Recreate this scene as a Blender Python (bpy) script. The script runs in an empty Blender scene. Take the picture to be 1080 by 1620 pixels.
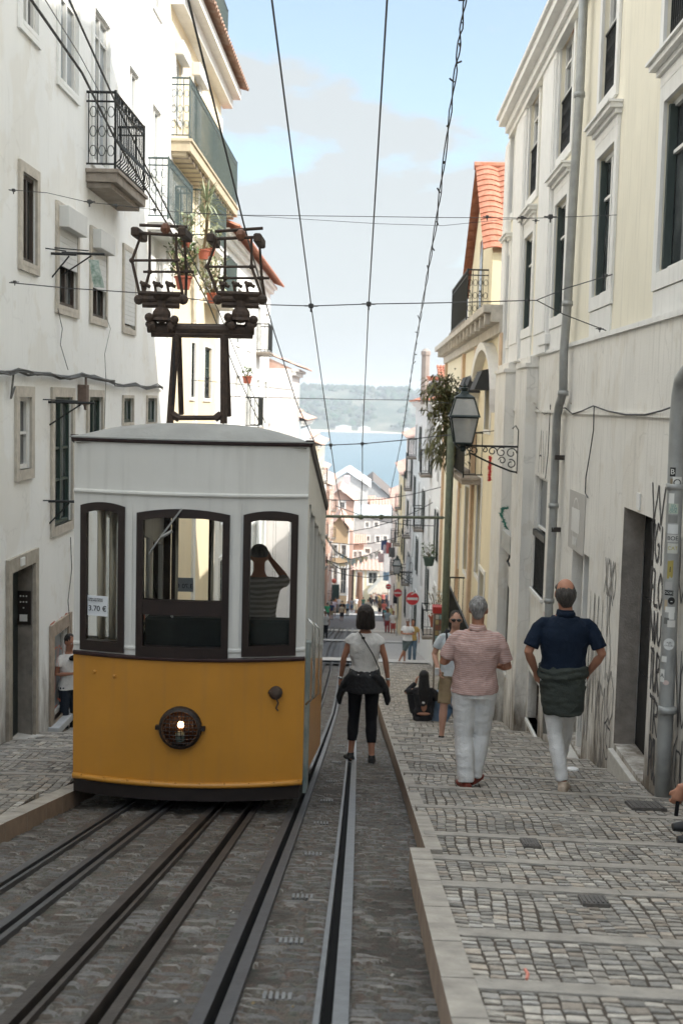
import bpy, bmesh, math, random
from mathutils import Vector, Matrix, noise
R_=random.Random(7)
PI=math.pi
S=bpy.context.scene
# ---------------------------------------------------------------- camera
F=1900.0; CX,CY=540.0,810.0            # focal length and centre in photo pixels (1080x1620)
ROLL=0.025; PITCH=0.089796; YAW=0.021350
cam=bpy.data.cameras.new('camera'); co=bpy.data.objects.new('camera',cam); S.collection.objects.link(co)
CR=Matrix.Rotation(YAW,3,'Z')@Matrix.Rotation(PI/2-PITCH,3,'X')@Matrix.Rotation(ROLL,3,'Z')
co.matrix_world=CR.to_4x4()
cam.sensor_fit='VERTICAL'; cam.sensor_height=24; cam.lens=F*24/1620
cam.clip_start=.1; cam.clip_end=30000
cam.dof.use_dof=True; cam.dof.focus_distance=9.6; cam.dof.aperture_fstop=2.6
S.camera=co
S.render.resolution_x=682; S.render.resolution_y=1024
# ---------------------------------------------------------------- light
SUN_AZ=math.radians(118)   # direction the sun stands in, clockwise from +Y (street direction)
SUN_EL=math.radians(42)
w=bpy.data.worlds.new('World'); S.world=w; w.use_nodes=True
nt=w.node_tree; nt.nodes.clear()
def N(nt,t,**k):
    n=nt.nodes.new(t)
    for a,b in k.items(): setattr(n,a,b)
    return n
out=N(nt,'ShaderNodeOutputWorld'); bg=N(nt,'ShaderNodeBackground'); bg.inputs[1].default_value=.15
sky=N(nt,'ShaderNodeTexSky',sky_type='NISHITA'); sky.sun_disc=False; sky.sun_elevation=SUN_EL; sky.sun_rotation=SUN_AZ
sky.air_density=1.0; sky.dust_density=2.2; sky.ozone_density=1.2
tc=N(nt,'ShaderNodeTexCoord'); mp=N(nt,'ShaderNodeMapping'); mp.inputs['Scale'].default_value=(1,1,2.3); mp.inputs['Location'].default_value=(.37,0,.12)
nz=N(nt,'ShaderNodeTexNoise'); nz.inputs['Scale'].default_value=5.0; nz.inputs['Detail'].default_value=9; nz.inputs['Roughness'].default_value=.55
sp=N(nt,'ShaderNodeSeparateXYZ'); mr=N(nt,'ShaderNodeMapRange'); mr.inputs[1].default_value=.02; mr.inputs[2].default_value=.30; mr.inputs[3].default_value=.26; mr.inputs[4].default_value=-.03
ad=N(nt,'ShaderNodeMath',operation='ADD'); cr=N(nt,'ShaderNodeMapRange'); cr.inputs[1].default_value=.505; cr.inputs[2].default_value=.565; cr.inputs[3].default_value=.26; cr.inputs[4].default_value=.95
mx=N(nt,'ShaderNodeMixRGB')
cb=N(nt,'ShaderNodeMapRange',interpolation_type='SMOOTHSTEP'); cb.inputs[1].default_value=.36; cb.inputs[2].default_value=.66; cb.inputs[3].default_value=1; cb.inputs[4].default_value=5.5   # unseen overhead clouds brightened, added to lift the shade in the street
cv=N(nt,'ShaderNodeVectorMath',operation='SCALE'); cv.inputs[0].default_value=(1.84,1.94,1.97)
L=nt.links.new
L(tc.outputs['Generated'],mp.inputs[0]); L(mp.outputs[0],nz.inputs[0]); L(tc.outputs['Generated'],sp.inputs[0]); L(sp.outputs[2],mr.inputs[0])
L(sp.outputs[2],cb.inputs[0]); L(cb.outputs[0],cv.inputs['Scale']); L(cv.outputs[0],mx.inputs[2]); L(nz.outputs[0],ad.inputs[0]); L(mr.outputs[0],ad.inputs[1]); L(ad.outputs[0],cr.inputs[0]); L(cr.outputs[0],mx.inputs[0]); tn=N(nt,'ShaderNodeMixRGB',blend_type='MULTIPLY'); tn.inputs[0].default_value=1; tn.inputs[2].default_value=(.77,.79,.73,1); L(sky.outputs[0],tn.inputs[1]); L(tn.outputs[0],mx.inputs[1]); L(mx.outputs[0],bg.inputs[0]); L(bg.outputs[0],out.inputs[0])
sl=bpy.data.lights.new('sun','SUN'); sl.energy=2.3; sl.angle=math.radians(.6); sl.color=(1,.955,.88)
so=bpy.data.objects.new('sun',sl); S.collection.objects.link(so)
sd=Vector((math.sin(SUN_AZ)*math.cos(SUN_EL),math.cos(SUN_AZ)*math.cos(SUN_EL),math.sin(SUN_EL)))
so.rotation_euler=sd.to_track_quat('Z','Y').to_euler(); so.location=(60,0,80)
S.view_settings.view_transform='Standard'; S.view_settings.look='None'; S.view_settings.exposure=1.45; S.view_settings.gamma=1
S.render.engine='CYCLES'
# ---------------------------------------------------------------- pixel -> world
def ray(x,y): return CR@Vector(((x-CX)/F,-(y-CY)/F,-1))
def onX(x,y,X): d=ray(x,y); return d*(X/d.x)
def at(x,y,Y): d=ray(x,y); return d*(Y/d.y)
def g(y):
    z=-1.1-.212*min(y,26)
    if y>26: z-=.165*(min(y,90)-26)
    if y>90: z-=.142*(min(y,150)-90)
    if y>150: z-=.09*(min(y,260)-150)
    if y>260: z-=.1*(y-260)
    return z
def pers(x,y,Y=None): return at(x,y,Y)
# ---------------------------------------------------------------- materials
MATS={}
def mat(name,col,rough=.8,var=.12,sc=3.0,bump=.0,bsc=40,metal=0,streak=0,grime=0,col2=None,spec=.4,emit=None,es=1,thr=None,coord='pos',attr=None,cracks=0,stretch=None):
    if name in MATS: return MATS[name]
    m=bpy.data.materials.new(name); m.use_nodes=True; nt=m.node_tree; b=nt.nodes['Principled BSDF']; L=nt.links.new
    b.inputs['Roughness'].default_value=rough; b.inputs['Metallic'].default_value=metal; b.inputs['Specular IOR Level'].default_value=spec
    geo=N(nt,'ShaderNodeNewGeometry'); P=geo.outputs['Position']
    if coord=='obj': P=N(nt,'ShaderNodeTexCoord').outputs['Object']
    if stretch:
        mm=N(nt,'ShaderNodeMapping'); mm.inputs['Scale'].default_value=stretch; L(P,mm.inputs[0]); P=mm.outputs[0]
    n=N(nt,'ShaderNodeTexNoise'); n.inputs['Scale'].default_value=sc; n.inputs['Detail'].default_value=7; n.inputs['Roughness'].default_value=.6; L(P,n.inputs[0])
    r=N(nt,'ShaderNodeMapRange'); r.inputs[1].default_value=.3; r.inputs[2].default_value=.7; L(n.outputs[0],r.inputs[0])
    if thr: r.inputs[1].default_value,r.inputs[2].default_value=thr
    mix=N(nt,'ShaderNodeMixRGB'); L(r.outputs[0],mix.inputs[0])
    c=Vector(col)
    if attr:
        a=N(nt,'ShaderNodeVertexColor',layer_name=attr); base=a.outputs[0]
        m2=N(nt,'ShaderNodeMixRGB',blend_type='MULTIPLY'); m2.inputs[0].default_value=1; L(base,m2.inputs[1])
        mix.inputs[1].default_value=(1-var,)*3+(1,); mix.inputs[2].default_value=(1+var,)*3+(1,); L(mix.outputs[0],m2.inputs[2]); cur=m2.outputs[0]
    else:
        lo=c*(1-var) if col2 is None else c; hi=c*(1+var) if col2 is None else Vector(col2)
        mix.inputs[1].default_value=(*lo,1); mix.inputs[2].default_value=(*hi,1); cur=mix.outputs[0]
    if streak:   # rain streaks: dirt with its own shape
        mm=N(nt,'ShaderNodeMapping'); mm.inputs['Scale'].default_value=(9,9,.55); L(geo.outputs['Position'],mm.inputs[0])
        n2=N(nt,'ShaderNodeTexNoise'); n2.inputs['Scale'].default_value=1.6; n2.inputs['Detail'].default_value=6; L(mm.outputs[0],n2.inputs[0])
        r2=N(nt,'ShaderNodeMapRange'); r2.inputs[1].default_value=.52; r2.inputs[2].default_value=.78; r2.inputs[4].default_value=streak; L(n2.outputs[0],r2.inputs[0])
        x=N(nt,'ShaderNodeMixRGB'); x.inputs[2].default_value=(.13,.115,.095,1); L(r2.outputs[0],x.inputs[0]); L(cur,x.inputs[1]); cur=x.outputs[0]
    if cracks:   # patched render and hairline cracks
        for k,(scl,a0,a1,dk) in enumerate(((.9,.56,.60,.955),(2.3,.62,.65,.94))):
            n5=N(nt,'ShaderNodeTexNoise'); n5.inputs['Scale'].default_value=scl; n5.inputs['Detail'].default_value=4; L(P,n5.inputs[0])
            r5=N(nt,'ShaderNodeMapRange'); r5.inputs[1].default_value=a0; r5.inputs[2].default_value=a1; L(n5.outputs[0],r5.inputs[0])
            x=N(nt,'ShaderNodeMixRGB',blend_type='MULTIPLY'); x.inputs[2].default_value=(dk,dk*.985,dk*.96,1); L(r5.outputs[0],x.inputs[0]); L(cur,x.inputs[1]); cur=x.outputs[0]
        nn=N(nt,'ShaderNodeTexNoise'); nn.inputs['Scale'].default_value=3; L(P,nn.inputs[0]); va=N(nt,'ShaderNodeVectorMath',operation='MULTIPLY_ADD'); va.inputs[1].default_value=(.5,.5,.5); L(nn.outputs['Color'],va.inputs[0]); L(P,va.inputs[2])
        vo=N(nt,'ShaderNodeTexVoronoi',feature='DISTANCE_TO_EDGE'); vo.inputs['Scale'].default_value=.8; L(va.outputs[0],vo.inputs[0])
        r6=N(nt,'ShaderNodeMapRange'); r6.inputs[1].default_value=.0; r6.inputs[2].default_value=.009; r6.inputs[3].default_value=cracks; r6.inputs[4].default_value=0; L(vo.outputs['Distance'],r6.inputs[0])
        x=N(nt,'ShaderNodeMixRGB'); x.inputs[2].default_value=(.2,.18,.16,1); L(r6.outputs[0],x.inputs[0]); L(cur,x.inputs[1]); cur=x.outputs[0]
    if grime:    # splash dirt near the pavement, height measured above the sloping street
        s=N(nt,'ShaderNodeSeparateXYZ'); L(geo.outputs['Position'],s.inputs[0])
        q=N(nt,'ShaderNodeMath',operation='MULTIPLY_ADD'); q.inputs[1].default_value=.212; L(s.outputs[1],q.inputs[0]); L(s.outputs[2],q.inputs[2])
        n3=N(nt,'ShaderNodeTexNoise'); n3.inputs['Scale'].default_value=2.1; n3.inputs['Detail'].default_value=8; n3.inputs['Roughness'].default_value=.65
        mm=N(nt,'ShaderNodeMapping'); mm.inputs['Scale'].default_value=(2.2,2.2,.7); L(geo.outputs['Position'],mm.inputs[0]); L(mm.outputs[0],n3.inputs[0])
        q2=N(nt,'ShaderNodeMath',operation='MULTIPLY_ADD'); q2.inputs[1].default_value=-3.2; L(n3.outputs[0],q2.inputs[0]); L(q.outputs[0],q2.inputs[2])
        r3=N(nt,'ShaderNodeMapRange'); r3.inputs[1].default_value=-2.9; r3.inputs[2].default_value=-1.7; r3.inputs[3].default_value=grime; r3.inputs[4].default_value=0; L(q2.outputs[0],r3.inputs[0])
        x=N(nt,'ShaderNodeMixRGB'); x.inputs[2].default_value=(.13,.10,.07,1); L(r3.outputs[0],x.inputs[0]); L(cur,x.inputs[1]); cur=x.outputs[0]
    L(cur,b.inputs['Base Color'])
    if bump:
        n4=N(nt,'ShaderNodeTexNoise'); n4.inputs['Scale'].default_value=bsc; n4.inputs['Detail'].default_value=5; L(P,n4.inputs[0])
        bm_=N(nt,'ShaderNodeBump'); bm_.inputs['Strength'].default_value=bump; bm_.inputs['Distance'].default_value=.02; L(n4.outputs[0],bm_.inputs['Height']); L(bm_.outputs[0],b.inputs['Normal'])
    if emit: b.inputs['Emission Color'].default_value=(*emit,1); b.inputs['Emission Strength'].default_value=es
    MATS[name]=m; return m
def frosted(name,col,a=.5):
    m=mat(name,col,.4,.1,6); m.node_tree.nodes['Principled BSDF'].inputs['Alpha'].default_value=a; return m
def glass(name,tint=(.85,.9,.88),refl=.12):
    if name in MATS: return MATS[name]
    m=bpy.data.materials.new(name); m.use_nodes=True; nt=m.node_tree; nt.nodes.clear(); L=nt.links.new
    o=N(nt,'ShaderNodeOutputMaterial'); t=N(nt,'ShaderNodeBsdfTransparent'); t.inputs[0].default_value=(*tint,1); gl=N(nt,'ShaderNodeBsdfGlossy'); gl.inputs['Roughness'].default_value=.03
    lw=N(nt,'ShaderNodeLayerWeight'); lw.inputs[0].default_value=refl+.1; ma=N(nt,'ShaderNodeMath',operation='ADD'); ma.inputs[1].default_value=refl*.3; L(lw.outputs['Fresnel'],ma.inputs[0])
    mx=N(nt,'ShaderNodeMixShader'); L(ma.outputs[0],mx.inputs[0]); L(t.outputs[0],mx.inputs[1]); L(gl.outputs[0],mx.inputs[2]); L(mx.outputs[0],o.inputs[0]); MATS[name]=m; return m
# ---------------------------------------------------------------- mesh builder
class G:
    def __init__(s): s.v=[]; s.f=[]; s.m=[]; s.c=[]; s.mi=0; s.col=None
    def quad(s,*p):
        i=len(s.v); s.v+= [Vector(q) for q in p]; s.f.append(tuple(range(i,i+len(p)))); s.m.append(s.mi); s.c.append(s.col); return s
    def faces(s,vs,fs):
        i=len(s.v); s.v+=[Vector(q) for q in vs]
        for f in fs: s.f.append(tuple(i+k for k in f)); s.m.append(s.mi); s.c.append(s.col)
        return s
    def box(s,a,b):
        x0,y0,z0=[min(a[i],b[i]) for i in range(3)]; x1,y1,z1=[max(a[i],b[i]) for i in range(3)]
        return s.faces([(x0,y0,z0),(x1,y0,z0),(x1,y1,z0),(x0,y1,z0),(x0,y0,z1),(x1,y0,z1),(x1,y1,z1),(x0,y1,z1)],[(0,3,2,1),(4,5,6,7),(0,1,5,4),(1,2,6,5),(2,3,7,6),(3,0,4,7)])
    def hexa(s,lo,hi):   # lo, hi: 4 points each (ccw seen from above)
        return s.faces(list(lo)+list(hi),[(0,3,2,1),(4,5,6,7),(0,1,5,4),(1,2,6,5),(2,3,7,6),(3,0,4,7)])
    def bbox(s,a,b,bv=.01):   # bevelled box
        x0,y0,z0=a; x1,y1,z1=b
        pr=[(x0+bv,y0),(x1-bv,y0),(x1,y0+bv),(x1,y1-bv),(x1-bv,y1),(x0+bv,y1),(x0,y1-bv),(x0,y0+bv)]
        def ring(sx,z):
            cx,cy=(x0+x1)/2,(y0+y1)/2
            return [(cx+(px-cx)*(1-sx*2*bv/(x1-x0)),cy+(py-cy)*(1-sx*2*bv/(y1-y0)),z) for px,py in pr]
        R=[ring(1,z0),ring(0,z0+bv),ring(0,z1-bv),ring(1,z1)]; return s.rings(R)
    def rings(s,R,cap=True,closed=True):
        n=len(R[0]); vs=[p for r in R for p in r]; fs=[]
        for k in range(len(R)-1):
            for i in range(n if closed else n-1):
                j=(i+1)%n; fs.append((k*n+i,k*n+j,(k+1)*n+j,(k+1)*n+i))
        if cap and closed: fs.append(tuple(range(n-1,-1,-1))); fs.append(tuple((len(R)-1)*n+i for i in range(n)))
        return s.faces(vs,fs)
    def tube(s,pts,r,n=6,cap=True):
        pts=[Vector(p) for p in pts]; rr=r if isinstance(r,(list,tuple)) else [r]*len(pts); R=[]; up=None
        for i,p in enumerate(pts):
            t=(pts[min(i+1,len(pts)-1)]-pts[max(i-1,0)]); t=t.normalized() if t.length>1e-9 else Vector((0,0,1))
            if up is None:
                up=Vector((0,0,1)) if abs(t.z)<.9 else Vector((1,0,0))
            a=t.cross(up)
            a=a.normalized() if a.length>1e-6 else t.orthogonal().normalized()
            up=a.cross(t).normalized(); rad=rr[i]
            rx,ry=(rad if isinstance(rad,tuple) else (rad,rad))
            R.append([p+a*(math.cos(2*PI*k/n)*rx)+up*(math.sin(2*PI*k/n)*ry) for k in range(n)])
        return s.rings(R,cap)
    def ell(s,c,r,nu=12,nv=8,rot=None):
        c=Vector(c); R=[]
        for i in range(nv+1):
            th=PI*i/nv; rr=max(math.sin(th),.02); ring=[]
            for k in range(nu):
                q=Vector((r[0]*rr*math.cos(2*PI*k/nu),r[1]*rr*math.sin(2*PI*k/nu),-r[2]*math.cos(th)))
                if rot: q=rot@q
                ring.append(c+q)
            R.append(ring)
        return s.rings(R)
    def lathe(s,c,prof,n=12,axis=None):
        c=Vector(c); q=(axis.to_track_quat('Z','Y').to_matrix() if axis is not None else Matrix.Identity(3)); R=[]
        for r,z in prof: R.append([c+q@Vector((r*math.cos(2*PI*k/n),r*math.sin(2*PI*k/n),z)) for k in range(n)])
        return s.rings(R)
    def prism(s,poly,ex):   # poly 3D points, extruded by vector ex
        ex=Vector(ex); n=len(poly); a=[Vector(p) for p in poly]; b=[p+ex for p in a]
        return s.faces(a+b,[tuple(range(n-1,-1,-1)),tuple(range(n,2*n))]+[(i,(i+1)%n,n+(i+1)%n,n+i) for i in range(n)])
    def build_each(s,name,mats,parent,**k):   # one part per separate piece
        par=list(range(len(s.v)))
        def fd(a):
            while par[a]!=a: par[a]=par[par[a]]; a=par[a]
            return a
        for f in s.f:
            for b in f[1:]: par[fd(b)]=fd(f[0])
        isl={}
        for i,f in enumerate(s.f): isl.setdefault(fd(f[0]),[]).append(i)
        L=[]
        for fs in isl.values():
            vs=[s.v[j] for i in fs for j in s.f[i]]; L.append([fs,[min(v[k] for v in vs)-.006 for k in range(3)],[max(v[k] for v in vs)+.006 for k in range(3)]])
        ch=True
        while ch:
            ch=False
            for a in range(len(L)):
                for b in range(len(L)-1,a,-1):
                    A,B=L[a],L[b]
                    if all(A[1][k]<=B[2][k] and B[1][k]<=A[2][k] for k in range(3)):
                        A[0]+=B[0]; A[1]=[min(x,y) for x,y in zip(A[1],B[1])]; A[2]=[max(x,y) for x,y in zip(A[2],B[2])]; L.pop(b); ch=True
        R=[]
        for fs,_,_ in L:
            q=G()
            for i in fs: q.mi=s.m[i]; q.col=s.c[i]; q.quad(*[s.v[j] for j in s.f[i]])
            R.append(q.build(name,mats,parent,weld=True,**k))
        return R
    def build(s,name,mats,parent=None,smooth=False,label=None,weld=False,bevel=0):
        if not isinstance(mats,(list,tuple)): mats=[mats]
        if parent is None:
            xs=[v.x for v in s.v]; ys=[v.y for v in s.v]; zs=[v.z for v in s.v]
            o0=Vector(((min(xs)+max(xs))/2,(min(ys)+max(ys))/2,min(zs)))
        else: o0=parent['_o']; o0=Vector(o0)
        me=bpy.data.meshes.new(name); me.from_pydata([v-o0 for v in s.v],[],s.f)
        for m in mats: me.materials.append(m)
        if len(mats)>1: me.polygons.foreach_set('material_index',s.m)
        if any(c is not None for c in s.c):
            ca=me.color_attributes.new('col','FLOAT_COLOR','CORNER'); buf=[]
            for f,c in zip(s.f,s.c): buf+= [*(c or (1,1,1)),1]*len(f)
            ca.data.foreach_set('color',buf)
        bm=bmesh.new(); bm.from_mesh(me)
        if weld: bmesh.ops.remove_doubles(bm,verts=bm.verts,dist=1e-5)
        bmesh.ops.recalc_face_normals(bm,faces=bm.faces)
        if bevel: bmesh.ops.bevel(bm,geom=[e for e in bm.edges if len(e.link_faces)==2 and e.calc_face_angle(0)>.5],offset=bevel,segments=2,affect='EDGES',profile=.6)
        bm.to_mesh(me); bm.free()
        if smooth: me.polygons.foreach_set('use_smooth',[True]*len(me.polygons))
        o=bpy.data.objects.new(name,me); S.collection.objects.link(o); o['_o']=tuple(o0)
        if parent is None: o.location=o0
        else: o.parent=parent
        if label: o['label']=label
        return o
def tag(o,label,cat,group=None,kind=None):
    if label: o['label']=label
    if cat: o['category']=cat
    if group: o['group']=group
    if kind: o['kind']=kind
    return o
def thing(name,label,cat,loc,group=None):
    o=bpy.data.objects.new(name,None); S.collection.objects.link(o); o.location=loc; o.empty_display_size=.2; o['_o']=tuple(loc); return tag(o,label,cat,group)
def struct(o): o['kind']='structure'; return o
def text(s_,size,M,name,m,parent,ex=.002,mirror=False,label=None,align='CENTER'):
    cu=bpy.data.curves.new('t','FONT'); cu.body=s_; cu.size=size; cu.extrude=ex; cu.align_x=align; cu.align_y='CENTER'
    to=bpy.data.objects.new('t',cu); S.collection.objects.link(to); bpy.context.view_layer.update()
    me=bpy.data.meshes.new_from_object(to.evaluated_get(bpy.context.evaluated_depsgraph_get())); bpy.data.objects.remove(to)
    q=G(); sx=-1 if mirror else 1
    q.faces([M@Vector((v.co.x*sx,v.co.y,v.co.z)) for v in me.vertices],[tuple(p.vertices) for p in me.polygons]); bpy.data.meshes.remove(me)
    return q.build(name,m,parent,label=label)
def copy_tree(o,parent=None):
    c=o.copy(); S.collection.objects.link(c)
    if parent: c.parent=parent
    for ch in list(o.children): copy_tree(ch,c)
    return c
# ---------------------------------------------------------------- palette
white_pl=mat('plaster white',(.74,.735,.71),.9,.05,1.2,.12,60,streak=.10,grime=.5)
white_l=mat('plaster white left',(.84,.84,.82),.9,.03,1.0,.10,60,streak=.06,grime=.7,cracks=.12)
base_pl=mat('plaster stone base',(.73,.705,.655),.9,.05,2.2,.2,50,streak=.26,grime=.95,cracks=.22)
cream=mat('plaster cream',(.74,.66,.47),.9,.05,1.4,.12,60,streak=.10)
cream_pale=mat('plaster pale cream',(.78,.73,.60),.9,.05,1.4,.12,60,streak=.14)
yellow_pl=mat('plaster pale yellow',(.76,.68,.50),.9,.05,1.4,.12,60,streak=.12,grime=.2)
far_w=mat('far white plaster',(.60,.59,.57),.9,.10,.8,.1,60,streak=.2)
ochre=mat('plaster ochre',(.54,.39,.24),.9,.06,1.4,.1,60,streak=.1)
pinkpl=mat('plaster pink',(.52,.34,.27),.9,.06,1.4,.1,60)
greypl=mat('plaster grey',(.42,.42,.42),.9,.12,1.4,.1,60,streak=.25)
whitetrim=mat('painted stone trim',(.76,.75,.72),.75,.05,4,.1,50,streak=.14)
stone=mat('limestone surround',(.52,.475,.41),.85,.16,9,.3,60,streak=.12)
stone_w=mat('limestone worn step',(.50,.48,.44),.7,.15,9,.25,60)
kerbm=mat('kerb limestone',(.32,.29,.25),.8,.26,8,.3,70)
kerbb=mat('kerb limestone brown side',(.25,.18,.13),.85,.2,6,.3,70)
pane=mat('window pane',(.035,.04,.042),.06,.3,1.7,spec=.9,col2=(.11,.12,.12),thr=(.45,.6))
pane_b=mat('window pane bright curtain',(.30,.33,.35),.12,.2,2,spec=.8)
frame_w=mat('window frame white paint',(.72,.71,.68),.5,.05,5)
frame_g=mat('window frame green paint',(.035,.06,.05),.5,.1,5)
frame_b=mat('window frame brown',(.06,.045,.035),.6,.2,5)
shut_w=mat('roller shutter white',(.62,.62,.6),.6,.05,5)
shut_g=mat('shutter green',(.045,.06,.055),.55,.1,5)
iron=mat('black wrought iron',(.02,.022,.022),.5,.2,20,metal=.3)
irong=mat('green grey iron',(.06,.085,.085),.5,.2,20)
concrete=mat('balcony concrete',(.30,.26,.22),.9,.25,5,.3,40,streak=.3)
dark=mat('dark opening',(.012,.011,.010),.9,.2)
tile=mat('roof tile terracotta',(.34,.12,.065),.85,.25,7,.2,40,col2=(.46,.22,.15))
tile_o=mat('roof tile weathered',(.36,.19,.13),.9,.3,5,.2,40,col2=(.50,.38,.31))
tile_g=mat('roof tile grey',(.15,.13,.12),.9,.3,5,.2,40)
pipe_m=mat('zinc drainpipe',(.34,.345,.335),.5,.15,6,.05,30,metal=.35,streak=.3)
wood_d=mat('dark wood door',(.03,.028,.025),.6,.3,8)
cable=mat('black cable',(.018,.018,.02),.6,.1)
wire_m=mat('contact wire',(.075,.075,.075),.5,.1,metal=.4)
brass=mat('insulator fittings',(.10,.085,.07),.5,.3,30)
terra=mat('flowerpot terracotta',(.30,.085,.05),.7,.1)
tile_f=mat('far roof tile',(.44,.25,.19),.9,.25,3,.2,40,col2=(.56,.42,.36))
leafg=mat('leaf green',(.06,.10,.03),.6,.3,9,col2=(.13,.17,.06))
leafp=mat('leaf pale',(.22,.27,.15),.6,.3,9,col2=(.38,.40,.28))
rail_m=mat('rail steel',(.085,.085,.088),.5,.18,14,.1,60,metal=.55)
rail_l=mat('rail steel polished',(.20,.205,.21),.45,.15,14,.1,60,metal=.6)
rust=mat('rusty rail steel',(.050,.042,.037),.6,.35,6,.2,60,metal=.3)
groove=mat('rail groove shade',(.008,.007,.006),.95,.3)  # near-black colour stands in for the shade down the slot
# ---------------------------------------------------------------- terrain, river, hills
def ground_sheet():
    ys=[-14,-8,-4,0,2]+[3+i*1.0 for i in range(40)]+[44+i*4 for i in range(60)]+[300,340,380,420,460]
    xs=[-900,-300,-80,-20,-6,-4,-2,0,2,3,6,20,80,300,900]
    q=G(); n=len(xs); vs=[]
    for y in ys:
        z=g(y)-.32 if y<400 else g(y)-.32
        z=max(z,-47) if y<455 else -56
        for x in xs: vs.append((x,y,z))
    q.faces(vs,[(j*n+i,j*n+i+1,(j+1)*n+i+1,(j+1)*n+i) for j in range(len(ys)-1) for i in range(n-1)])
    return struct(q.build('ground',mat('ground dusty',(.22,.20,.18),.95,.2,1),smooth=True))
ground_sheet()
q=G(); q.quad((-9000,440,-50),(9000,440,-50),(9000,2600,-50),(-9000,2600,-50))
rw=mat('river water',(.085,.15,.18),.4,.06,.006,spec=.5,bump=.25,bsc=.9,stretch=(.25,1,1)); struct(q.build('river',rw))
def hills():
    nx,ny=220,26; vs=[]
    for j in range(ny):
        for i in range(nx):
            x=-1700+i*3400/(nx-1)*1.0; t=j/(ny-1); y=2140+t*1500
            top=26-max(0,(x-110)/16 if x<700 else 37)+9*noise.noise(Vector((x*.004,y*.003,0)))
            prof=min(1,t*5)**.8
            z=-51+ (top+51)*prof + (7*noise.noise(Vector((x*.012,y*.012,3))) if t>.05 else 0)
            if t==0: z=-51.5
            vs.append((x,y+30*noise.noise(Vector((x*.005,0,7))),z))
    q=G(); q.faces(vs,[(j*nx+i,j*nx+i+1,(j+1)*nx+i+1,(j+1)*nx+i) for j in range(ny-1) for i in range(nx-1)])
    hm=mat('far hill scrub',(.04,.062,.035),.95,.3,.018,col2=(.20,.18,.13),thr=(.42,.72))
    o=struct(q.build('hills',hm,smooth=True))
    r=random.Random(3); q=G()
    for k in range(3600):
        x=r.uniform(-420,520); t=r.random()**1.3*.42+.015; y=2140+t*1500
        top=26-max(0,(x-110)/16)+9*noise.noise(Vector((x*.004,y*.003,0)))
        z=-51+(top+51)*min(1,t*5)**.8+7*noise.noise(Vector((x*.012,y*.012,3)))
        y+=30*noise.noise(Vector((x*.005,0,7)))
        if noise.noise(Vector((x*.014,y*.014,9)))<-.12 or z<-42: continue
        s=r.uniform(3,8.5); q.col=(r.uniform(.018,.045),r.uniform(.035,.068),r.uniform(.018,.03))
        c=Vector((x,y,z+s*.4)); nv=[c+Vector((math.cos(a)*s*r.uniform(.7,1.1),math.sin(a)*s,h*s*r.uniform(.5,.9))) for h in (-.6,.35) for a in (0,1.05,2.1,3.14,4.2,5.25)]+[c+Vector((0,0,s*.9))]
        q.faces(nv,[(i,(i+1)%6,6+(i+1)%6,6+i) for i in range(6)]+[(6+i,6+(i+1)%6,12) for i in range(6)])
    w=q.build('woodland',mat('far trees',(1,1,1),.9,.2,attr='col'),smooth=True); tag(w,'hazy green woodland covering the far hills across the river','woodland',kind='stuff')
    q=G(); q.faces([(-900,2120,-49.6),(900,2120,-49.6),(900,2165,-46.5),(-900,2165,-46.5)],[(0,1,2,3)]); struct(q.build('beach',mat('pale shore sand',(.55,.48,.38),.9,.2,.05)))
    spec=[(-60,'low white'),(-20,'small pale'),(60,'long white'),(120,'white'),(175,'cream'),(230,'tall white')]
    labs=['low white waterfront building at the far shore, leftmost one','small pale waterfront shed on the far shore','long white quay building on the far shore under the hill','white waterfront block on the far shore right of the long quay building','cream waterfront block on the far shore towards the tiled roof','tall white building at the right end of the far shore']
    for (x,nm),lb in zip(spec,labs):
        W=r.uniform(14,34); H=r.uniform(5,10); q=G(); q.box((x,2128,-49),(x+W,2142,-49+H)); q.prism([(x-1,2127,-49+H),(x+W+1,2127,-49+H),(x+W/2,2127,-49+H+3)],(0,16,0))
        th=q.build('waterfront_building',mat('far white wall',(.7,.68,.64),.9,.05)); tag(th,lb,'building','buildings along the far shore')
hills()
# far hilltop houses
r=random.Random(11)
for k,(px,py) in enumerate([(602,640),(618,643),(634,640),(650,645),(664,641)]):
    p=at(px,py,2450); W=r.uniform(14,22); q=G(); q.box((p.x-W/2,2450,p.z-14),(p.x+W/2,2464,p.z)); q.prism([(p.x-W/2-1,2449,p.z),(p.x+W/2+1,2449,p.z),(p.x,2449,p.z+4)],(0,16,0))
    tag(q.build('hilltop_house',mat('far white wall',(.7,.68,.64),.9,.05)),['leftmost tiny pale house on the far hilltop','tiny pale house second from the left on the far hilltop','tiny pale house in the middle of the far hilltop row','tiny pale house fourth from the left on the far hilltop','rightmost tiny pale house on the far hilltop'][k],'house','tiny houses on the far hilltop')
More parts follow.
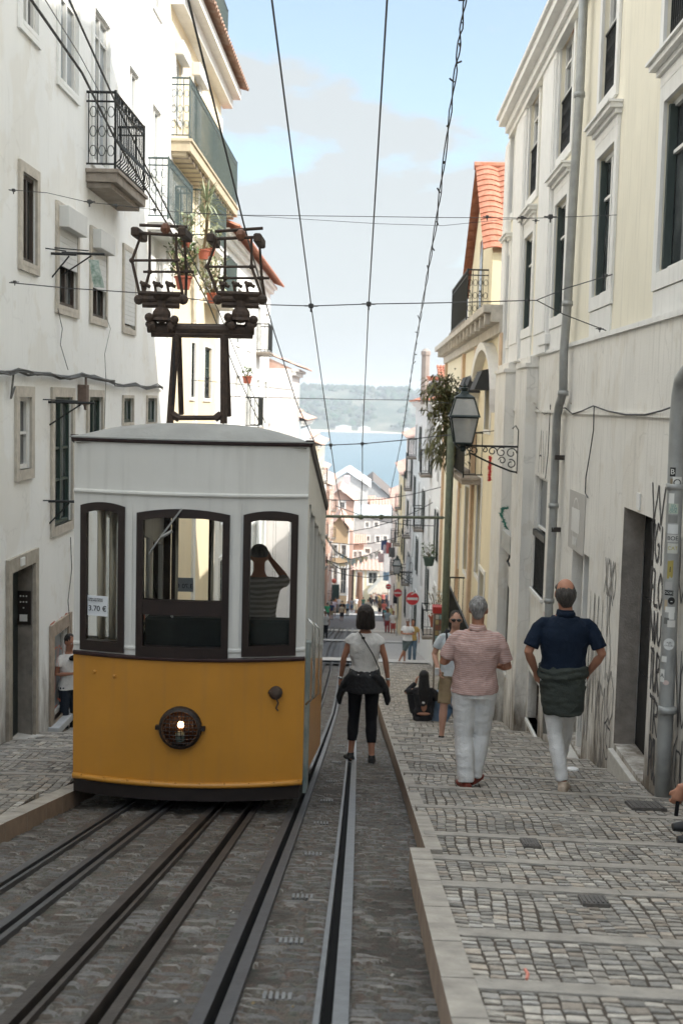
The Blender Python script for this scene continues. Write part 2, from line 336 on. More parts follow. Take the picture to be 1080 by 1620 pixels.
# ---------------------------------------------------------------- street surface
KX0,KX1=.29,.39     # right kerb
LK0,LK1=-2.27,-2.14 # left kerb
WR,WL=2.5,-3.9
RISE=.10
steps=[2.0,2.85,3.79,4.54,5.48,6.25,7.09,8.27,9.51]
while steps[-1]<43: steps.append(steps[-1]+1.18+.06*math.sin(len(steps)*2.1))
def pave_z(y,i):
    a,b=steps[i],steps[i+1]; t=(y-a)/(b-a); rr=(b-a)*.085
    return (g(a)-rr/2)*(1-t)+(g(b)+rr/2)*t
cob=mat('cobble stone',(1,1,1),.75,.22,26,.5,90,attr='col')
sand=mat('joint sand',(.075,.060,.046),.95,.35,30,.6,60)
strip=mat('step edge stone',(.29,.265,.23),.75,.26,9,.35,60)
cobfar=None
def cobbles(q,xf0,xf1,y0,y1,zf,pal,cell=(.066,.060),hgt=.012,jit=.12,r=None,sunk=0,fill=1.0):
    r=r or random.Random(5); nrow=max(1,round((y1-y0)/cell[1])); dy=(y1-y0)/nrow
    x=xf0
    col=0
    while x<xf1-.02:
        wdt=cell[0]*r.uniform(.88,1.16); 
        if x+wdt>xf1: wdt=xf1-x
        y=y0-(r.random()*dy if True else 0)
        while y<y1-.012:
            d=cell[1]*r.uniform(.72,1.35); ya=max(y,y0); yb=min(y+d,y1); y+=d
            if yb-ya<.015 or r.random()>fill: continue
            wob=.010*noise.noise(Vector((x*3,ya*2.2,1)))*3; gp=.0038
            xa,xb=x+gp+wob,x+wdt-gp+wob; yy0,yy1=ya+gp,yb-gp
            if xa<xf0-.004: xa=xf0-.004
            if xb>xf1+.004: xb=xf1+.004
            j=lambda s=jit:r.uniform(-s,s)*cell[0]*.5
            yy0+=.005; yy1-=.004; P=[(xa+j(),yy0+j()),(xb+j(),yy0+j()),(xb+j(),yy1+j()),(xa+j(),yy1+j())]
            h=hgt*r.uniform(.55,1.1)-sunk*r.random(); tx,ty=r.uniform(-.04,.04),r.uniform(-.05,.05)
            cx,cy=(xa+xb)/2,(yy0+yy1)/2
            k=r.uniform(.72,1.18)*(1+.35*noise.noise(Vector((cx*1.3,cy*1.0,4)))); c=pal[r.randrange(len(pal))]; q.col=(c[0]*k,c[1]*k,c[2]*k)
            lo=[(a,b,zf(b)-.02) for a,b in P]; mi=[(a,b,zf(b)+h*.55+tx*(a-cx)+ty*(b-cy)) for a,b in P]
            sh=.78; hi=[(cx+(a-cx)*sh,cy+(b-cy)*sh,zf(b)+h+tx*(a-cx)+ty*(b-cy)) for a,b in P]
            q.rings([lo,mi,hi],cap=False); q.faces(hi,[(0,1,2,3)])
        x+=wdt
PAL=[(.35,.32,.275),(.30,.275,.24),(.40,.365,.315),(.24,.225,.20),(.35,.30,.245),(.33,.31,.28)]
def pavement(x0,x1,name,label,dense,seed,skew=-.05,ymax=43):
    base=G(); st=G(); ed=G(); r=random.Random(seed)
    for i in range(len(steps)-1):
        a,b=steps[i],steps[i+1]
        if a>ymax: break
        zf=lambda y,i=i:pave_z(y,i)
        sk=lambda x:skew*(x-x0)
        e=b-.105
        # bed
        base.faces([(x0,a,zf(a)),(x1,a+sk(x1),zf(a)),(x1,e+sk(x1),zf(e)),(x0,e,zf(e))],[(0,1,2,3)])
        # edge stones
        x=x0
        while x<x1-.01:
            w_=min(r.uniform(.7,1.1),x1-x); ya,yb=e+sk(x),e+sk(x+w_)
            dz=.010; ed.hexa([(x+.002,ya,zf(e)-.25),(x+w_-.002,yb,zf(e)-.25),(x+w_-.002,yb+.105,zf(b)-.25),(x+.002,ya+.105,zf(b)-.25)],[(x+.002,ya,zf(e)+dz),(x+w_-.002,yb,zf(e)+dz),(x+w_-.002,yb+.105,zf(b)+dz-.004),(x+.002,ya+.105,zf(b)+dz-.004)]); x+=w_
        if a<dense:
            q2=G(); cl=(.062,.050) if a<11 else (.085,.085)
            cobbles(q2,x0+.004,x1-.004,a,e,zf,PAL,cl,.007,r=r)
            q2.v=[Vector((v.x,v.y+sk(v.x),v.z)) for v in q2.v]
            n=len(st.v); st.v+=q2.v; st.f+=[tuple(n+k for k in f) for f in q2.f]; st.m+=[0]*len(q2.f); st.c+=q2.c
    bo=struct(base.build(name,sand if dense>3 else cob)); 
    o=st.build(name+'_stones',cob); o['kind']='structure'; o2=ed.build(name+'_step_edges',strip,bevel=.004); o2['kind']='structure'
pavement(KX1,WR,'pavement','',43,5)
pavement(WL,LK0,'pavement_left','',43,9,skew=0)
def kerb(x0,x1,side,name,ya,yb,dz=0):
    q=G(); r=random.Random(4); y=ya
    while y<yb:
        l=r.uniform(.42,.62) if y<15 else 1.2; e=min(y+l,yb); z0,z1=g(y)+.012+dz,g(e)+.012+dz; gp=.003
        q.mi=0
        q.faces([(x0,y+gp,z0),(x1,y+gp,z0),(x1,e-gp,z1),(x0,e-gp,z1),(x0,y+gp,z0-.3),(x1,y+gp,z0-.3),(x1,e-gp,z1-.3),(x0,e-gp,z1-.3)],[(0,1,2,3),(1,0,4,5),(2,1,5,6),(3,2,6,7)] if side>0 else [(0,1,2,3),(1,0,4,5),(0,3,7,4),(3,2,6,7)])
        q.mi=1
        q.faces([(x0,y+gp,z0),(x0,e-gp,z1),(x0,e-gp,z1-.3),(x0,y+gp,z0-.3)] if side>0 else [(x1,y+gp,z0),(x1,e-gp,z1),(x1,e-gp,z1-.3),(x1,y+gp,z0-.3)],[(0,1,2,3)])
        y=e
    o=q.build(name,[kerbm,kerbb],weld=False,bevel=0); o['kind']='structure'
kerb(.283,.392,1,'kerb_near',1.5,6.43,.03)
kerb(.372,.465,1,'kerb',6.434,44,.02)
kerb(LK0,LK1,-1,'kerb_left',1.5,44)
# track bed
def rz(y): return g(y)-RISE
RAILS=[-1.74,-1.45,-1.06,-.80,-.45,-.07]
def rshift(y): return -.00019*y*y if y<60 else -.684-.004*(y-60)
RW=[(.045,.030,.018),(.040,.032,.028),(.048,.034,.018),(.016,.038,.040),(.046,.036,.046),(.020,.042,.052)]
bed=G(); r=random.Random(21); ys=[1.6]
while ys[-1]<44: ys.append(ys[-1]+max(.011,.0022*ys[-1]+.0035) if ys[-1]<14 else ys[-1]+.06)
HSH=lambda p,k: (math.sin(p.x*12.9898+p.y*78.233+k*37.7)*43758.5453)%1
for k in range(7):
    a=LK1-.02 if k==0 else RAILS[k-1]+sum(RW[k-1])/2-.004; b=KX0+.10 if k==6 else RAILS[k]-sum(RW[k])/2+.004
    n=max(4,int((b-a)/.0125)); base=len(bed.v); cols=[]
    for y in ys:
        sx=rshift(y)
        for i in range(n+1):
            x=a+(b-a)*i/n; wx_=x+.03*noise.noise(Vector((x*6,y*6,3))); wy=y+.022*noise.noise(Vector((x*5,y*7,9)))
            d,pt=noise.voronoi(Vector((wx_*8.6,wy*15.0,0)),distance_metric='CHEBYCHEV'); e=d[1]-d[0]; h1=HSH(pt[0],1); h2=HSH(pt[0],2)
            t=min(1,max(0,(e-.03)/.13)); t=t*t*(3-2*t); cov=min(1,max(0,(noise.noise(Vector((x*2.6,y*2.0,1)))+.85-.60*h2)*2.4)); t*=cov
            z=rz(y)-.018+t*(.009+.010*h1+.004*(HSH(pt[0],3)-.5)*(wx_*8.6-pt[0].x))+.0022*noise.noise(Vector((x*60,y*60,0)))+.004*noise.noise(Vector((x*9,y*9,4)))
            if i in (0,n): z=rz(y)-.012
            bed.v.append(Vector((x+sx,y,z)))
            br=.75+.95*h1; g0=(.092+.03*noise.noise(Vector((x*22,y*22,2))),.076,.060); g1=(.100*br,.096*br,.092*br) if h2>.35 else (.13*br,.122*br,.112*br)
            cols.append(tuple(g0[c]*(1-t)*(.55+.5*cov)+g1[c]*t for c in range(3)))
    m=n+1
    for j in range(len(ys)-1):
        for i in range(n):
            q_=j*m+i; bed.f.append((base+q_,base+q_+1,base+q_+m+1,base+q_+m)); bed.m.append(0); bed.c.append(cols[q_])
sandr=mat('road setts and grit',(1,1,1),.72,.30,45,.8,110,attr='col',spec=.35)
struct(bed.build('roadway',sandr,smooth=True))
# flat upper part of the far street
far=G(); fa=mat('far street asphalt setts',(.10,.10,.105),.8,.1,1.5)
ys=[43.5,50,60,70,80,90,105,120,135,150,180,210]
vs=[]
for y in ys:
    hw=6 if y<130 else 9
    for x in (-hw-.5,-3,0,3,hw): vs.append((x,y,g(y)-.02))
far.faces(vs,[(j*5+i,j*5+i+1,(j+1)*5+i+1,(j+1)*5+i) for j in range(len(ys)-1) for i in range(4)]); struct(far.build('far_street',fa,smooth=True))
for k,(a,b) in enumerate([(44.2,46.6),(66,68.5),(88,91.5),(124,129)]):
    q=G(); q.quad((-3.9,a,g(a)+.06),(2.6,a,g(a)+.06),(2.6,b,g(b)+.06),(-3.9,b,g(b)+.06)); struct(q.build('crossing_band',mat('pale street band',(.48,.46,.43),.8,.06)))  # pale strips across the width of the far street
for k,(x0,x1) in enumerate([(.7,2.5),(-3.9,-3.1)]):
    q=G()
    ysx=[46.6,56,66,78,90,110]
    q.faces([(x,y,g(y)+.02) for y in ysx for x in (x0,x1)],[(2*i,2*i+1,2*i+3,2*i+2) for i in range(len(ysx)-1)]); struct(q.build('far_pavement',mat('far pavement',(.36,.34,.32),.85,.1,2)))
# ---------------------------------------------------------------- rails
RL=['left running rail in the cobbled roadway, nearest the left kerb','second steel slot channel from the left kerb, dark and dull','third steel channel from the left kerb, rusty brown flank','fourth rusty channel with a wide dark groove, under the right half of the tram','wide dark slot channel running just right of the tram','bright polished running rail farthest right, beside the walking woman']
for i,x in enumerate(RAILS):
    q=G(); W=RW[i]
    ys=[1.8,4,6,8,10,13,16,20,24,28,32,36,40,46,56,66,80,95]
    def strip_(xa,xb,z0,mi):
        q.mi=mi; vs=[]
        for y in ys:
            s=rshift(y); zz=rz(y)+(0 if y<43 else .12); vs+= [(x+xa+s,y,zz+z0),(x+xb+s,y,zz+z0),(x+xb+s,y,zz-.11),(x+xa+s,y,zz-.11)]
        for k in range(len(ys)-1):
            a=4*k; q.faces([vs[a+t] for t in range(8)],[(0,1,5,4),(1,2,6,5),(3,0,4,7)])
    tot=sum(W); a=-tot/2
    strip_(a,a+W[0],.016,0); strip_(a+W[0],a+W[0]+W[1],-.085,1); strip_(a+W[0]+W[1],a+tot,.016 if i not in(3,) else .010,2 if i in(2,3) else 0)
    m0=[rail_m,rail_m,rust,rust,rail_m,rail_l][i]
    o=q.build('rail' if i in(0,3,5,2) else 'cable_slot',[m0,groove,rust if i in (2,3) else m0]); tag(o,RL[i],'rail','rails and slots set in the roadway')
# serrated iron inserts between the right-hand slot and rail
ins=mat('iron insert',(.17,.17,.165),.5,.2,20,metal=.4)
for k in range(9):
    y=[3.95,4.75,5.65,6.9,8.2,9.5,11,13,15.4][k]; q=G()
    for j in range(5):
        x=-.315+j*.022; q.box((x,y,rz(y)-.03),(x+.012,y+.05,rz(y)-.001))
    tag(q.build('iron_insert',ins),'small row of iron teeth set between slot and polished rail, '+['nearest the camera','second nearest','third nearest','fourth nearest','fifth from the camera','sixth from the camera','seventh from the camera','eighth from the camera, small','farthest small one'][k],'iron insert','iron inserts between slot and rail')
# drain covers, litter
def cover(px,py,w_,d_,lab):
    p=None
    for i in range(len(steps)-1):
        y=(steps[i]+steps[i+1])/2
    d=ray(px,py); t=-1.1/(d.z+.212*d.y); p=d*t; q=G(); i=max(k for k in range(len(steps)) if steps[k]<=p.y)
    zf=lambda y:pave_z(min(max(y,steps[i]),steps[i+1]),i)+.017
    x0,x1,y0,y1=p.x-w_/2,p.x+w_/2,p.y-d_/2,p.y+d_/2
    q.hexa([(x0,y0,zf(y0)-.03),(x1,y0,zf(y0)-.03),(x1,y1,zf(y1)-.03),(x0,y1,zf(y1)-.03)],[(x0,y0,zf(y0)),(x1,y0,zf(y0)),(x1,y1,zf(y1)),(x0,y1,zf(y1))])
    for k in range(6):
        xx=x0+(x1-x0)*(k+.5)/6; q.hexa([(xx-.004,y0+.01,zf(y0)),(xx+.004,y0+.01,zf(y0)),(xx+.004,y1-.01,zf(y1)),(xx-.004,y1-.01,zf(y1))],[(xx-.004,y0+.01,zf(y0)+.005),(xx+.004,y0+.01,zf(y0)+.005),(xx+.004,y1-.01,zf(y1)+.005),(xx-.004,y1-.01,zf(y1)+.005)])
    tag(q.build('drain_cover',mat('cast iron cover',(.13,.12,.11),.55,.3,30,metal=.4)),lab,'drain cover','iron covers in the right pavement')
cover(838,1340,.10,.2,'small iron cover in the right pavement, middle of the far tread by the kerb end')
cover(938,1434,.12,.14,'small round-patterned iron cover nearest the camera in the right pavement')
cover(1020,1277,.26,.26,'dark iron grating at the foot of the drainpipe')
q=G(); p=ray(832,1556); p=p*(-1.1/(p.z+.212*p.y)); q.tube([(p.x-.004,p.y-.03,p.z+.03),(p.x+.004,p.y,p.z+.035),(p.x,p.y+.04,p.z+.03)],.006,5); tag(q.build('litter_scrap',mat('pink litter',(.6,.22,.16),.7)),'thin pink scrap lying on the near pavement cobbles','litter')
q=G(); p=ray(905,1222); p=p*(-1.1/(p.z+.212*p.y)); q.lathe((p.x,p.y,p.z+.03),[(.06,0),(.055,.012),(.0,.02)],10); tag(q.build('paper_scrap',mat('white litter',(.7,.7,.7),.7)),'crumpled white paper on the pavement below the grimy wall','litter')
r=random.Random(77); q=G()
for k in range(420):
    y=3+12*r.random()**1.8; x=r.uniform(-2.1,.25)
    if min(abs(x-rshift(y)-c) for c in RAILS)<.10: continue
    z=rz(y)-.004; s=r.uniform(.003,.009); q.col=[(.3,.28,.25),(.2,.15,.08),(.12,.11,.10)][r.randrange(3)]
    q.faces([(x-s,y,z),(x,y-s,z),(x+s,y,z+s*.4),(x,y+s,z),(x,y,z+s)],[(0,1,4),(1,2,4),(2,3,4),(3,0,4)])
tag(q.build('gravel',mat('loose grit',(1,1,1),.9,.2,attr='col')),'loose grit and dry bits scattered over the roadway','gravel',kind='stuff')
# ---------------------------------------------------------------- facade tools
def mapL(X): return lambda u,v,w=0:Vector((X+w,u,v))
def mapR(X): return lambda u,v,w=0:Vector((X-w,u,v))
def mapF(Y): return lambda u,v,w=0:Vector((u,Y-w,v))
def facade(q,M,u0,u1,v0,v1,holes,dep=.22,topf=None):
    us=sorted({u0,u1}|{h[k] for h in holes for k in (0,1) if u0<h[k]<u1}); vs=sorted({v0,v1}|{h[k] for h in holes for k in (2,3) if v0<h[k]<v1})
    for a,b in zip(us,us[1:]):
        for c,d in zip(vs,vs[1:]):
            mu,mv=(a+b)/2,(c+d)/2
            if any(h[0]<mu<h[1] and h[2]<mv<h[3] for h in holes): continue
            q.quad(M(a,c),M(b,c),M(b,d),M(a,d))
    for h in holes:
        a,b,c,d=h[:4]; D=-(h[4] if len(h)>4 else dep)
        q.quad(M(a,c),M(a,d),M(a,d,D),M(a,c,D)); q.quad(M(b,c),M(b,d),M(b,d,D),M(b,c,D)); q.quad(M(a,d),M(b,d),M(b,d,D),M(a,d,D)); q.quad(M(a,c),M(b,c),M(b,c,D),M(a,c,D))
def fb(q,M,u0,u1,v0,v1,w0,w1):   # box on a facade
    a=[M(u0,v0,w0),M(u1,v0,w0),M(u1,v0,w1),M(u0,v0,w1)]; b=[M(u0,v1,w0),M(u1,v1,w0),M(u1,v1,w1),M(u0,v1,w1)]; q.hexa(a,b)
def ringf(q,M,u0,u1,v0,v1,s,w0,w1,bot=True):
    fb(q,M,u0-s,u0,v0-(s if bot else 0),v1+s,w0,w1); fb(q,M,u1,u1+s,v0-(s if bot else 0),v1+s,w0,w1); fb(q,M,u0,u1,v1,v1+s,w0,w1)
    if bot: fb(q,M,u0,u1,v0-s,v0,w0,w1)
def window(par,M,u0,u1,v0,v1,dep=.2,fr=None,mul=1,bars=(.62,),sur=None,sw=.14,smat=None,shutter=None,box=False,sill=True,pn=None,rail=False,name='window',fw=.05,sproud=.03,near=False):
    fr=fr or frame_w; q=G(); w0,w1=-dep+.0,-dep+.05
    ringf(q,M,u0+fw,u1-fw,v0+fw,v1-fw,fw-.001,w0,w1)
    for k in range(mul):
        c=u0+(u1-u0)*(k+1)/(mul+1); fb(q,M,c-.03,c+.03,v0+fw,v1-fw,w0+.002,w1+.004)
    for b in bars:
        z=v0+(v1-v0)*b; fb(q,M,u0+fw,u1-fw,z-.016,z+.016,w0+.002,w1-.004)
    f=q.build(name,fr,par)
    q=G(); q.quad(M(u0+.01,v0+.01,-dep+.015),M(u1-.01,v0+.01,-dep+.015),M(u1-.01,v1-.01,-dep+.015),M(u0+.01,v1-.01,-dep+.015)); q.build('pane',pn or pane,f)
    if sw and sur is not False:
        q=G(); ringf(q,M,u0,u1,v0,v1,sw,.002,sproud+.002); 
        q.build('surround',smat or stone,f)
    if sill:
        q=G(); fb(q,M,u0-.0,u1+.0,v0-.05,v0+.0,-dep+.05,.035); q.build('sill',smat or stone,f)
    if shutter is not None:
        z=v0+(v1-v0)*shutter; q=G(); n=max(3,int((v1-z)/.07)); h=(v1-z)/n
        for k in range(n): fb(q,M,u0+.01,u1-.01,z+k*h+.004,z+(k+1)*h,-dep+.07,-dep+.095)
        q.build('roller_shutter',shut_w,f)
    if box:
        q=G(); fb(q,M,u0-.03,u1+.03,v1-.20,v1+.06,.0,.15); q.build('shutter_box',shut_w,f,bevel=.01)
    if rail:
        q=G(); h=rail
        for z in (v0+.03,v0+h): fb(q,M,u0-.0,u1+.0,z-.012,z+.012,-.04,-.015)
        n=int((u1-u0)/.07)
        for k in range(n+1):
            c=u0+(u1-u0)*k/n; fb(q,M,c-.006,c+.006,v0+.03,v0+h,-.042,-.028)
            if k<n:
                cc=M(c+(u1-u0)/n/2,v0+h*.5,-.035)
                for dz in (-h*.3,0,h*.3): q.tube([cc+Vector((0,.028*math.cos(a),dz+.05*math.sin(a))) for a in [i*PI/4 for i in range(9)]],.005,4,cap=False)
        q.build('railing',iron,f)
    return f
def balcony(par,side,X,y0,y1,z,depth,h=1.0,slab=.14,mb=None,bm_=None,style=0,name='balcony',bulge=0):
    M=mapL(X) if side<0 else mapR(X)
    q=G(); fb(q,M,y0,y1,z-slab,z,0,depth); fb(q,M,y0-.03,y1+.03,z-.04,z+.012,0,depth+.03)
    if style==0: fb(q,M,y0+.05,y1-.05,z-slab-.07,z-slab,0,depth*.8)
    b=q.build(name,bm_ or concrete,par,bevel=.008)
    q=G(); pts=[(y0+.03,0),(y0+.03,depth-.03),(y1-.03,depth-.03),(y1-.03,0)]
    for za in ((.08,h-.12,h) if style!=2 else (.08,h)):
        for (a,c),(d,e) in zip(pts,pts[1:]): q.tube([M(a,z+za,c),M(d,z+za,e)],.014 if za!=h else .02,5)
    def bar(a,w):
        if bulge and w>=depth-.04:
            q.tube([M(a,z+.08,w),M(a,z+.16,w+bulge*.8),M(a,z+.28,w+bulge),M(a,z+.42,w+.01),M(a,z+h,w)],.009,4)
        else: q.tube([M(a,z+.08,w),M(a,z+h,w)],.008,4)
    n=int((y1-y0)/.12)
    for k in range(n+1): bar(y0+.03+(y1-y0-.06)*k/n,depth-.03)
    n=max(2,int(depth/.12))
    for k in range(n):
        for a in (y0+.03,y1-.03): bar(a,.03+(depth-.06)*k/n)
    if style in (0,1):
        for a in (y0+.03,):
            n=max(2,int(depth/.13))
            for k in range(n):
                for dz in (.25,.5,.75):
                    c=M(a,z+h*dz,.03+(depth-.06)*(k+.5)/n); rr=.05
                    q.tube([c+Vector(((.9 if side<0 else -.9)*rr*math.cos(t),0,rr*1.4*math.sin(t))) for t in [i*PI/5 for i in range(11)]],.006,4,cap=False)
        n=int((y1-y0)/.16)
        for k in range(n):
            c=M(y0+.03+(y1-y0-.06)*(k+.5)/n,z+h-.06,depth-.03); q.tube([c+Vector((0,.05*math.cos(t),.045*math.sin(t))) for t in [i*PI/4 for i in range(9)]],.006,4,cap=False)
    for (a,c) in pts[1:3]: q.tube([M(a,z,c),M(a,z+h+.03,c)],.018,6)
    q.build('railing',mb or iron,b)
    return b
def tiles(q,p00,p10,p11,p01,nu,nv,amp=.05,seg=6):   # barrel tiles, p00->p10 along the eave, p00->p01 up the roof
    p00,p10,p11,p01=[Vector(p) for p in (p00,p10,p11,p01)]; nrm=(p10-p00).cross(p01-p00).normalized()
    if nrm.z<0: nrm=-nrm
    NU=nu*seg
    for j in range(nv):
        vs=[]
        for t in (j/nv,(j+1.12)/nv):
            for i in range(NU+1):
                s=i/NU; P=(p00*(1-s)+p10*s)*(1-t)+(p01*(1-s)+p11*s)*t; b=abs(math.sin(PI*s*nu))
                vs.append(P+nrm*(b*amp+(.028 if t==j/nv else 0)))
        n=NU+1; q.faces(vs,[(i,i+1,n+i+1,n+i) for i in range(NU)])
        # thickness lip
        lip=[v-nrm*.03 for v in vs[:n]]; q.faces(vs[:n]+lip,[(i,i+1,n+i+1,n+i) for i in range(NU)])
# windows given by photo pixels on a side wall -> (y0,y1,z0,z1)
def pw(xl,yt,xr,yb,X):
    ym=(yt+yb)/2; xm=(xl+xr)/2
    a=onX(xl,ym,X).y; b=onX(xr,ym,X).y; y0,y1=min(a,b),max(a,b); yc=(y0+y1)/2
    def zat(py):
        lo,hi=0,0
        d=ray(xm,py); return d.z*(yc/d.y)
    return y0,y1,zat(yb),zat(yt)
# ================================================================ RIGHT BUILDING (nearest)
RA=thing('apartment_building','long cream building with a grimy graffitied stone base on the near right','building',(WR,10,g(10)))
MR=mapR(WR)
yEnd=onX(776,750,WR-.18).y
ZS=.80
lowH=[]; up=[]
D1=pw(979,812,1029,1216,WR); D1=(D1[0]+.05,D1[1]+.05,g(D1[0])+.02,D1[3],.25); lowH.append(D1)
D2=pw(898,872,925,1195,WR); D2=(D2[0],D2[1],g(D2[0])+.0,D2[3],.28); lowH.append(D2)
W1=pw(843,755,862,938,WR)+(.12,); lowH.append(W1)
W0=pw(798,928,804,1062,WR)+(.2,); lowH.append(W0)
WB=pw(834,1072,851,1150,WR)+(.2,); lowH.append(WB)
q=G(); facade(q,MR,-6.0,yEnd,-8.5,ZS,lowH); q.build('lower_wall',base_pl,RA)
upW=[pw(1046,128,1112,418,WR),pw(941,238,967,466,WR),pw(875,316,893,500,WR),pw(827,372,840,520,WR),pw(798,406,804,540,WR)]
upW2=[pw(1062,-420,1130,40,WR),pw(953,-75,976,150,WR),pw(885,5,906,240,WR),pw(837,110,851,309,WR),pw(806,180,813,340,WR)]
q=G(); MU=mapR(WR+.02); facade(q,MU,-6.0,yEnd,ZS,5.35,[h+(.12,) for h in upW+[u for u in upW2 if u[2]<5.3]]); q.quad(MU(yEnd,ZS-.8),MU(yEnd,5.35),MU(yEnd,5.35,-9),MU(yEnd,ZS-.8,-9)); q.quad(MR(yEnd,-8.5),MR(yEnd,ZS),MR(yEnd,ZS,-9),MR(yEnd,-8.5,-9)); q.quad(MR(-6,-8.5),MR(-6,5.3),MR(-6,5.3,-9),MR(-6,-8.5,-9))
q.build('upper_wall',cream_pale,RA)
for i,(h) in enumerate(upW):
    window(RA,MU,h[0],h[1],h[2],h[3],.10,fr=frame_w,mul=1,bars=(.7,),smat=whitetrim,sw=.15,sill=False)
    q=G(); n0,n1=h[1]-(h[1]-h[0])*.34,h[1]-.02; fb(q,MU,h[1]-.075,h[1]-.02,h[2]+.03,h[3]-.03,-.08,-.01); q.build('shutter_leaf',shut_g,RA)
    q=G(); a,b=h[0]-.15,h[1]+.15; z=h[3]+.15
    fb(q,MU,a,b,z,z+.10,.0,.035); fb(q,MU,a-.03,b+.03,z+.10,z+.15,0,.07); fb(q,MU,a-.06,b+.06,z+.15,z+.20,0,.13); fb(q,MU,a-.08,b+.08,z+.20,z+.225,0,.16)
    q.build('window_hood',whitetrim,RA)
    q=G(); fb(q,MU,a+.03,b-.03,ZS+.02,h[2]-.16,.0,.02); q.build('apron_panel',whitetrim,RA)
for i,h in enumerate(upW2):
    if h[2]>5.3: continue
    z1=min(h[3],5.0)
    window(RA,MU,h[0],h[1],h[2],z1,.10,fr=frame_w,mul=1,bars=(.55,.8),smat=whitetrim,sw=.13,sill=False,rail=min(.9,(z1-h[2])*.5))
# pilasters
q=G()
for (a,b,xx) in [(821,806,822),(788,773,789)]:
    y0=onX(a,900,WR-.17).y; y1=onX(b,900,WR-.17).y
    fb(q,MR,y0,y1,-8.5,.62,0,.17); fb(q,MR,y0-.03,y1+.03,.62,.68,0,.20); fb(q,MR,y0-.0,y1+.0,.68,.78,0,.13)
q.build_each('pilaster_base',base_pl,RA)
pil=[]
q=G()
for (a,b) in [(870,851),(826,812),(803,796)]:
    y0=onX(a,330,WR-.05).y; y1=onX(b,330,WR-.05).y; pil.append((y0,y1)); fb(q,MU,y0,y1,ZS+.0,4.95,0,.07); fb(q,MU,y0+.08,y1-.08,ZS+.3,4.85,.07,.085)
q.build_each('pilaster',whitetrim,RA)
q=G(); fb(q,MU,2.0,yEnd+.02,4.95,5.05,0,.10); fb(q,MU,2,yEnd+.05,5.05,5.18,0,.16); fb(q,MU,2,yEnd+.1,5.18,5.30,0,.28); fb(q,MU,2,yEnd+.12,5.30,5.36,0,.33); fb(q,MR,2.0,yEnd,ZS-.02,ZS+.03,0,.03)
q.build('cornice',whitetrim,RA)
q=G(); fb(q,MR,2.0,yEnd,-.05,-.012,0,.025); q.build('stone_ledge',base_pl,RA)
# unseen block added behind the cornice, shaped to cast the left wall's shadow
q=G(); X0=4.2
prof=[(-9,4.8),(-9,12.6),(6,12.2),(9.7,12.8),(13.1,13.5),(16.1,11.9),(16.1,4.8)]
prof=[(y,z) for y,z in prof]
q.prism([(X0,y,z) for y,z in prof],(5,0,0)); q.build('attic_or_caster',yellow_pl,RA)
q=G(); q.quad((WR-.2,2,5.38),(WR-.2,yEnd,5.38),(9,yEnd,6.2),(9,2,6.2)); q.build('roof',tile_o,RA)
# lower windows and doors
window(RA,MR,W1[0],W1[1],W1[2],W1[3],.10,fr=frame_w,mul=0,bars=(.55,),smat=whitetrim,sw=.0,sill=True,name='barred_window')
q=G(); zm=W1[2]+(W1[3]-W1[2])*.47; n=9
for k in range(n): c=W1[0]+(W1[1]-W1[0])*(k+.5)/n; fb(q,MR,c-.012,c+.012,W1[2],zm,-.04,-.02)
fb(q,MR,W1[0],W1[1],zm,zm+.09,-.04,.012); q.build_each('window_bar',iron,RA)
for W,nm in ((W0,'narrow_window'),(WB,'basement_window')):
    window(RA,MR,W[0],W[1],W[2],W[3],.18,fr=frame_b,mul=0,bars=(.5,),sw=0,name=nm,smat=whitetrim)
def door(par,M,D,nm,m,dep,leafs=2,side=None):
    q=G(); a,b,c,d=D[:4]; fb(q,M,a,b,c,d,-dep,-dep+.03)
    o=q.build(nm,dark if m is None else m,par)
    if m is not None:
        q=G()
        for k in range(leafs):
            u0=a+(b-a)*k/leafs+.03; u1=a+(b-a)*(k+1)/leafs-.03
            for t0,t1 in ((.04,.32),(.36,.64),(.68,.96)): fb(q,M,u0+.04,u1-.04,c+(d-c)*t0,c+(d-c)*t1,-dep+.03,-dep+.045)
        q.build('door_panel',m,o)
        q=G(); q.ell(M(a+(b-a)*.45,c+(d-c)*.45,-dep+.07),(.02,.02,.02),8,6); q.build('handle',brass,o)
    return o
door(RA,MR,D1,'door',dark,.24)
q=G(); fb(q,MR,D2[0],D2[1],D2[2],D2[3],-.28,-.25); d2=q.build('shop_door',wood_d,RA)
q=G(); c=D2[0]+(D2[1]-D2[0])*.45
fb(q,MR,c-.03,c+.03,D2[2],D2[3],-.24,-.03); fb(q,MR,D2[0],D2[0]+.05,D2[2],D2[3],-.24,-.02); fb(q,MR,D2[1]-.25,D2[1]-.2,D2[2],D2[3],-.24,-.10); q.build('door_frame',frame_w,d2)
q=G(); 
a,b=D1[0]-.03,D1[1]+.03; zt=D1[2]-.03; q.hexa([MR(a,zt-.4,-.3),MR(b,zt-.4,-.3),MR(b,zt-.4,.05),MR(a,zt-.4,.05)],[MR(a,zt+.0,-.3),MR(b,zt-.0,-.3),MR(b,zt-.03,.05),MR(a,zt-.02,.05)]); q.build('doorstep',stone_w,RA,bevel=.008)
q=G(); a,b=D2[0]-.05,D2[1]+.1; q.hexa([MR(a,D2[2]-.6,-.3),MR(b,D2[2]-.6,-.3),MR(b,D2[2]-.6,.12),MR(a,D2[2]-.6,.12)],[MR(a,D2[2]-.02,-.3),MR(b,D2[2]-.02,-.3),MR(b,D2[2]-.05,.12),MR(a,D2[2]-.05,.12)]); q.build('doorstep',stone_w,RA,bevel=.008)
